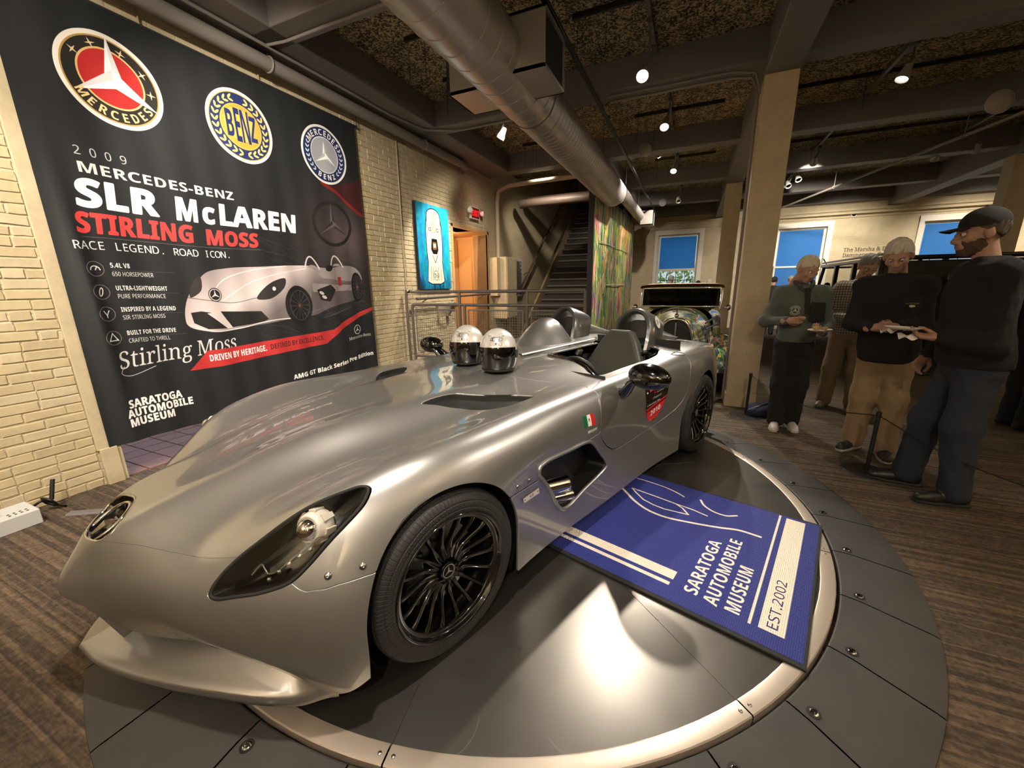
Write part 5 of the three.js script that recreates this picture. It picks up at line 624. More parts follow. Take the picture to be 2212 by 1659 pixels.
    // emblem 3
    ring(3.7, 2.925, 0.31, '#e6e3dd'); ring(3.7, 2.925, 0.285, '#16264f'); ring(3.7, 2.925, 0.193, '#d8d8d6'); ring(3.7, 2.925, 0.183, '#8a8c93'); c.save(); c.beginPath(); c.arc(X(3.7), Y(2.925), 0.183 * K, 0, 7); c.clip(); c.strokeStyle = '#b9bbc0'; c.lineWidth = 2; for (let k = -14; k < 15; k++) { c.beginPath(); c.moveTo(X(3.7) + k * 9, Y(3.2)); c.lineTo(X(3.7) + k * 9, Y(2.6)); c.moveTo(X(3.4), Y(2.925) + k * 9); c.lineTo(X(4.0), Y(2.925) + k * 9); c.stroke(); } c.restore();
    star3(3.7, 2.915, 0.17, 0.035, ['#b4b4b4', '#f0f0f0']); arcText(c, 'MERCEDES', X(3.7), Y(2.925), 0.236 * K, -2.5, -0.64, 56, '#e8e6e2'); arcText(c, 'BENZ', X(3.7), Y(2.925), 0.236 * K, 2.0, 1.14, 52, '#e8e6e2', true); leaves(3.7, 2.925, 0.236, '#c9d0dc', 2.3, 3.5, 7, 20); leaves(3.7, 2.925, 0.236, '#c9d0dc', 0.85, -0.4, 7, 20);
    // headline
    spreadText(c, '2009', X(1.5), Y(2.38), X(1.84), 0.055 * K, 'SZ sans-serif', '#b9b9ba'); fitText(c, 'MERCEDES-BENZ', X(1.515), Y(2.265), X(2.58), 0.07 * K, 'bold SZ sans-serif', '#cfcccb');
    g = c.createLinearGradient(0, Y(2.22), 0, Y(2.03)); g.addColorStop(0, '#f4f0ee'); g.addColorStop(0.45, '#8e8887'); g.addColorStop(0.6, '#efe9e7'); g.addColorStop(1, '#9d9795'); const slant = (f) => { c.save(); c.transform(1, 0, -0.1, 1, 0.1 * Y(2.1), 0); f(); c.restore(); };
    const bold = (str, x0, yb, x1, cap, fill, lw) => { fitText(c, str, x0, yb, x1, cap, 'bold SZ sans-serif', fill); c.save(); c.font = 'bold 200px sans-serif'; const wd = c.measureText(str).width; c.translate(x0, yb); c.scale((x1 - x0) / wd, cap / 143); c.strokeStyle = fill; c.lineWidth = lw; c.lineJoin = 'round'; c.strokeText(str, 0, 0); c.restore(); };
    slant(() => { bold('SLR', X(1.47), Y(2.04), X(1.95), 0.18 * K, g, 12); bold('M', X(2.06), Y(2.035), X(2.25), 0.175 * K, g, 10); bold('c', X(2.27), Y(2.035), X(2.38), 0.17 * K, g, 10); bold('LAREN', X(2.4), Y(2.035), X(3.21), 0.175 * K, g, 10); });
    g = c.createLinearGradient(0, Y(2.0), 0, Y(1.85)); g.addColorStop(0, '#d23a38'); g.addColorStop(1, '#8f2224'); slant(() => { bold('STIRLING', X(1.45), Y(1.86), X(2.19), 0.135 * K, g, 10); bold('MOSS', X(2.28), Y(1.855), X(2.76), 0.125 * K, g, 10); });
    c.fillStyle = '#6b6566'; c.fillRect(X(1.45), Y(1.832), 1.3 * K, 2); spreadText(c, 'RACE LEGEND. ROAD ICON.', X(1.38), Y(1.745), X(2.46), 0.055 * K, 'SZ sans-serif', '#dcd9d6');
    // feature list with small round icons
    [['5.4L V8', '650 HORSEPOWER', 1.62, 0.12, 0.26], ['ULTRA-LIGHTWEIGHT', 'PURE PERFORMANCE', 1.455, 0.33, 0.31], ['INSPIRED BY A LEGEND', 'SIR STIRLING MOSS', 1.295, 0.36, 0.28], ['BUILT FOR THE DRIVE', 'CRAFTED TO THRILL', 1.115, 0.33, 0.28]].forEach(([a, b, y, w1, w2], i) => { fitText(c, a, X(1.565), Y(y), X(1.565 + w1), 0.036 * K, 'bold SZ sans-serif', '#dbd8d6'); c.fillStyle = '#5a5455'; c.fillRect(X(1.57), Y(y - 0.017), 0.4 * K, 1.5); fitText(c, b, X(1.565), Y(y - 0.06), X(1.565 + w2), 0.031 * K, 'SZ sans-serif', '#d2cfcd'); c.strokeStyle = '#7d6c6c'; c.lineWidth = 3; c.beginPath(); c.arc(X(1.475), Y(y - 0.01), 0.052 * K, 0, 7); c.stroke(); c.strokeStyle = '#e0dcda'; c.lineWidth = 5; c.beginPath(); if (!i) { c.arc(X(1.475), Y(y - 0.02), 0.03 * K, 3.14, 6.28); c.moveTo(X(1.475), Y(y - 0.02)); c.lineTo(X(1.488), Y(y + 0.004)); } else if (i === 1) c.ellipse(X(1.475), Y(y - 0.01), 7, 20, 0.3, 0, 7); else if (i === 2) { c.moveTo(X(1.455), Y(y + 0.015)); c.lineTo(X(1.475), Y(y - 0.02)); c.lineTo(X(1.495), Y(y + 0.015)); c.moveTo(X(1.475), Y(y - 0.02)); c.lineTo(X(1.475), Y(y - 0.04)); } else { c.moveTo(X(1.475), Y(y + 0.025)); c.lineTo(X(1.505), Y(y - 0.03)); c.lineTo(X(1.445), Y(y - 0.03)); c.closePath(); } c.stroke(); });
    c.save(); c.translate(X(1.46), Y(0.86)); c.rotate(-0.06); c.scale(1, 1.25); c.font = 'italic 96px serif'; c.fillStyle = '#cfccc8'; c.fillText('Stirling Moss', 0, 0); c.restore(); c.strokeStyle = '#cfccc8'; c.lineWidth = 3; curve([[1.5, 0.88], [1.47, 0.83], [1.52, 0.8], [1.7, 0.85]], false); c.stroke();
    [['SARATOGA', 1.46, 0.55, 1.84], ['AUTOMOBILE', 1.44, 0.475, 1.91], ['MUSEUM', 1.44, 0.4, 1.76]].forEach(([t, a, y, b]) => bold(t, X(a), Y(y), X(b), 0.062 * K, '#f2f0ec', 8));
    // red ribbon
    P([[2.1, 0.93], [3.41, 0.93], [3.52, 0.93], [3.66, 0.985], [4.2, 1.13], [4.2, 1.08], [3.64, 0.9], [3.41, 0.78], [1.93, 0.77]], '#b42a2b'); fitText(c, 'DRIVEN BY HERITAGE.', X(2.1), Y(0.83), X(2.66), 0.058 * K, 'bold SZ sans-serif', '#f3eeea'); fitText(c, 'DEFINED BY EXCELLENCE.', X(2.69), Y(0.835), X(3.37), 0.052 * K, 'bold SZ sans-serif', '#3a1011');
    c.strokeStyle = '#d9d7d4'; c.lineWidth = 5; c.beginPath(); c.arc(X(3.91), Y(0.85), 0.058 * K, 0, 7); c.stroke(); star3(3.91, 0.85, 0.056, 0.009, ['#d9d7d4', '#d9d7d4']); c.font = '34px serif'; c.fillStyle = '#cfccc8'; c.textAlign = 'center'; c.fillText('Mercedes-Benz', X(3.94), Y(0.735)); c.textAlign = 'left'; bold('AMG GT Black Series Pre Edition', X(2.9), Y(0.455), X(4.14), 0.05 * K, '#efece8', 6);
    // printed car, three-quarter view
    const body = [[1.98, 1.24], [2.02, 1.38], [2.1, 1.5], [2.2, 1.61], [2.4, 1.655], [2.72, 1.67], [3.1, 1.69], [3.3, 1.69], [3.55, 1.66], [3.8, 1.68], [3.98, 1.65], [4.06, 1.55], [4.04, 1.3], [3.95, 1.25], [3.53, 1.2], [3.3, 1.14], [2.94, 1.12], [2.6, 1.1], [2.32, 1.095], [2.14, 1.1], [1.99, 1.16]];
    c.save(); curve(body); g = c.createLinearGradient(X(2.3), Y(1.7), X(2.6), Y(1.1)); g.addColorStop(0, '#8b8080'); g.addColorStop(0.3, '#b7a9a8'); g.addColorStop(0.6, '#cfc2c0'); g.addColorStop(1, '#6d6464'); c.fillStyle = g; c.fill(); c.clip();
    P([[3.3, 1.7], [4.1, 1.75], [4.1, 1.45], [3.45, 1.55]], '#8f8585'); P([[3.3, 1.45], [4.1, 1.5], [4.1, 1.1], [3.2, 1.1]], '#5a5152'); P([[3.3, 1.5], [4.05, 1.42], [4.05, 1.36], [3.3, 1.4]], '#8d8382'); c.restore();
    const dk = '#171415'; c.strokeStyle = '#3a3434'; c.lineWidth = 3; curve([[2.03, 1.4], [2.2, 1.37], [2.4, 1.34], [2.65, 1.37]], false); c.stroke(); curve([[2.3, 1.36], [2.6, 1.52], [2.9, 1.6], [3.25, 1.66]], false); c.strokeStyle = '#e4d9d7'; c.lineWidth = 6; c.stroke(); curve([[2.2, 1.4], [2.35, 1.55], [2.6, 1.63], [3.0, 1.68]], false); c.strokeStyle = '#e0d4d2'; c.stroke();
    P([[2.03, 1.27], [2.11, 1.28], [2.32, 1.235], [2.33, 1.11], [2.14, 1.12], [2.04, 1.18]], dk); P([[2.27, 1.27], [2.66, 1.235], [2.72, 1.15], [2.66, 1.125], [2.36, 1.115]], dk); c.fillStyle = '#b9acab'; P([[2.15, 1.26], [2.27, 1.27], [2.36, 1.11], [2.31, 1.11]], '#c9bcba'); curve([[2.0, 1.17], [2.16, 1.1], [2.4, 1.095], [2.75, 1.13], [2.98, 1.13]], false); c.strokeStyle = '#d8cdcb'; c.lineWidth = 7; c.stroke();
    curve([[2.64, 1.36], [2.72, 1.46], [2.85, 1.53], [2.97, 1.55], [2.96, 1.48], [2.88, 1.4], [2.76, 1.35]]); c.fillStyle = '#2a2526'; c.fill(); c.fillStyle = '#d9d2d0'; c.beginPath(); c.arc(X(2.83), Y(1.45), 14, 0, 7); c.fill(); curve([[2.05, 1.4], [2.08, 1.52], [2.15, 1.58], [2.14, 1.46]]); c.fillStyle = '#2a2526'; c.fill();
    c.fillStyle = dk; c.beginPath(); c.ellipse(X(2.25), Y(1.42), 0.06 * K, 0.062 * K, 0, 0, 7); c.fill(); c.strokeStyle = '#c9c1bf'; c.lineWidth = 5; c.beginPath(); c.arc(X(2.25), Y(1.42), 0.05 * K, 0, 7); c.stroke(); star3(2.25, 1.42, 0.05, 0.01, ['#ddd', '#ccc']);
    for (const [x, y, a, b] of [[3.1, 1.26, 0.17, 0.215], [3.98, 1.4, 0.09, 0.19]]) { c.fillStyle = '#0f0d0e'; c.beginPath(); c.ellipse(X(x), Y(y), a * K, b * K, 0, 0, 7); c.fill(); c.strokeStyle = '#3d3839'; c.lineWidth = 6; c.beginPath(); c.ellipse(X(x + 0.01), Y(y), a * 0.74 * K, b * 0.76 * K, 0, 0, 7); c.stroke(); c.lineWidth = 5; for (let k = 0; k < 14; k++) { const t = (k * Math.PI) / 7; c.beginPath(); c.moveTo(X(x + 0.01), Y(y)); c.lineTo(X(x + 0.01) + Math.cos(t) * a * 0.72 * K, Y(y) + Math.sin(t) * b * 0.74 * K); c.stroke(); } c.fillStyle = '#8a3a3c'; c.beginPath(); c.arc(X(x + 0.01), Y(y), 10, 0, 7); c.fill(); }
    P([[3.36, 1.42], [3.55, 1.47], [3.62, 1.4], [3.52, 1.27], [3.4, 1.3]], dk); c.fillStyle = '#b9b0ae'; for (const [x, y] of [[3.42, 1.38], [3.45, 1.33]]) { c.beginPath(); c.ellipse(X(x), Y(y), 22, 12, 0.5, 0, 7); c.fill(); }
    for (const [x, y, q] of [[3.33, 1.67, 0.1], [3.68, 1.68, 0.1]]) { c.strokeStyle = '#cfc6c4'; c.lineWidth = 12; c.beginPath(); c.moveTo(X(x - q * 0.9), Y(y)); c.quadraticCurveTo(X(x - 0.03), Y(y + 0.25), X(x + q), Y(y - 0.02)); c.stroke(); c.fillStyle = '#9a9190'; c.beginPath(); c.ellipse(X(x), Y(y), 40, 20, 0, 3.14, 6.28); c.fill(); }
    c.fillStyle = '#121011'; c.beginPath(); c.ellipse(X(3.56), Y(1.66), 34, 24, -0.2, 0, 7); c.fill(); c.fillStyle = '#8e2a2b'; c.fillRect(X(3.68), Y(1.55), 34, 70); c.strokeStyle = '#4c4445'; c.lineWidth = 3; curve([[3.65, 1.65], [3.64, 1.45], [3.7, 1.36], [3.9, 1.42]], false); c.stroke();
    for (let k = 0; k < 30; k++) { c.strokeStyle = `rgba(210,195,192,${0.08 + R() * 0.2})`; c.lineWidth = 1 + R() * 3; const a = lerp(3.0, 4.1, R()), b = lerp(0.95, 1.2, R()); c.beginPath(); c.moveTo(X(a), Y(b)); c.lineTo(X(a + 0.3), Y(b + 0.05)); c.stroke(); }
  });
  const bn = thing('hanging_banner', 'tall black fabric banner with three round emblems and a printed silver car', 'banner', [0, 0, 0]);
  const cloth = gridGeo(90, 60, (a, b) => { const s = lerp(S0, S1, a), y = lerp(Y0, Y1, b), low = 1 - b, fold = (0.008 * Math.sin(s * 9 + 0.5 + b * 1.5) + 0.006 * Math.sin(s * 23 + b * 4)) * (0.25 + low * 1.1) + 0.05 * Math.exp(-(((s - 1.43 + b * 0.06) / 0.05) ** 2)) * Math.exp(-(((y - 1.3) / 0.75) ** 2)) - 0.02 * low * Math.exp(-(((s - 1.36) / 0.05) ** 2)); return [-3.972 + fold, y + 0.03 * low * sstep(2.6, 4.2, s) * 3.2 + 0.012 * Math.sin(s * 5) * low, -s]; });
  obj('cloth', cloth, std(0xffffff, 0.72, 0, { map: tex, bumpMap: rep(fineTex, 3, 3), bumpScale: 0.0006 }), bn);
  obj('top_rod', [rod([-3.975, 3.4, -1.27], [-3.975, 3.4, -4.26], 0.009, 10), rod([-4.01, 3.4, -4.24], [-3.96, 3.4, -4.24], 0.012, 8), rod([-3.965, 3.36, -4.24], [-3.965, 3.5, -4.24], 0.004, 6)], M.darkGrey, bn);
}
// ---------- blue painting of a racing car seen from above ----------
{
  const p = thing('wall_painting', 'tall turquoise canvas painting of a pale race car seen from above', 'painting', [-3.985, 1.425, -5.3]);
  const tex = canvasTex(512, 768, (c, w, h) => {
    let s = 9; const R = () => (s = (s * 16807) % 2147483647) / 2147483647; const g = c.createLinearGradient(0, 0, w, 0); g.addColorStop(0, '#0f6d9c'); g.addColorStop(0.5, '#1a86a8'); g.addColorStop(1, '#2aa6b4'); c.fillStyle = g; c.fillRect(0, 0, w, h);
    for (let k = 0; k < 900; k++) { c.fillStyle = `rgba(${R() * 60},${90 + R() * 120},${130 + R() * 110},${0.05 + R() * 0.25})`; c.beginPath(); c.ellipse(R() * w, R() * h, 4 + R() * 30, 8 + R() * 60, 0.2 * R(), 0, 7); c.fill(); }
    for (let k = 0; k < 140; k++) { c.fillStyle = `rgba(5,20,45,${0.15 + R() * 0.35})`; const x = R() * w; c.fillRect(x, h - R() * 130, 2 + R() * 10, 130); }
    c.lineJoin = 'round'; c.beginPath(); c.moveTo(160, 70); c.bezierCurveTo(200, 20, 320, 20, 355, 75); c.bezierCurveTo(395, 180, 390, 400, 372, 520); c.bezierCurveTo(385, 600, 392, 660, 395, 700); c.lineTo(330, 722); c.lineTo(185, 722); c.lineTo(120, 700); c.bezierCurveTo(125, 640, 135, 590, 142, 520); c.bezierCurveTo(125, 400, 120, 180, 160, 70); c.fillStyle = '#e6ddc6'; c.fill(); c.strokeStyle = '#0b0c12'; c.lineWidth = 9; c.stroke();
    const ln = (pts, lw = 6, col = '#14110f') => { c.strokeStyle = col; c.lineWidth = lw; c.beginPath(); pts.forEach(([x, y], i) => (i ? c.lineTo(x, y) : c.moveTo(x, y))); c.stroke(); };
    c.fillStyle = '#bfb08d'; c.fillRect(232, 60, 52, 190); ln([[225, 60], [222, 250]], 5); ln([[290, 60], [293, 250]], 5); ln([[150, 90], [148, 300]], 7); ln([[366, 90], [368, 300]], 7); ln([[178, 70], [170, 260]], 4); ln([[338, 70], [346, 260]], 4);
    c.fillStyle = '#17120e'; c.beginPath(); c.moveTo(215, 300); c.lineTo(300, 300); c.lineTo(316, 400); c.lineTo(290, 440); c.lineTo(225, 440); c.lineTo(198, 400); c.fill(); c.fillStyle = '#7a5b36'; c.fillRect(228, 330, 60, 70); c.fillStyle = '#d9cfb4'; c.fillRect(238, 345, 40, 36); for (const x of [196, 316]) { c.strokeStyle = '#0c0b0b'; c.lineWidth = 7; c.strokeRect(x - 14, 205, 28, 26); }
    ln([[215, 450], [258, 520], [300, 450]], 7); for (const x of [180, 215, 258, 300, 335]) ln([[x, 560], [x + (x - 258) * 0.1, 690]], 5, '#3a2f22'); c.fillStyle = '#efe6d0'; c.beginPath(); c.ellipse(258, 640, 38, 44, 0, 0, 7); c.fill(); c.strokeStyle = '#17120e'; c.lineWidth = 5; c.stroke(); c.fillStyle = '#17120e'; c.font = 'bold 60px serif'; c.textAlign = 'center'; c.fillText('16', 258, 662);
    for (let k = 0; k < 260; k++) { c.strokeStyle = `rgba(60,45,25,${0.1 + R() * 0.3})`; c.lineWidth = 1 + R() * 3; const x = 150 + R() * 220, y = 60 + R() * 640; c.beginPath(); c.moveTo(x, y); c.lineTo(x + R() * 20 - 10, y + R() * 40); c.stroke(); }
  });
  obj('stretcher', [span(-0.03, 0.03, 0, 1.315, 0, -0.9, 0.004)], std(0x0d1216, 0.6), p); const cg = new THREE.PlaneGeometry(0.9, 1.315); cg.rotateY(Math.PI / 2); cg.translate(0.0312, 0.6575, -0.45); obj('canvas', cg, std(0xffffff, 0.35, 0, { map: tex, bumpMap: rep(cloudTex, 2, 3), bumpScale: 0.003 }), p);
}
// ---------- exit sign, cabinet, framed notice ----------
{ const e = thing('exit_sign', 'red glowing EXIT sign with emergency lamp heads above the orange doorway', 'sign', [-4.0, 2.83, -7.18]); const tex = canvasTex(256, 160, (c) => { c.fillStyle = '#140304'; c.fillRect(0, 0, 256, 160); c.fillStyle = '#ff3440'; c.font = 'bold 120px sans-serif'; c.textAlign = 'center'; c.fillText('EXIT', 128, 124, 236); });
  obj('sign_housing', [span(0, 0.05, -0.11, 0.11, 0.17, -0.17, 0.008)], std(0xd8d2c6, 0.5), e); const pg = new THREE.PlaneGeometry(0.3, 0.19); pg.rotateY(Math.PI / 2); pg.translate(0.052, 0, 0); obj('sign_face', pg, new THREE.MeshStandardMaterial({ color: 0x220000, emissive: 0xff5058, emissiveMap: tex, emissiveIntensity: 2.2 }), e); for (const s of [1, -1]) obj('lamp_head', [at(lathe([[0.02, 0], [0.05, 0.03], [0.055, 0.07], [0.0, 0.075]], 20).rotateZ(-Math.PI / 2), 0.03, 0.02, s * 0.23, 0, s * -0.5, 0)], std(0xd8d2c6, 0.4), e);
  const l = new THREE.PointLight(0xff2a30, 0.12); l.position.set(-3.9, 2.83, -7.18); l.name = 'sign_glow'; scene.add(l); }
{ const c = thing('electrical_cabinet', 'tall cream electrical cabinet on the wall beside the orange doorway', 'cabinet', [-4.02, 0.75, -8.3]); obj('cabinet_box', [span(0, 0.32, 0, 1.32, 0.28, -0.28, 0.008)], cream, c); obj('cabinet_door', [span(0.32, 0.335, 0.02, 1.3, 0.26, -0.26, 0.004)], cream, c); obj('latch', [span(0.335, 0.35, 0.5, 0.62, -0.2, -0.225, 0.004)], M.steel, c); obj('upper_box', [span(0, 0.18, 0.5, 1.3, 0.44, 0.29, 0.006)], cream, c); }
{ const c = thing('notice_frame', 'framed notice board with pale sheets on the wall beside the cabinet', 'notice board', [-4.0, 1.2, -9.2]); obj('frame', [span(-0.02, 0.06, 0, 0.9, 0.3, -0.3, 0.006)], std(0xbfb8a8, 0.5), c); obj('sheet', [span(0.06, 0.064, 0.06, 0.84, 0.25, -0.25)], std(0xffffff, 0.25, 0, { map: canvasTex(128, 192, (k) => { k.fillStyle = '#6f736c'; k.fillRect(0, 0, 128, 192); k.fillStyle = '#b9bcb2'; for (let i = 0; i < 9; i++) k.fillRect(14, 20 + i * 18, 60 + ((i * 37) % 40), 6); k.fillRect(20, 110, 80, 40); }) }), c); }
// ---------- railing ----------
{
  const r = thing('mesh_railing', 'grey steel guard railing with wire mesh panels behind the car', 'railing', [0, 0, -4.93]), sm2 = std(lin(0.17, 0.155, 0.145), 0.38, 0.55), x0 = -3.96, x1 = -1.2;
  obj('top_rail', [tube([[x0, 0.0, 0], [x0, 1.30, 0], [x0 + 0.06, 1.38, 0], [x0 + 0.2, 1.385, 0], [-2.6, 1.385, 0], [x1, 1.385, 0]], 0.021, 120, 12)], sm2, r); obj('mid_rail', [tube([[x0 + 0.1, 0.0, 0], [x0 + 0.1, 1.10, 0], [x0 + 0.16, 1.19, 0], [x0 + 0.3, 1.2, 0], [-2.6, 1.2, 0], [x1, 1.2, 0]], 0.021, 120, 12)], sm2, r); obj('bottom_rail', [rod([x0 + 0.1, 0.42, 0], [x1, 0.42, 0], 0.018, 10)], sm2, r);
  for (const x of [-3.02, -2.94, -1.98, x1]) obj('post', rod([x, 0, 0], [x, x === -2.94 ? 1.2 : 1.39, 0], 0.021, 12), sm2, r);
  const wire = std(lin(0.22, 0.20, 0.18), 0.45, 0.5);
  for (const [a, b] of [[-3.8, -3.08], [-2.88, -2.04], [-1.92, -1.26]]) {
    const pn = new THREE.Group(); pn.name = 'mesh_panel'; r.add(pn); obj('panel_frame', [rod([a, 0.5, 0], [b, 0.5, 0], 0.011, 6), rod([a, 1.13, 0], [b, 1.13, 0], 0.011, 6), rod([a, 0.5, 0], [a, 1.13, 0], 0.011, 6), rod([b, 0.5, 0], [b, 1.13, 0], 0.011, 6)], wire, pn);
    const g = []; for (let x = a; x < b; x += 0.036) g.push(new THREE.BoxGeometry(0.0035, 0.63, 0.0035).translate(x, 0.815, 0)); for (let y = 0.5; y < 1.13; y += 0.036) g.push(new THREE.BoxGeometry(b - a, 0.0035, 0.0035).translate((a + b) / 2, y, 0.003)); const m = obj('wire_mesh', merge(g), wire, pn); m.userData.kind = 'stuff'; }
  const h = thing('wall_handrail', 'wall-mounted handrail running along the left wall beyond the railing', 'handrail', [0, 0, 0]); obj('rail', rod([-3.9, 1.28, -5.1], [-3.9, 1.30, -7.6], 0.021, 12), sm2, h); for (const z of [-5.4, -7.3]) obj('bracket', rod([-3.9, 1.28, z], [-4.01, 1.22, z], 0.01, 8), sm2, h);
  const sc = thing('wall_sconce', 'small tapered wall sconce under the handrail below the blue painting', 'wall lamp', [-3.93, 0.96, -5.95]); obj('shade', [gridGeo(4, 4, (a, c) => { const w = lerp(0.1, 0.17, a), q = [[-1, 0], [-1, 1], [0, 1.1], [1, 1], [1, 0]][Math.round(c * 4)]; return [-0.08 + q[1] * w, a * 0.22, q[0] * w]; })], std(lin(0.5, 0.45, 0.36), 0.5), sc);
}
// ---------- tall flower mural ----------
{
  const p = thing('flower_mural', 'tall printed mural of bright flowers on a black-edged frame behind the car', 'mural', [-1.8, 0.15, -7.72]), L = 5.6, H = 3.12;
  const tex = canvasTex(1024, 640, (c, w, h) => {
    let s = 21; const R = () => (s = (s * 16807) % 2147483647) / 2147483647; c.fillStyle = '#2c5a34'; c.fillRect(0, 0, w, h);
    const cols = ['#c23a4e', '#d8607c', '#8d9a3a', '#d9b93e', '#4d68a8', '#7b74a4', '#3f7d4a', '#a33a44', '#c98a3a', '#5f8f8a', '#e08a9a', '#34406e'];
    for (let k = 0; k < 420; k++) { const x = R() * w, y = R() * h; c.save(); c.translate(x, y); c.rotate(R() * 0.8 - 0.4); c.fillStyle = ['#2f6b3a', '#5b8f3c', '#23482f', '#7fa043', '#3c5a7a'][Math.floor(R() * 5)]; c.beginPath(); c.ellipse(0, 0, 6 + R() * 14, 40 + R() * 80, 0, 0, 7); c.fill(); c.strokeStyle = '#d8d05a'; c.lineWidth = 2; c.stroke(); c.restore(); }
    for (let k = 0; k < 120; k++) { const x = R() * w, y = Math.pow(R(), 0.8) * h, q = 0.7 + R() * 0.9, col = cols[Math.floor(R() * cols.length)]; c.save(); c.translate(x, y); c.rotate(R() * 0.6 - 0.3); c.scale(q * 0.8, q * 1.2); for (let i = 0; i < 5; i++) { c.fillStyle = i % 2 ? col : cols[(cols.indexOf(col) + 1) % cols.length]; c.beginPath(); c.moveTo(0, 30); c.bezierCurveTo(-30 + i * 6, 10, -34 + i * 12, -30, -22 + i * 11, -46); c.bezierCurveTo(-6 + i * 6, -20, 6 + i * 4, 0, 0, 30); c.fill(); c.strokeStyle = R() < 0.5 ? '#e9df6a' : '#23222a'; c.lineWidth = 2.2; c.stroke(); } c.restore(); }
    for (let k = 0; k < 500; k++) { c.strokeStyle = ['#e8e06a', '#20222c', '#e8e4da', '#c8d46a'][Math.floor(R() * 4)]; c.lineWidth = 1 + R() * 2; const x = R() * w, y = R() * h; c.beginPath(); c.moveTo(x, y); c.bezierCurveTo(x + R() * 30 - 15, y + 20, x + R() * 30 - 15, y + 40, x + R() * 20 - 10, y + 30 + R() * 50); c.stroke(); }
  });
  const g = gridGeo(24, 10, (a, b) => [0.02 + 0.006 * Math.sin(a * 20 + b * 3), b * H, -a * L]); obj('print', g, std(0xffffff, 0.55, 0, { map: tex }), p); obj('edge_post', [span(-0.05, 0.05, -0.15, H + 0.02, 0.05, -0.03, 0.004)], M.black, p); obj('frame_bar', [span(-0.02, 0.01, -0.02, 0.02, 0, -L), span(-0.02, 0.01, H - 0.02, H + 0.02, 0, -L), span(-0.03, 0.02, -0.15, H, -L, -L - 0.05)], M.black, p); obj('tie_wire', [rod([0.04, 2.15, -0.6], [0.04, 2.2, -4.6], 0.006, 5), rod([0.045, 1.3, -1.4], [0.045, 1.3, -4.0], 0.008, 5)], std(lin(0.5, 0.48, 0.42), 0.4), p); obj('backing', [span(-0.012, -0.004, 0, H, 0, -L)], M.black, p);
}
// ---------- gallery lettering, camera dot ----------
{ const t = thing('wall_lettering', 'raised dark gallery name lettering in two lines on the back wall', 'lettering', [3.95, 2.30, ZB + 0.012]); const mk = (str, y, w) => { const tex = canvasTex(1024, 128, (c) => { c.clearRect(0, 0, 1024, 128); fitText(c, str, 8, 96, 1016, 78, 'SZ serif', '#2c2218'); }); const g = new THREE.PlaneGeometry(w, w / 8); g.translate(w / 2, y, 0); obj('text_line', g, new THREE.MeshPhysicalMaterial({ map: tex, transparent: true, alphaTest: 0.4, roughness: 0.6, side: THREE.DoubleSide }), t); }; mk('The Marsha & Dennis', 0.03, 1.32); mk('Dammerman Galleries', -0.12, 1.32); }
{ const t = thing('security_camera', 'small black dome camera high on the back wall between the windows', 'camera', [4.05, 3.3, ZB + 0.04]); obj('dome', new THREE.SphereGeometry(0.055, 18, 14), M.blackGloss, t); obj('mount', at(cyl(0.07, 0.07, 0.04, 20).rotateX(Math.PI / 2), 0, 0, -0.02), M.white, t); }
// ---------- white cable box and floor strip by the pier ----------
{ const b = thing('cable_box', 'long white metal box on the carpet against the brick pier', 'box', [-3.86, 0, -0.94], 0); obj('box_body', [span(-0.1, 0.13, 0, 0.1, 0.12, 0.95, 0.006)], std(lin(0.52, 0.53, 0.52), 0.45), b); obj('vent_holes', Array.from({ length: 8 }, (_, k) => at(cyl(0.006, 0.006, 0.003, 10), 0.06 + (k % 2) * 0.03, 0.1005, 0.16 + Math.floor(k / 2) * 0.025)), M.black, b); obj('nameplate', [span(-0.03, 0.04, 0.1, 0.1015, 0.25, 0.36)], std(lin(0.45, 0.43, 0.38), 0.5), b);
  const k = thing('power_plug', 'black plug and coiled cable at the end of the white box', 'cable', [-3.9, 0, -0.9]); obj('cable', [tube([[0, 0.06, 0.08], [0.02, 0.09, 0.03], [-0.02, 0.05, 0.0], [0.03, 0.03, -0.03], [0.06, 0.09, 0], [0.0, 0.1, 0.02], [-0.03, 0.02, -0.04], [0.05, 0.012, -0.06]], 0.008, 70, 7)], M.black, k); obj('plug', [rod([0.0, 0.07, -0.02], [-0.03, 0.2, -0.06], 0.012, 8)], M.black, k);
  const s = thing('cable_cover', 'flat grey cable cover strip on the carpet from the white box towards the car', 'strip', [-3.72, 0, -0.93], 0.55); obj('cover', [at(extr([[0, 0], [0.012, 0.009], [0.05, 0.009], [0.062, 0]], 1.35, 0).rotateY(Math.PI / 2), 0, 0, 0.03)], std(lin(0.13, 0.12, 0.115), 0.6), s); }

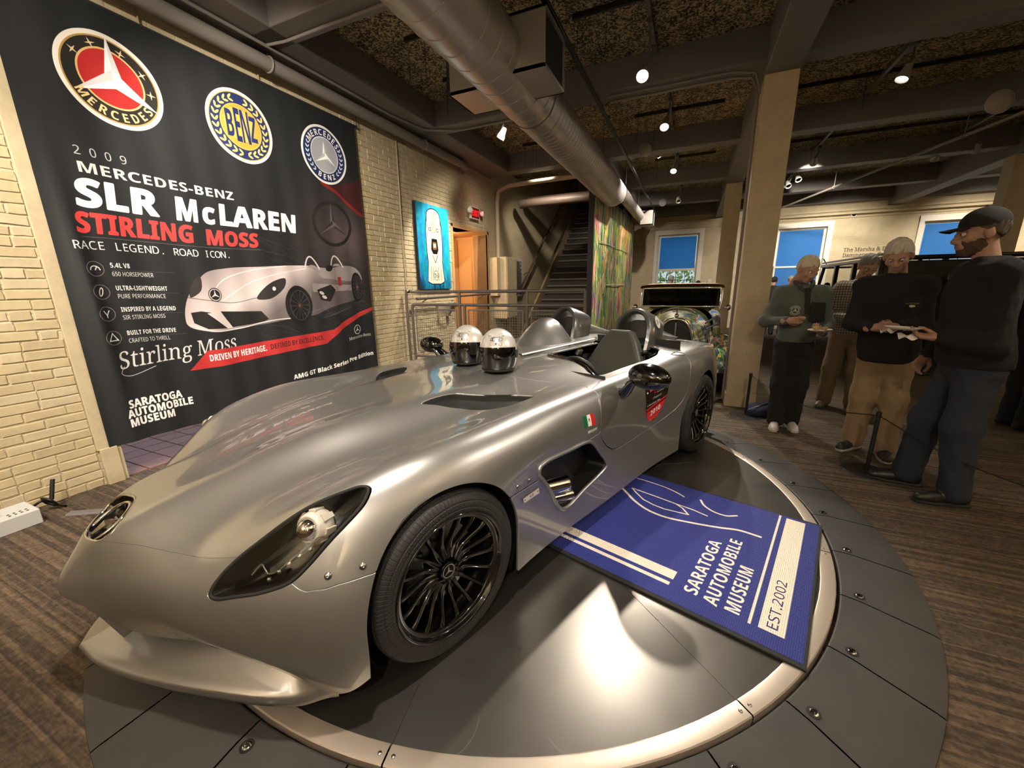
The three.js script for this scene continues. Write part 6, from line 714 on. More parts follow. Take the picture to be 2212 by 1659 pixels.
// ---------- helmets on the hood ----------
{
  const shellM = new THREE.MeshPhysicalMaterial({ color: lin(0.58, 0.56, 0.52), roughness: 0.28, metalness: 0.35, clearcoat: 1, clearcoatRoughness: 0.05, side: THREE.DoubleSide }), visM = new THREE.MeshPhysicalMaterial({ color: 0x050506, roughness: 0.04, clearcoat: 1, clearcoatRoughness: 0.02, side: THREE.DoubleSide });
  const R = (t, p) => { const y = Math.sin(p), c = Math.cos(p), z = Math.cos(t) * c, x = Math.sin(t) * c; const low = p < 0 ? Math.pow(Math.max(c, 0.05), -0.62) : 1; return [x * 0.122 * low, y * 0.142 + 0.138, (z > 0 ? z * 0.142 : z * 0.138) * low]; };
  const patchG = (t0, t1, p0, p1, lift, nu = 36, nv = 24, f = (t, p) => p) => gridGeo(nu, nv, (a, b) => { const t = lerp(t0, t1, a), p = f(t, lerp(p0, p1, b)), q = R(t, p), n = V3(q[0] / 0.0149, (q[1] - 0.138) / 0.0202, q[2] / 0.0202).normalize(); return [q[0] + n.x * lift, q[1] + n.y * lift, q[2] + n.z * lift]; }, true);
  const logo = canvasTex(256, 160, (c) => { c.clearRect(0, 0, 256, 160); c.strokeStyle = '#2b2b2d'; c.lineWidth = 5; c.beginPath(); c.ellipse(140, 56, 96, 34, 0, 0, 7); c.stroke(); c.fillStyle = '#1d1d20'; c.font = 'italic bold 74px serif'; c.fillText('X', 44, 84); c.font = 'italic 58px serif'; c.fillText('lite', 104, 76); c.fillStyle = '#c9c3b6'; c.fillRect(60, 112, 150, 26); c.strokeStyle = '#5a564e'; c.lineWidth = 4; c.strokeRect(56, 110, 158, 30); c.fillStyle = '#26262a'; c.fillRect(122, 112, 24, 22); c.fillRect(84, 122, 26, 5); c.fillRect(160, 122, 26, 5); });
  const mk = (label, pos, turn) => {
    const h = thing('helmet', label, 'helmet', pos, turn, 'race helmets on the hood');
    obj('shell', [patchG(-Math.PI, Math.PI, 0.12, 1.57, 0, 60, 20), patchG(1.12, 2 * Math.PI - 1.12, -0.95, 0.12, 0, 60, 20), patchG(-1.12, 1.12, -0.95, -0.72, 0, 40, 4)], shellM, h);
    obj('visor', patchG(-1.2, 1.2, -0.8, 0.2, 0.0045, 48, 30, (t, p) => p - 0.0 + 0.06 * Math.cos(t * 1.3) * (p > 0.1 ? 1 : 0)), visM, h);
    obj('neck_trim', [tube(Array.from({ length: 25 }, (_, k) => { const q = R((k / 24) * 2 * Math.PI, -0.93); return q; }).slice(0, 24), 0.01, 72, 8, true), patchG(-Math.PI, Math.PI, -0.95, -1.2, -0.006, 40, 4)], M.rubber, h);
    for (const s of [1, -1]) { const q = R(s * 1.35, -0.12); obj('visor_pivot', at(cyl(0.024, 0.028, 0.012, 24).rotateZ(Math.PI / 2), q[0], q[1], q[2], 0, -s * 0.2, 0), M.black, h); const v = R(s * 0.42, 0.86); obj('crown_vent', at(new RoundedBoxGeometry(0.03, 0.012, 0.02, 2, 0.004), v[0], v[1], v[2], 0.7, s * 0.4, 0), shellM, h); }
    obj('brow_logo', gridGeo(16, 8, (a, b) => { const t = lerp(-0.52, 0.52, a), p = lerp(0.3, 0.82, b), q = R(t, p), n = V3(q[0] / 0.0149, (q[1] - 0.138) / 0.0202, q[2] / 0.0202).normalize(); return [q[0] + n.x * 0.0015, q[1] + n.y * 0.0015, q[2] + n.z * 0.0015]; }, true), new THREE.MeshPhysicalMaterial({ map: logo, transparent: true, alphaTest: 0.3, roughness: 0.3, side: THREE.DoubleSide }), h);
    return h;
  };
  const w = (x, y, z) => { const c = Math.cos(CAR_TURN), s = Math.sin(CAR_TURN); return [CAR_POS[0] + x * c + z * s, CAR_POS[1] + y, CAR_POS[2] - x * s + z * c]; };
  mk('silver race helmet with dark visor, in front of the steering wheel side, nearer the driver', w(1.0, 0.866, 0.17), 0.33); mk('silver race helmet with dark visor, partly behind the other helmet, towards the wall', w(1.03, 0.866, -0.17), 0.22);
}
// ---------- stanchions, rope, bag ----------
{
  const bm = std(lin(0.02, 0.019, 0.018), 0.45, 0.3), mk = (label, x, z) => { const t = thing('stanchion', label, 'stanchion', [x, 0, z], 0, 'low black rope stanchions'); obj('base', lathe([[0, 0.012], [0.05, 0.014], [0.15, 0.009], [0.158, 0.004], [0.158, 0]], 44), bm, t); obj('post', [at(cyl(0.014, 0.014, 0.47, 18), 0, 0.245, 0), at(lathe([[0, 0.012], [0.012, 0.012], [0.017, 0.006], [0.017, -0.03], [0.014, -0.03]], 18), 0, 0.478, 0)], bm, t); return t; };
  mk('low black stanchion in front of the near column beside the blue bag', 0.675, -4.9); mk('low black stanchion before the feet of the man in the navy pullover', 1.375, -3.70); mk('low black stanchion at the right picture edge beside the carpet', 2.22, -2.35);
  const cord = (label, pts) => tag(obj('barrier_cord', [tube(pts, 0.004, 60, 6)], bm), label, 'cord', 'thin barrier cords');
  cord('thin black cord sagging from the column stanchion to the one before the navy pullover man', [[0.675, 0.46, -4.9], [0.9, 0.36, -4.55], [1.1, 0.34, -4.2], [1.375, 0.46, -3.70]]); cord('thin black cord sagging from the middle stanchion towards the right picture edge', [[1.375, 0.46, -3.70], [1.65, 0.33, -3.25], [1.95, 0.33, -2.8], [2.22, 0.46, -2.35]]); 
  const b = thing('duffel_bag', 'dark blue cloth bag with pale piping on the floor beside the column', 'bag', [0.86, 0, -5.0], 0.5); obj('bag_body', gridGeo(28, 18, (a, c) => { const t = a * 2 * Math.PI, p = lerp(-0.3, 1.57, c), k = 1 + 0.06 * Math.sin(3 * t + 4 * p); return [Math.cos(t) * Math.cos(Math.max(p, 0)) * 0.21 * k, 0.05 + 0.1 * Math.sin(p) * k, Math.sin(t) * Math.cos(Math.max(p, 0)) * 0.12 * k]; }, true), std(lin(0.018, 0.024, 0.06), 0.8), b); obj('strap', [tube([[-0.2, 0.05, 0.06], [-0.1, 0.15, 0.1], [0.05, 0.16, 0.1], [0.2, 0.04, 0.08]], 0.008, 40, 6)], std(lin(0.02, 0.02, 0.03), 0.7), b); obj('piping', [tube([[-0.21, 0.06, 0], [-0.1, 0.13, 0.06], [0.08, 0.14, 0.05], [0.2, 0.06, 0.02]], 0.004, 40, 6)], std(lin(0.4, 0.42, 0.5), 0.6), b);
}
// ---------- flower-painted vintage car ----------
{
  const tex = canvasTex(1024, 1024, (c, w, h) => { let s = 33; const R = () => (s = (s * 16807) % 2147483647) / 2147483647; c.fillStyle = '#1f5a4a'; c.fillRect(0, 0, w, h); const cols = ['#c62f33', '#2f8a3f', '#e3d24a', '#2f5fa8', '#e37a9a', '#1c6f5a', '#e9e4d0', '#7fb03a', '#134a3e', '#f0a03a', '#1a3a5a']; for (let k = 0; k < 520; k++) { c.strokeStyle = cols[Math.floor(R() * cols.length)]; c.lineWidth = 6 + R() * 22; c.lineCap = 'round'; const x = R() * w, y = R() * h; c.beginPath(); c.moveTo(x, y); c.bezierCurveTo(x + R() * 160 - 80, y + R() * 80, x + R() * 160 - 80, y + R() * 160, x + R() * 120 - 60, y + R() * 200 - 40); c.stroke(); } for (let k = 0; k < 420; k++) { c.strokeStyle = ['#e9e070', '#122a2a', '#f0ece0', '#d8e060'][Math.floor(R() * 4)]; c.lineWidth = 2 + R() * 3; const x = R() * w, y = R() * h; c.beginPath(); c.moveTo(x, y); c.bezierCurveTo(x + 30, y + R() * 60, x - 30 + R() * 60, y + 60, x + R() * 100 - 50, y + R() * 120); c.stroke(); } });
  const pm = new THREE.MeshPhysicalMaterial({ color: 0xffffff, map: rep(tex, 1, 1), roughness: 0.35, clearcoat: 1, clearcoatRoughness: 0.04, side: THREE.DoubleSide });
  const v = thing('vintage_car', 'vintage touring car painted all over with bright flowers, tan folding top, behind the silver car', 'car', [-0.15, 0, -5.7], 0);
  const sect = (t, w, hb, ht, k = 2.6) => { const a = t * Math.PI, cx = Math.cos(a), sy = Math.sin(a); return [Math.sign(cx) * Math.pow(Math.abs(cx), 2 / k) * w, hb + Math.pow(sy, 2 / k) * (ht - hb)]; };
  obj('hood', gridGeo(20, 26, (a, c) => { const z = lerp(0, -1.05, a), w = lerp(0.24, 0.5, Math.pow(a, 0.8)), q = sect(c, w, 0.55, lerp(1.0, 1.10, a)); return [q[0], q[1], z]; }), pm, v);
  obj('radiator_shell', [gridGeo(6, 26, (a, c) => { const q = sect(c, 0.245, 0.45, 1.01); const i = [[1, 0], [1.03, 0.02], [1.03, 0.05], [0.98, 0.07], [0.88, 0.06], [0.86, 0.03], [0.86, 0.02]][Math.round(a * 6)]; return [q[0] * i[0], 0.72 + (q[1] - 0.72) * i[0], i[1]]; })], M.chrome, v);
  obj('radiator_core', [at(extr(Array.from({ length: 21 }, (_, k) => { const q = sect(k / 20, 0.215, 0.45, 0.97); return q; }), 0.01), 0, 0, 0.025), ...Array.from({ length: 17 }, (_, k) => at(new THREE.BoxGeometry(0.008, 0.48, 0.012), (k - 8) * 0.025, 0.69, 0.04))], M.darkGrey, v); obj('radiator_divider', [at(new THREE.BoxGeometry(0.014, 0.5, 0.016), 0, 0.7, 0.048)], M.chrome, v);
  obj('hood_ornament', [at(new THREE.SphereGeometry(0.03, 16, 12), 0, 1.04, 0.03), rod([0, 1.05, 0.03], [0, 1.13, -0.03], 0.012, 8), rod([-0.06, 1.09, -0.02], [0.06, 1.09, -0.02], 0.008, 8)], M.chrome, v);
  obj('body_tub', gridGeo(16, 26, (a, c) => { const z = lerp(-1.05, -3.2, a), w = lerp(0.5, 0.66, sstep(0, 0.35, a)) * (a > 0.75 ? 1 - (a - 0.75) * 0.6 : 1), q = sect(c, w, 0.5, 1.08, 5); return [q[0], q[1], z]; }), pm, v);
  for (const s of [1, -1]) {
    obj('fender', gridGeo(40, 12, (a, c) => { const t = a, ang = lerp(-0.1, 2.3, clamp(t / 0.55, 0, 1)), cz = -0.25, R0 = 0.46; let z, y; if (t < 0.55) { z = cz + Math.cos(ang) * R0; y = 0.33 + Math.sin(ang) * (R0 - 0.08); } else { const k = (t - 0.55) / 0.45; z = lerp(cz + Math.cos(2.3) * R0, -2.0, k); y = lerp(0.33 + Math.sin(2.3) * 0.38, 0.33, sstep(0, 1, k)); } const b = c * Math.PI, w = 0.17; return [s * (0.58 + Math.cos(b) * w), y + Math.sin(b) * 0.06, z + Math.sin(b) * 0.03]; }), pm, v);
    const hl = new THREE.Group(); hl.name = 'headlamp'; v.add(hl); obj('headlamp_shell', at(lathe([[0, -0.15], [0.06, -0.13], [0.11, -0.05], [0.125, 0], [0.13, 0.015], [0.118, 0.02]], 32).rotateX(Math.PI / 2), s * 0.555, 0.70, 0.05), M.chrome, hl); obj('headlamp_lens', at(new THREE.SphereGeometry(0.118, 28, 12, 0, 6.3, 0, Math.PI / 2).rotateX(Math.PI / 2).scale(1, 1, 0.3), s * 0.555, 0.70, 0.062), glassClear, hl); obj('headlamp_bowl', at(lathe([[0.02, -0.07], [0.08, -0.03], [0.115, 0.012]], 28).rotateX(Math.PI / 2), s * 0.555, 0.70, 0.05), M.chrome, hl); obj('headlamp_stem', rod([s * 0.555, 0.42, 0.02], [s * 0.555, 0.6, 0.03], 0.018, 10), M.chrome, hl);
    const wh = new THREE.Group(); wh.name = 'wheel'; v.add(wh); wh.position.set(s * 0.62, 0.35, -0.25); obj('tyre', at(new THREE.TorusGeometry(0.27, 0.08, 14, 44), 0, 0, 0, 0, Math.PI / 2, 0), M.rubber, wh); obj('wheel_disc', at(lathe([[0, 0.05], [0.1, 0.05], [0.2, 0.02], [0.22, 0]], 32).rotateZ(-Math.PI / 2), 0, 0, 0), M.chrome, wh);
    obj('door_mirror', [at(new THREE.SphereGeometry(0.045, 16, 12), s * 0.66, 1.1, -0.98), rod([s * 0.5, 1.06, -1.02], [s * 0.64, 1.1, -0.98], 0.008, 8)], M.chrome, v);
    obj('hood_louvre', [rod([s * 0.36, 0.93, -0.2], [s * 0.54, 0.98, -0.95], 0.012, 8), rod([s * 0.37, 0.85, -0.2], [s * 0.55, 0.87, -0.95], 0.012, 8)], std(lin(0.01, 0.03, 0.028), 0.3), v);
  }
  obj('bumper', [tube([[-0.72, 0.42, 0.1], [-0.4, 0.43, 0.24], [0, 0.43, 0.27], [0.4, 0.43, 0.24], [0.72, 0.42, 0.1]], 0.026, 50, 10)], M.chrome, v);
  obj('windscreen_frame', [tube([[-0.56, 1.08, -1.05], [-0.57, 1.2, -1.08], [-0.56, 1.36, -1.12], [-0.5, 1.385, -1.12], [0, 1.39, -1.12], [0.5, 1.385, -1.12], [0.56, 1.36, -1.12], [0.57, 1.2, -1.08], [0.56, 1.08, -1.05]], 0.02, 120, 10), rod([-0.56, 1.11, -1.05], [0.56, 1.11, -1.05], 0.014, 8)], M.chrome, v); obj('windscreen', gridGeo(10, 4, (a, c) => [lerp(-0.55, 0.55, a), lerp(1.1, 1.38, c), lerp(-1.05, -1.12, c)]), new THREE.MeshPhysicalMaterial({ color: 0x2a2a28, roughness: 0.02, transmission: 1, thickness: 0, side: THREE.DoubleSide }), v);
  obj('folding_top', gridGeo(24, 26, (a, c) => { const z = lerp(-1.08, -2.6, a), w = 0.6 * (a > 0.8 ? 1 - (a - 0.8) * 0.5 : 1), q = sect(c, w, 1.0 + 0.38 * (a < 0.75 ? 1 : 1 - (a - 0.75) * 3.2), 1.46 - 0.03 * Math.abs(a - 0.4) - (a > 0.8 ? (a - 0.8) * 0.9 : 0), 4.5); return [q[0], q[1], z]; }), std(lin(0.42, 0.28, 0.16), 0.8), v, 'tan cloth folding top'); obj('cabin_interior', [span(-0.55, 0.55, 0.6, 1.3, -2.2, -2.5), at(new THREE.TorusGeometry(0.2, 0.014, 8, 36), 0.25, 1.08, -1.4, -0.5, 0, 0)], M.black, v); obj('mirror_bar', [at(new RoundedBoxGeometry(0.2, 0.05, 0.02, 2, 0.008), 0.05, 1.33, -1.17)], M.chrome, v);
}
// ---------- black off-road vehicle ----------
{
  const v = thing('offroad_vehicle', 'tall black off-road vehicle with open windscreen, parked below the gallery lettering', 'car', [2.75, 0, -8.4], 0), bk = std(lin(0.012, 0.012, 0.013), 0.3, 0.2, { clearcoat: 0.7 }), gl = new THREE.MeshPhysicalMaterial({ color: 0xd8dcd8, roughness: 0.02, transmission: 1, thickness: 0, side: THREE.DoubleSide });
  obj('lower_body', [span(0, 1.75, 0.45, 1.12, 0, -4.7, 0.05)], bk, v); obj('bonnet', [span(0.12, 1.63, 1.0, 1.3, -3.55, -4.72, 0.06)], bk, v); obj('roof', [span(-0.03, 1.78, 1.76, 1.83, 0.05, -3.35, 0.03)], bk, v);
  for (const x of [0.03, 1.72]) { obj('pillar', [rod([x, 1.1, -3.62], [x, 1.78, -3.25], 0.035, 8)], bk, v); for (const z of [-0.08, -1.25, -2.3]) obj('pillar', [span(x - 0.035, x + 0.035, 1.1, 1.78, z, z - 0.09, 0.01)], bk, v); obj('side_mirror', [at(new RoundedBoxGeometry(0.16, 0.2, 0.08, 3, 0.03), x < 1 ? -0.14 : 1.9, 1.25, -3.35)], bk, v); for (const z of [-0.85, -3.95]) { const w = new THREE.Group(); w.name = 'wheel'; v.add(w); w.position.set(x < 1 ? 0.12 : 1.63, 0.4, z); obj('tyre', at(new THREE.TorusGeometry(0.3, 0.1, 14, 40), 0, 0, 0, 0, Math.PI / 2, 0), M.rubber, w); obj('rim', at(cyl(0.22, 0.22, 0.14, 28).rotateZ(Math.PI / 2), 0, 0, 0), M.steel, w); } obj('fender_flare', [at(new THREE.TorusGeometry(0.44, 0.05, 10, 30, Math.PI).rotateY(Math.PI / 2), x < 1 ? 0.02 : 1.73, 0.42, -3.95), at(new THREE.TorusGeometry(0.44, 0.05, 10, 30, Math.PI).rotateY(Math.PI / 2), x < 1 ? 0.02 : 1.73, 0.42, -0.85)], bk, v); }
  obj('windscreen', gridGeo(6, 4, (a, c) => [lerp(0.05, 1.7, a), lerp(1.28, 1.76, c), lerp(-3.62, -3.27, c)]), gl, v); obj('windscreen_frame', [rod([0.03, 1.28, -3.63], [1.72, 1.28, -3.63], 0.03, 8), rod([0.03, 1.77, -3.27], [1.72, 1.77, -3.27], 0.03, 8)], bk, v);
  obj('seats', [span(0.2, 0.7, 0.8, 1.55, -1.9, -2.1, 0.05), span(1.0, 1.5, 0.8, 1.55, -1.9, -2.1, 0.05), span(0.05, 1.7, 0.9, 1.75, -0.02, -0.1, 0.02)], M.black, v); obj('roof_rail', [rod([-0.02, 1.86, 0], [-0.02, 1.86, -3.2], 0.02, 8), rod([0.02, 1.84, -3.1], [-0.1, 1.95, -2.9], 0.014, 6)], M.steel, v); obj('spotlights', [0.3, 0.55].map((x) => at(new THREE.SphereGeometry(0.07, 16, 12), x, 1.36, -3.9)), M.blackGloss, v);
}

// ---------- people ----------
function sdf(bones, k) {                                             // smooth union of tapered capsules [ax,ay,az, bx,by,bz, ra, rb, (zScale)] and ellipsoids
  const B = bones.map((b) => { if (b.e) return { e: 1, c: b.e, r: b.r, m: Math.min(...b.r), neg: b.neg }; const [ax, ay, az, bx2, by, bz, ra, rb] = b.c, f = b.f ?? 1; return { a: [ax, ay, az], d: [bx2 - ax, by - ay, bz - az], l: (bx2 - ax) ** 2 + (by - ay) ** 2 + (bz - az) ** 2 || 1e-9, ra, rb, f, ux: b.ux, uz: b.uz }; });
  return (x, y, z) => {
    let s = 9;
    for (const b of B) {
      let d;
      if (b.e) { const X = (x - b.c[0]) / b.r[0], Y = (y - b.c[1]) / b.r[1], Z = (z - b.c[2]) / b.r[2], l = Math.sqrt(X * X + Y * Y + Z * Z); d = (l - 1) * b.m; if (b.neg) { const h = Math.max(k - Math.abs(-d - s), 0) / k; s = Math.max(s, -d) + (h * h * k) / 4; continue; } }
      else { let X = x - b.a[0], Y = y - b.a[1], Z = z - b.a[2]; const t = clamp((X * b.d[0] + Y * b.d[1] + Z * b.d[2]) / b.l, 0, 1); X -= b.d[0] * t; Y -= b.d[1] * t; Z -= b.d[2] * t; if (b.f !== 1) { const q = X * b.ux + Z * b.uz, e = q * (b.f - 1); X += b.ux * e; Z += b.uz * e; } d = Math.sqrt(X * X + Y * Y + Z * Z) - lerp(b.ra, b.rb, t); if (b.f !== 1) d /= 1.15; }
      const h = Math.max(k - Math.abs(d - s), 0) / k; s = Math.min(s, d) - (h * h * k) / 4;
    }
    return s;
  };
}
const mcCache = new Map();
function isoMesh(f, lo, hi, res) {
  if (!mcCache.has(res)) mcCache.set(res, new MarchingCubes(res, M.black, false, false, Math.min(240000, res * res * 16)));
  const mc = mcCache.get(res), h = res / 2, c = [0, 1, 2].map((i) => (lo[i] + hi[i]) / 2), e = [0, 1, 2].map((i) => (hi[i] - lo[i]) / 2); mc.isolation = 0; const F = mc.field;
  for (let z = 0, i = 0; z < res; z++) { const Z = c[2] + ((z - h) / h) * e[2]; for (let y = 0; y < res; y++) { const Y = c[1] + ((y - h) / h) * e[1]; for (let x = 0; x < res; x++, i++) F[i] = -f(c[0] + ((x - h) / h) * e[0], Y, Z); } }
  mc.update(); const n = mc.count, p = new Float32Array(n * 3); for (let i = 0; i < n; i++) for (let a = 0; a < 3; a++) p[i * 3 + a] = c[a] + mc.positionArray[i * 3 + a] * e[a];
  let g = new THREE.BufferGeometry(); g.setAttribute('position', new THREE.BufferAttribute(p, 3)); g = mergeVertices(g, 1e-5); g.computeVertexNormals(); return boxUVsoft(g);
}
function boxUVsoft(g) { const p = g.attributes.position, uv = new Float32Array(p.count * 2); for (let i = 0; i < p.count; i++) { uv[2 * i] = p.getX(i) + p.getZ(i) * 0.6; uv[2 * i + 1] = p.getY(i); } g.setAttribute('uv', new THREE.BufferAttribute(uv, 2)); return g; }
const joinG = (list) => mergeGeometries(list.map((g) => { const h = g.clone(); for (const k of Object.keys(h.attributes)) if (!['position', 'normal', 'uv'].includes(k)) h.deleteAttribute(k); return h.index ? h : mergeVertices(h); }));
const skinMats = new Map(), skinOf = (c) => { const k = c.join(); if (!skinMats.has(k)) skinMats.set(k, std(lin(...c), 0.5, 0, { bumpMap: rep(fineTex, 14, 14), bumpScale: 0.0008 })); return skinMats.get(k); };
const clothTex = rep(fineTex, 9, 9);
function makePerson(o) {
  const s = o.h / 1.77, fw = [Math.sin(o.yaw), Math.cos(o.yaw)], lf = [Math.cos(o.yaw), -Math.sin(o.yaw)], lean = o.lean ?? [0, 0];
  const L = (x, y, z) => { const k = clamp((y - 0.9) / 0.6, 0, 1.2); return [(lf[0] * x + fw[0] * z) * s + lean[0] * k, y * s, (lf[1] * x + fw[1] * z) * s + lean[1] * k]; };
  const fat = o.fat ?? 1, P = { pelvis: L(0, 0.93, 0), belly: L(0, 1.08, 0.02), chest: L(0, 1.3, 0), neck: L(0, 1.47, -0.015) };
  const sh = [1, -1].map((q) => L(q * 0.175, 1.415, -0.01)), hip = [1, -1].map((q) => L(q * 0.088, 0.9, 0)), feet = o.feet ?? [[0.11, 0.02], [-0.11, 0.0]], ank = feet.map(([x, z]) => L(x, 0.085, z)), knee = feet.map(([x, z], i) => L(lerp([0.088, -0.088][i], x, 0.6), 0.49, z * 0.5 + 0.03));
  const arm = o.arms.map((a, i) => a ? { el: a[0], wr: a[1], dir: V3(...a[2]).normalize(), palm: V3(...(a[3] ?? [0, 1, 0])).normalize(), curl: a[4] ?? 0.5 } : { el: L([0.215, -0.215][i], 1.13, -0.03), wr: L([0.225, -0.225][i], 0.88, 0.04), dir: V3(0, -1, 0), palm: V3(...L([-1, 1][i], 0, 0)).normalize(), curl: 0.5 });
  const cap = (a, b, ra, rb, f) => ({ c: [...a, ...b, ra * s, rb * s], f, ux: fw[0], uz: fw[1] });
  const t = (g) => [cap(P.pelvis, P.belly, 0.145 * fat + g, 0.142 * fat + g, 1.32), cap(P.belly, P.chest, 0.142 * fat + g, 0.152 * fat + g, 1.32), cap(P.chest, L(0, 1.38, -0.01), 0.15 + g, 0.11 + g, 1.3), cap(sh[0], sh[1], 0.062 + g, 0.062 + g)];
  const arms = (g, cuff) => arm.flatMap((a, i) => [cap(sh[i], a.el, 0.052 + g, 0.044 + g), cap(a.el, cuff ? a.wr.map((v, k) => lerp(a.el[k], v, 0.93)) : a.wr, 0.042 + g, 0.029 + g * 0.9)]);
  const legs = (g, e = 0) => [0, 1].flatMap((i) => [cap(hip[i], knee[i], 0.082 + g, 0.056 + g + e), cap(knee[i], ank[i], 0.054 + g + e, 0.04 + g + e * 1.6)]);
  const bb = (pts, m) => [[0, 1, 2].map((a) => Math.min(...pts.map((p) => p[a])) - m), [0, 1, 2].map((a) => Math.max(...pts.map((p) => p[a])) + m)];
  const all = [...Object.values(P), ...sh, ...hip, ...ank, ...knee, ...arm.flatMap((a) => [a.el, a.wr])], res = o.res ?? 84;
  // head in its own frame
  const hp = L(0, 1.645, 0.035), he = new THREE.Euler(o.head?.[1] ?? 0, o.yaw + (o.head?.[0] ?? 0), o.head?.[2] ?? 0, 'YXZ'), hm = new THREE.Matrix4().makeRotationFromEuler(he).scale(V3(s, s, s)).setPosition(...hp);
  const headB = [{ e: [0, 0.035, -0.012], r: [0.076, 0.093, 0.096] }, { e: [0, -0.042, 0.02], r: [0.058, 0.074, 0.07] }, { e: [0, -0.098, 0.058], r: [0.026, 0.02, 0.022] }, { e: [0.042, -0.022, 0.058], r: [0.026, 0.022, 0.024] }, { e: [-0.042, -0.022, 0.058], r: [0.026, 0.022, 0.024] }, { c: [-0.036, 0.024, 0.078, 0.036, 0.024, 0.078, 0.012, 0.012] }, { e: [0.033, 0.004, 0.098], r: [0.017, 0.012, 0.016], neg: 1 }, { e: [-0.033, 0.004, 0.098], r: [0.017, 0.012, 0.016], neg: 1 }, { c: [0, 0.014, 0.084, 0, -0.032, 0.106, 0.009, 0.0125] }, { e: [0.012, -0.037, 0.096], r: [0.009, 0.008, 0.01] }, { e: [-0.012, -0.037, 0.096], r: [0.009, 0.008, 0.01] }, { c: [-0.02, -0.062, 0.08, 0.02, -0.062, 0.08, 0.0075, 0.0075] }, { c: [-0.016, -0.073, 0.079, 0.016, -0.073, 0.079, 0.0075, 0.0075] }, { e: [0.08, -0.005, -0.008], r: [0.012, 0.034, 0.02] }, { e: [-0.08, -0.005, -0.008], r: [0.012, 0.034, 0.02] }, { c: [0, -0.06, -0.025, 0, -0.17, -0.045, 0.052, 0.058] }];
  const hres = o.far ? 40 : 76, headG = isoMesh(sdf(headB, 0.02), [-0.115, -0.2, -0.125], [0.115, 0.15, 0.135], hres).applyMatrix4(hm);
  // hands: palm, four fingers and a thumb
  const handG = o.far ? [] : arm.map((a, i) => {
    const d = a.dir, n = a.palm.clone().sub(d.clone().multiplyScalar(a.palm.dot(d))).normalize(), side = new THREE.Vector3().crossVectors(n, d).multiplyScalar(i === 0 ? -1 : 1), w = V3(...a.wr), q = (u, v, e) => { const r = w.clone().addScaledVector(d, u).addScaledVector(side, v).addScaledVector(n, e); return [r.x, r.y, r.z]; }, bs = [];
    bs.push({ c: [...q(-0.03, 0, 0), ...q(0.03, 0, 0), 0.027, 0.026] }); for (const v of [-0.024, -0.008, 0.008, 0.024]) bs.push({ c: [...q(0.02, v * 0.7, 0), ...q(0.085, v, 0), 0.016, 0.0125] });
    [[0.027, 0.066], [0.009, 0.074], [-0.009, 0.07], [-0.026, 0.055]].forEach(([v, len], f) => { let u = 0.085, e = 0, ang = 0.1, vv = v; for (let j = 0; j < 3; j++) { const l = len * [0.45, 0.32, 0.26][j]; ang += a.curl * [0.9, 1.0, 0.7][j] * (1 + f * 0.06); const u2 = u + Math.cos(ang) * l, e2 = e + Math.sin(ang) * l; bs.push({ c: [...q(u, vv, e), ...q(u2, vv, e2), 0.0095 - j * 0.0008, 0.0088 - j * 0.0008] }); u = u2; e = e2; } });
    bs.push({ c: [...q(0.015, 0.026, 0.006), ...q(0.045, 0.046, 0.022), 0.014, 0.0115] }, { c: [...q(0.045, 0.046, 0.022), ...q(0.075, 0.046, 0.036), 0.011, 0.0095] }, { c: [...q(0.075, 0.046, 0.036), ...q(0.098, 0.036, 0.042), 0.0095, 0.008] });
    const C = q(0.06, 0, 0.02); return isoMesh(sdf(bs, 0.006), C.map((v) => v - 0.125), C.map((v) => v + 0.125), 72);
  });
  const [lo, hi] = bb(all, 0.22), bodyG = isoMesh(sdf([...t(-0.02), ...arms(-0.003), ...legs(-0.012)], 0.05), [lo[0], 0, lo[2]], hi, res), skin = skinOf(o.skin);
  const body = obj('person', joinG([bodyG, headG, ...handG]), skin); body.position.set(o.pos[0], 0, o.pos[1]); tag(body, o.label, 'person', o.group);
  // clothing
  const nz = (x, y, z, a) => a * (Math.sin(x * 31 + y * 17 + z * 9) * Math.sin(y * 23 - x * 11 + z * 27) + 0.6 * Math.sin(y * 57 + x * 41 - z * 33) * Math.sin(x * 49 - y * 13));
  const topF = sdf([...t(0.014), cap(P.pelvis, L(0, Math.min(0.9, o.hem - 0.06), 0), 0.152 * fat, 0.15 * fat, 1.3), ...arms(0.014, true), cap(L(0, 1.44, -0.02), L(0, 1.52, -0.025), 0.066, 0.06)], 0.055), hem = o.hem * s;
  const top = obj(o.topName, isoMesh((x, y, z) => Math.max(topF(x, y, z) + nz(x, y, z, 0.0035), hem - y, Math.min(y - 1.515 * s, 9)), [lo[0], hem - 0.06, lo[2]], hi, o.far ? res : res + 12), std(lin(...o.top), 0.9, 0, { ...(o.topMap ? { map: o.topMap } : {}), bumpMap: clothTex, bumpScale: 0.003, sheen: 0.3, sheenColor: lin(...o.top), sheenRoughness: 0.8 }), body);
  const legF = sdf([...legs(0.014, 0.014), cap(P.pelvis, L(0, 0.98, 0), 0.15 * fat, 0.14 * fat, 1.3)], 0.05), trouserTop = hem + 0.05; obj(o.legName ?? 'trousers', isoMesh((x, y, z) => Math.max(legF(x, y, z) + nz(x * 1.2, y * 0.8, z * 1.2, 0.005), 0.03 * s - y, y - trouserTop), [lo[0], 0.0, lo[2]], [hi[0], trouserTop + 0.04, hi[2]], res), std(lin(...o.legs), 0.85, 0, { bumpMap: clothTex, bumpScale: 0.002 }), body);
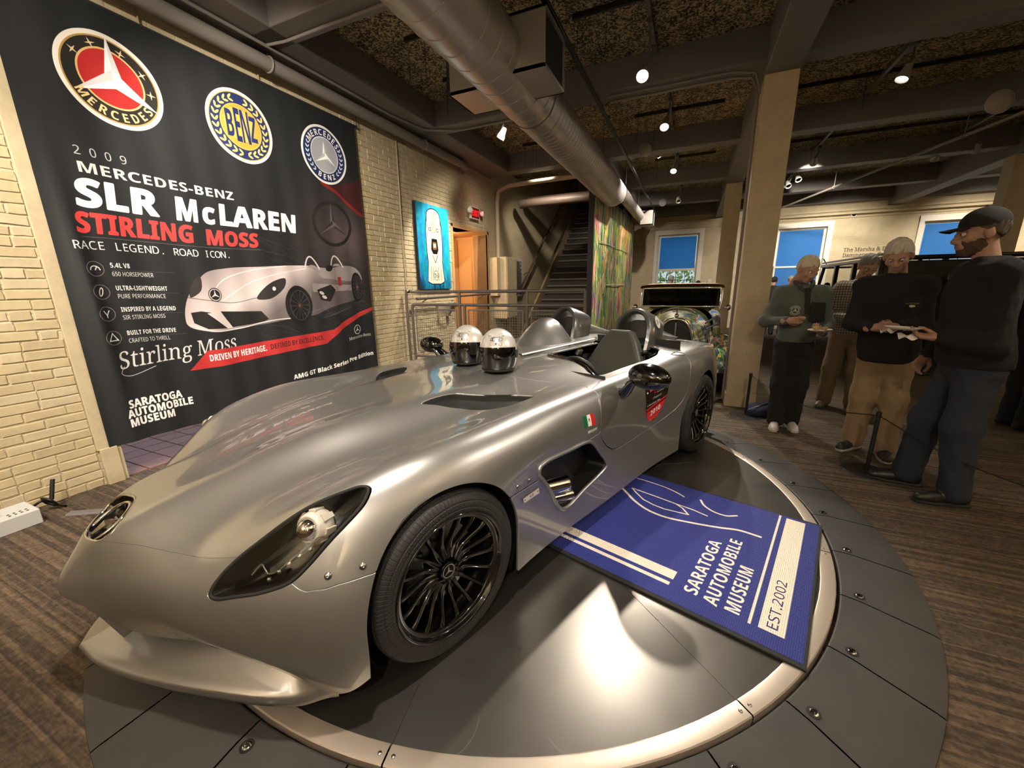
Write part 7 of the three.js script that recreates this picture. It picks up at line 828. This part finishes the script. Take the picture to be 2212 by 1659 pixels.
  for (const i of [0, 1]) { const f0 = feet[i], tl = (o.toe?.[i] ?? 0), F = (x, y, z) => L(f0[0] + x * Math.cos(tl) + z * Math.sin(tl), y, f0[1] - x * Math.sin(tl) + z * Math.cos(tl)), ff = sdf([cap(F(0, 0.05, -0.045), F(0, 0.042, 0.12), 0.042, 0.036), cap(F(0, 0.03, 0.1), F(0.004, 0.03, 0.165), 0.041, 0.034), cap(F(0, 0.09, -0.025), F(0, 0.085, 0.02), 0.052, 0.048)], 0.02), c = F(0, 0.06, 0.05), shoe = obj('shoe', isoMesh((x, y, z) => Math.max(ff(x, y, z), 0.012 - y), [c[0] - 0.2, -0.01, c[2] - 0.2], [c[0] + 0.2, 0.16, c[2] + 0.2], o.far ? 32 : 60), std(lin(...o.shoe), 0.45), body); if (!o.far) { const sole = sdf([cap(F(0, 0.012, -0.05), F(0, 0.012, 0.1), 0.046, 0.043), cap(F(0, 0.012, 0.1), F(0.004, 0.012, 0.165), 0.044, 0.036)], 0.02); obj('sole', isoMesh((x, y, z) => Math.max(sole(x, y, z), y - 0.022, 0.0015 - y), [c[0] - 0.2, -0.01, c[2] - 0.2], [c[0] + 0.2, 0.05, c[2] + 0.2], 48), std(lin(...(o.sole ?? [0.02, 0.02, 0.02])), 0.7), shoe); } }
  // hair or cap
  const put = (g) => g.applyMatrix4(hm);
  if (o.hair) { const hf = sdf([{ e: [0, 0.038, -0.016], r: [0.083, 0.098, 0.1] }, { e: [0.055, 0.0, -0.02], r: [0.03, 0.05, 0.055] }, { e: [-0.055, 0.0, -0.02], r: [0.03, 0.05, 0.055] }], 0.02), line = o.hairline ?? 0.058; obj('hair', put(isoMesh((x, y, z) => Math.max(hf(x, y, z) + 0.0035 * Math.sin(x * 130 + z * 60) * Math.sin(y * 90 + z * 120), -(y - 0.004 - line * 0.9 * sstep(-0.02, 0.08, z) - (z < -0.02 ? (z + 0.02) * 0.75 : 0)), o.bald ? -(Math.hypot(x, z + 0.01) - 0.055) * (y > 0.03 ? 1 : -1) : -9), [-0.12, -0.1, -0.14], [0.12, 0.16, 0.12], o.far ? 40 : 72)), std(lin(...o.hair), 0.7), body); }
  if (o.cap) { const cf3 = sdf([{ e: [0, 0.05, -0.012], r: [0.088, 0.092, 0.105] }], 0.01); obj('cap', put(joinG([isoMesh((x, y, z) => Math.max(cf3(x, y, z), 0.036 - y), [-0.12, 0.0, -0.14], [0.12, 0.17, 0.12], 64), gridGeo(14, 12, (a, c) => { const u = (a - 0.5) * 2, r = c; return [u * 0.078 * (1 - 0.18 * r * r), 0.046 - 0.012 * r - 0.018 * u * u, 0.07 + Math.sqrt(Math.max(0, 1 - u * u * 0.9)) * 0.105 * r]; }), new THREE.SphereGeometry(0.008, 8, 6).translate(0, 0.143, -0.012)])), std(lin(...o.cap), 0.85, 0, { bumpMap: clothTex, bumpScale: 0.002 }), body); }
  if (!o.far) { const ew = std(lin(0.55, 0.53, 0.5), 0.2), eb = std(lin(0.03, 0.025, 0.02), 0.25); obj('eye', put(joinG([0.033, -0.033].map((x) => new THREE.SphereGeometry(0.0115, 16, 12).translate(x, 0.003, 0.0815)))), ew, body); obj('iris', put(joinG([0.033, -0.033].map((x) => new THREE.SphereGeometry(0.0062, 12, 8).translate(x * 0.99, 0.001, 0.0885)))), eb, body); obj('eyebrow', put(joinG([1, -1].map((q) => tube([[q * 0.018, 0.024, 0.089], [q * 0.034, 0.029, 0.087], [q * 0.05, 0.024, 0.077]], 0.0035, 12, 6)))), std(lin(...(o.brow ?? o.hair ?? [0.05, 0.035, 0.02])), 0.8), body); obj('lips', put(tube([[-0.022, -0.0665, 0.083], [0, -0.065, 0.0905], [0.022, -0.0665, 0.083]], 0.0042, 16, 6)), std(lin(o.skin[0] * 0.8, o.skin[1] * 0.55, o.skin[2] * 0.55), 0.5), body); }
  if (o.beard) obj('beard', put(isoMesh(((f) => (x, y, z) => Math.max(f(x, y, z) + 0.003 * Math.sin(x * 150 + y * 90) * Math.sin(z * 140), y + 0.03 - 0.25 * Math.max(0, -(z - 0.02)), -(y + 0.135), z > 0.07 && y > -0.056 && Math.abs(x) < 0.03 ? 0.01 : -9))(sdf([{ e: [0, -0.045, 0.02], r: [0.0635, 0.078, 0.0735] }, { e: [0, -0.098, 0.058], r: [0.031, 0.025, 0.027] }], 0.02)), [-0.09, -0.16, -0.07], [0.09, 0.02, 0.12], 56)), std(lin(...o.beard), 0.9), body);
  return { body, s, L, arm, hm };
}
const chestPatch = (person, name, g, mat, x, y, z, yaw, pitch = -0.12) => { const p = person.L(x, y, z); g.rotateX(pitch); g.rotateY(yaw); g.translate(...p); return obj(name, g, mat, person.body); };
const skinA = [0.40, 0.235, 0.165], skinB = [0.33, 0.185, 0.13];
{
  // man in the grey-green jacket
  const p1 = makePerson({ label: 'white-haired man in a grey-green zip jacket, black trousers and white sneakers, eating', pos: [0.97, -4.66], h: 1.68, yaw: 0.12, lean: [0, 0.02], head: [0.38, 0.42, -0.05], feet: [[0.075, 0.04], [-0.085, 0.07]], toe: [-0.1, -0.35], fat: 0.98, skin: skinA, top: [0.105, 0.122, 0.11], topName: 'jacket', hem: 0.93, legs: [0.008, 0.008, 0.009], shoe: [0.6, 0.58, 0.55], sole: [0.5, 0.48, 0.46], hair: [0.62, 0.55, 0.43],
    arms: [[[0.225, 1.06, 0.03], [0.15, 1.0, 0.25], [-0.35, 0.12, 0.35], [0, 1, 0.2], 0.55], [[-0.27, 1.08, 0.04], [-0.13, 1.10, 0.25], [0.95, 0.1, 0.2], [0, 0.2, -1], 0.75]] });
  chestPatch(p1, 'chest_emblem', new THREE.PlaneGeometry(0.1, 0.1), new THREE.MeshPhysicalMaterial({ transparent: true, alphaTest: 0.4, roughness: 0.8, side: THREE.DoubleSide, map: canvasTex(128, 128, (c) => { c.clearRect(0, 0, 128, 128); c.strokeStyle = '#dcdcd6'; c.fillStyle = '#dcdcd6'; c.lineWidth = 5; c.beginPath(); c.arc(64, 64, 38, 0, 7); c.stroke(); for (let k = 0; k < 3; k++) { c.save(); c.translate(64, 64); c.rotate((k * Math.PI * 2) / 3); c.beginPath(); c.moveTo(0, -38); c.lineTo(6, 4); c.lineTo(-6, 4); c.fill(); c.restore(); } c.lineWidth = 7; c.setLineDash([7, 4]); c.beginPath(); c.arc(64, 64, 54, 3.5, 5.9); c.stroke(); c.beginPath(); c.arc(64, 64, 54, 0.4, 2.7); c.stroke(); }) }), -0.09, 1.255, 0.158, 0.12 - 0.35);
  chestPatch(p1, 'chest_pocket', extr([[-0.07, -0.09], [0.07, -0.09], [0.07, 0.075], [-0.055, 0.085], [-0.07, 0.06]], 0.004, 0.002), std(lin(0.012, 0.014, 0.014), 0.8), 0.1, 1.245, 0.15, 0.12 + 0.32);
  chestPatch(p1, 'placket', extr([[-0.014, -0.12], [0.014, -0.12], [0.02, 0.12], [-0.02, 0.12]], 0.004, 0.002), std(lin(0.008, 0.009, 0.01), 0.8), 0.005, 1.345, 0.152, 0.12, -0.3);
  obj('collar', new THREE.TubeGeometry(pathOf([[0.0, 1.43, 0.085], [0.055, 1.49, 0.06], [0.072, 1.535, -0.02], [0, 1.55, -0.085], [-0.072, 1.535, -0.02], [-0.055, 1.49, 0.06]].map((q) => p1.L(...q)), true), 60, 0.018, 8, true), std(lin(0.05, 0.055, 0.05), 0.9), p1.body);
  // man in the navy pullover
  const p3 = makePerson({ label: 'white-haired man in a dark navy pullover and tan trousers, head bowed over his food', pos: [1.53, -4.22], h: 1.76, yaw: -0.28, lean: [-0.06, 0.03], head: [-0.12, 0.5, 0.06], feet: [[0.1, 0.1], [-0.1, 0.02]], toe: [0.1, -0.5], fat: 1.18, skin: skinA, top: [0.006, 0.0065, 0.011], topName: 'pullover', hem: 0.80, legs: [0.30, 0.215, 0.12], shoe: [0.03, 0.028, 0.027], sole: [0.4, 0.39, 0.37], hair: [0.5, 0.47, 0.42],
    arms: [[[0.15, 1.12, 0.08], [-0.06, 1.10, 0.26], [-0.95, 0.1, 0.15], [0, 0.3, -1], 0.8], [[-0.27, 1.11, 0.02], [-0.2, 1.09, 0.22], [0.6, 0.15, 0.3], [0.2, 0.4, -1], 0.8]] });
  chestPatch(p3, 'chest_emblem', new THREE.PlaneGeometry(0.09, 0.05), new THREE.MeshPhysicalMaterial({ transparent: true, alphaTest: 0.4, roughness: 0.8, side: THREE.DoubleSide, map: canvasTex(128, 72, (c) => { c.clearRect(0, 0, 128, 72); c.fillStyle = '#c9c4ae'; c.beginPath(); c.moveTo(40, 40); c.lineTo(60, 34); c.lineTo(88, 40); c.lineTo(92, 54); c.lineTo(60, 64); c.lineTo(44, 56); c.fill(); c.font = 'bold 20px sans-serif'; c.fillStyle = '#8c8a78'; c.fillText('AUTO CLUB', 8, 26); }) }), 0.1, 1.275, 0.178, -0.28 + 0.25);
  // man in the checked shirt
  const chk = rep(dataTex(64, (x, y) => { const a = x % 16 < 5 ? 0.55 : 1, b = y % 16 < 5 ? 0.6 : 1; return [0.78 * a * b, 0.76 * a * b, 0.74 * a * b]; }, true), 9, 9);
  makePerson({ label: 'grey-haired man in a pale checked shirt and tan trousers, standing behind the others', pos: [1.68, -5.62], h: 1.72, yaw: -0.25, lean: [0.02, 0.06], head: [0.25, 0.5, 0], feet: [[0.13, 0.06], [-0.13, 0.0]], toe: [0.3, -0.3], fat: 1.1, skin: skinB, top: [0.5, 0.46, 0.42], topMap: chk, topName: 'shirt', hem: 0.9, legs: [0.17, 0.125, 0.075], shoe: [0.13, 0.09, 0.06], hair: [0.14, 0.13, 0.12],
    arms: [[[0.24, 1.08, 0.04], [0.06, 1.06, 0.23], [-0.9, 0.0, 0.2], [0, 0, -1], 0.6], [[-0.28, 1.1, 0.04], [-0.1, 1.06, 0.24], [0.95, 0.0, 0.1], [0, 0, -1], 0.6]] });
  // man in the cap
  const p4 = makePerson({ label: 'bearded man in a black cap, black sweater and dark jeans, holding out a paper plate', pos: [1.68, -3.44], h: 1.85, yaw: -1.62, lean: [-0.07, 0.0], head: [0.0, 0.08, 0], feet: [[0.12, -0.02], [-0.12, 0.13]], toe: [0.2, -0.1], fat: 1.22, skin: skinB, top: [0.004, 0.004, 0.006], topName: 'sweater', hem: 0.88, legs: [0.02, 0.026, 0.042], legName: 'jeans', shoe: [0.01, 0.01, 0.01], cap: [0.008, 0.006, 0.006], beard: [0.06, 0.035, 0.02], hair: [0.05, 0.035, 0.02], brow: [0.06, 0.04, 0.025],
    arms: [[[-0.04, 1.07, 0.21], [-0.24, 1.10, 0.12], [-1, 0.08, -0.12], [0, 1, 0.25], 0.35], [[0.02, 1.12, -0.28], [-0.12, 0.93, -0.26], [-0.5, -0.85, 0.1], [0.3, 0, 1], 0.5]] });
  // plates and food in their hands
  const paper = std(lin(0.75, 0.72, 0.68), 0.6), foodM = std(lin(0.5, 0.3, 0.1), 0.6), bun = std(lin(0.42, 0.25, 0.11), 0.6);
  const plate = (label, x, y, z, tilt) => { const t = thing('paper_plate', label, 'plate', [x, y, z]); t.rotation.z = tilt; obj('plate_dish', lathe([[0, 0.0], [0.06, 0.0], [0.075, 0.006], [0.088, 0.012], [0.088, 0.015], [0.074, 0.009], [0.06, 0.004], [0, 0.004]], 36), paper, t); return t; };
  plate('white paper plate with food in the left hand of the man in the grey jacket', 1.055, 1.03, -4.24, 0.05); plate('white paper plate with a napkin held out by the man in the cap', 1.26, 1.145, -3.33, -0.05);
  const food = (label, x, y, z, m) => tag(obj('snack', [(() => { const g = new THREE.IcosahedronGeometry(0.022, 2), p = g.attributes.position; for (let i = 0; i < p.count; i++) { const k = 1 + 0.15 * Math.sin(p.getX(i) * 220 + p.getZ(i) * 150); p.setXYZ(i, p.getX(i) * k * 1.25, p.getY(i) * k * 0.7, p.getZ(i) * k); } g.computeVertexNormals(); return g.translate(x, y, z); })()], m), label, 'food');
  food('small piece of food in the raised hand of the man in the grey jacket', 0.945, 1.13, -4.37, bun); food('yellow snack on the paper plate of the man in the grey jacket', 1.03, 1.055, -4.24, foodM); food('second snack on the plate of the man in the grey jacket, nearer his fingers', 1.085, 1.055, -4.225, bun); food('sandwich piece between the hands of the man in the navy pullover', 1.40, 1.13, -3.945, bun);
  { const n = thing('paper_napkin', 'crumpled white napkin under the food held by the navy pullover man', 'napkin', [1.40, 1.085, -3.94]); obj('napkin_sheet', gridGeo(10, 10, (a, c) => [(a - 0.5) * 0.09, 0.012 * Math.sin(a * 9 + c * 5) - 0.03 * Math.abs(c - 0.5), (c - 0.5) * 0.08]), paper, n); const n2 = thing('paper_napkin', 'white napkin hanging below the plate held by the man in the cap', 'napkin', [1.29, 1.115, -3.32]); obj('napkin_sheet', gridGeo(10, 10, (a, c) => [(a - 0.5) * 0.1, 0.01 * Math.sin(a * 8 + c * 6) - 0.025 * c, (c - 0.5) * 0.07]), paper, n2); }
  // people farther back
  const bg = (label, x, z, h, yaw, top, hair, legs = [0.02, 0.022, 0.03], extra = {}) => makePerson({ label, pos: [x, z], h, yaw, far: true, res: 44, feet: [[0.1, 0], [-0.1, 0]], skin: skinA, top, topName: 'shirt', hem: 0.92, legs, shoe: [0.02, 0.02, 0.02], hair, arms: [null, null], ...extra });
  bg('man in a bright blue shirt seen from behind, beside the near column', 2.42, -13.0, 1.62, 2.9, [0.02, 0.05, 0.42], [0.3, 0.27, 0.24], undefined, { bald: true }); bg('dark-haired person half hidden by the near column', 2.08, -13.3, 1.6, 2.7, [0.02, 0.02, 0.03], [0.012, 0.01, 0.01]);
  bg('white-haired man with a moustache beyond, left of the man in the cap', 3.55, -8.15, 1.6, -0.4, [0.015, 0.015, 0.02], [0.5, 0.47, 0.43]); bg('grey-haired person mostly hidden behind the cap man\'s chin', 3.75, -8.2, 1.57, 0.6, [0.02, 0.02, 0.02], [0.3, 0.28, 0.26]);
  bg('dark-haired man in profile behind the shoulder of the man in the cap', 3.05, -5.4, 1.71, 1.7, [0.006, 0.006, 0.01], [0.012, 0.01, 0.009]); bg('man in a deep blue top at the right picture edge', 2.95, -4.7, 1.68, -0.6, [0.006, 0.01, 0.12], [0.1, 0.09, 0.08]);
  bg('grey-haired visitor before the far left window', -0.62, -13.4, 1.7, 2.6, [0.08, 0.05, 0.04], [0.3, 0.28, 0.26]); bg('dark-haired visitor behind the tan top of the painted car', 0.16, -13.6, 1.53, 3.0, [0.02, 0.02, 0.02], [0.015, 0.012, 0.01]); bg('white-haired visitor right of the far left window', 0.45, -13.0, 1.56, 2.5, [0.1, 0.09, 0.08], [0.55, 0.5, 0.45]);
}

renderer.render(scene, camera);
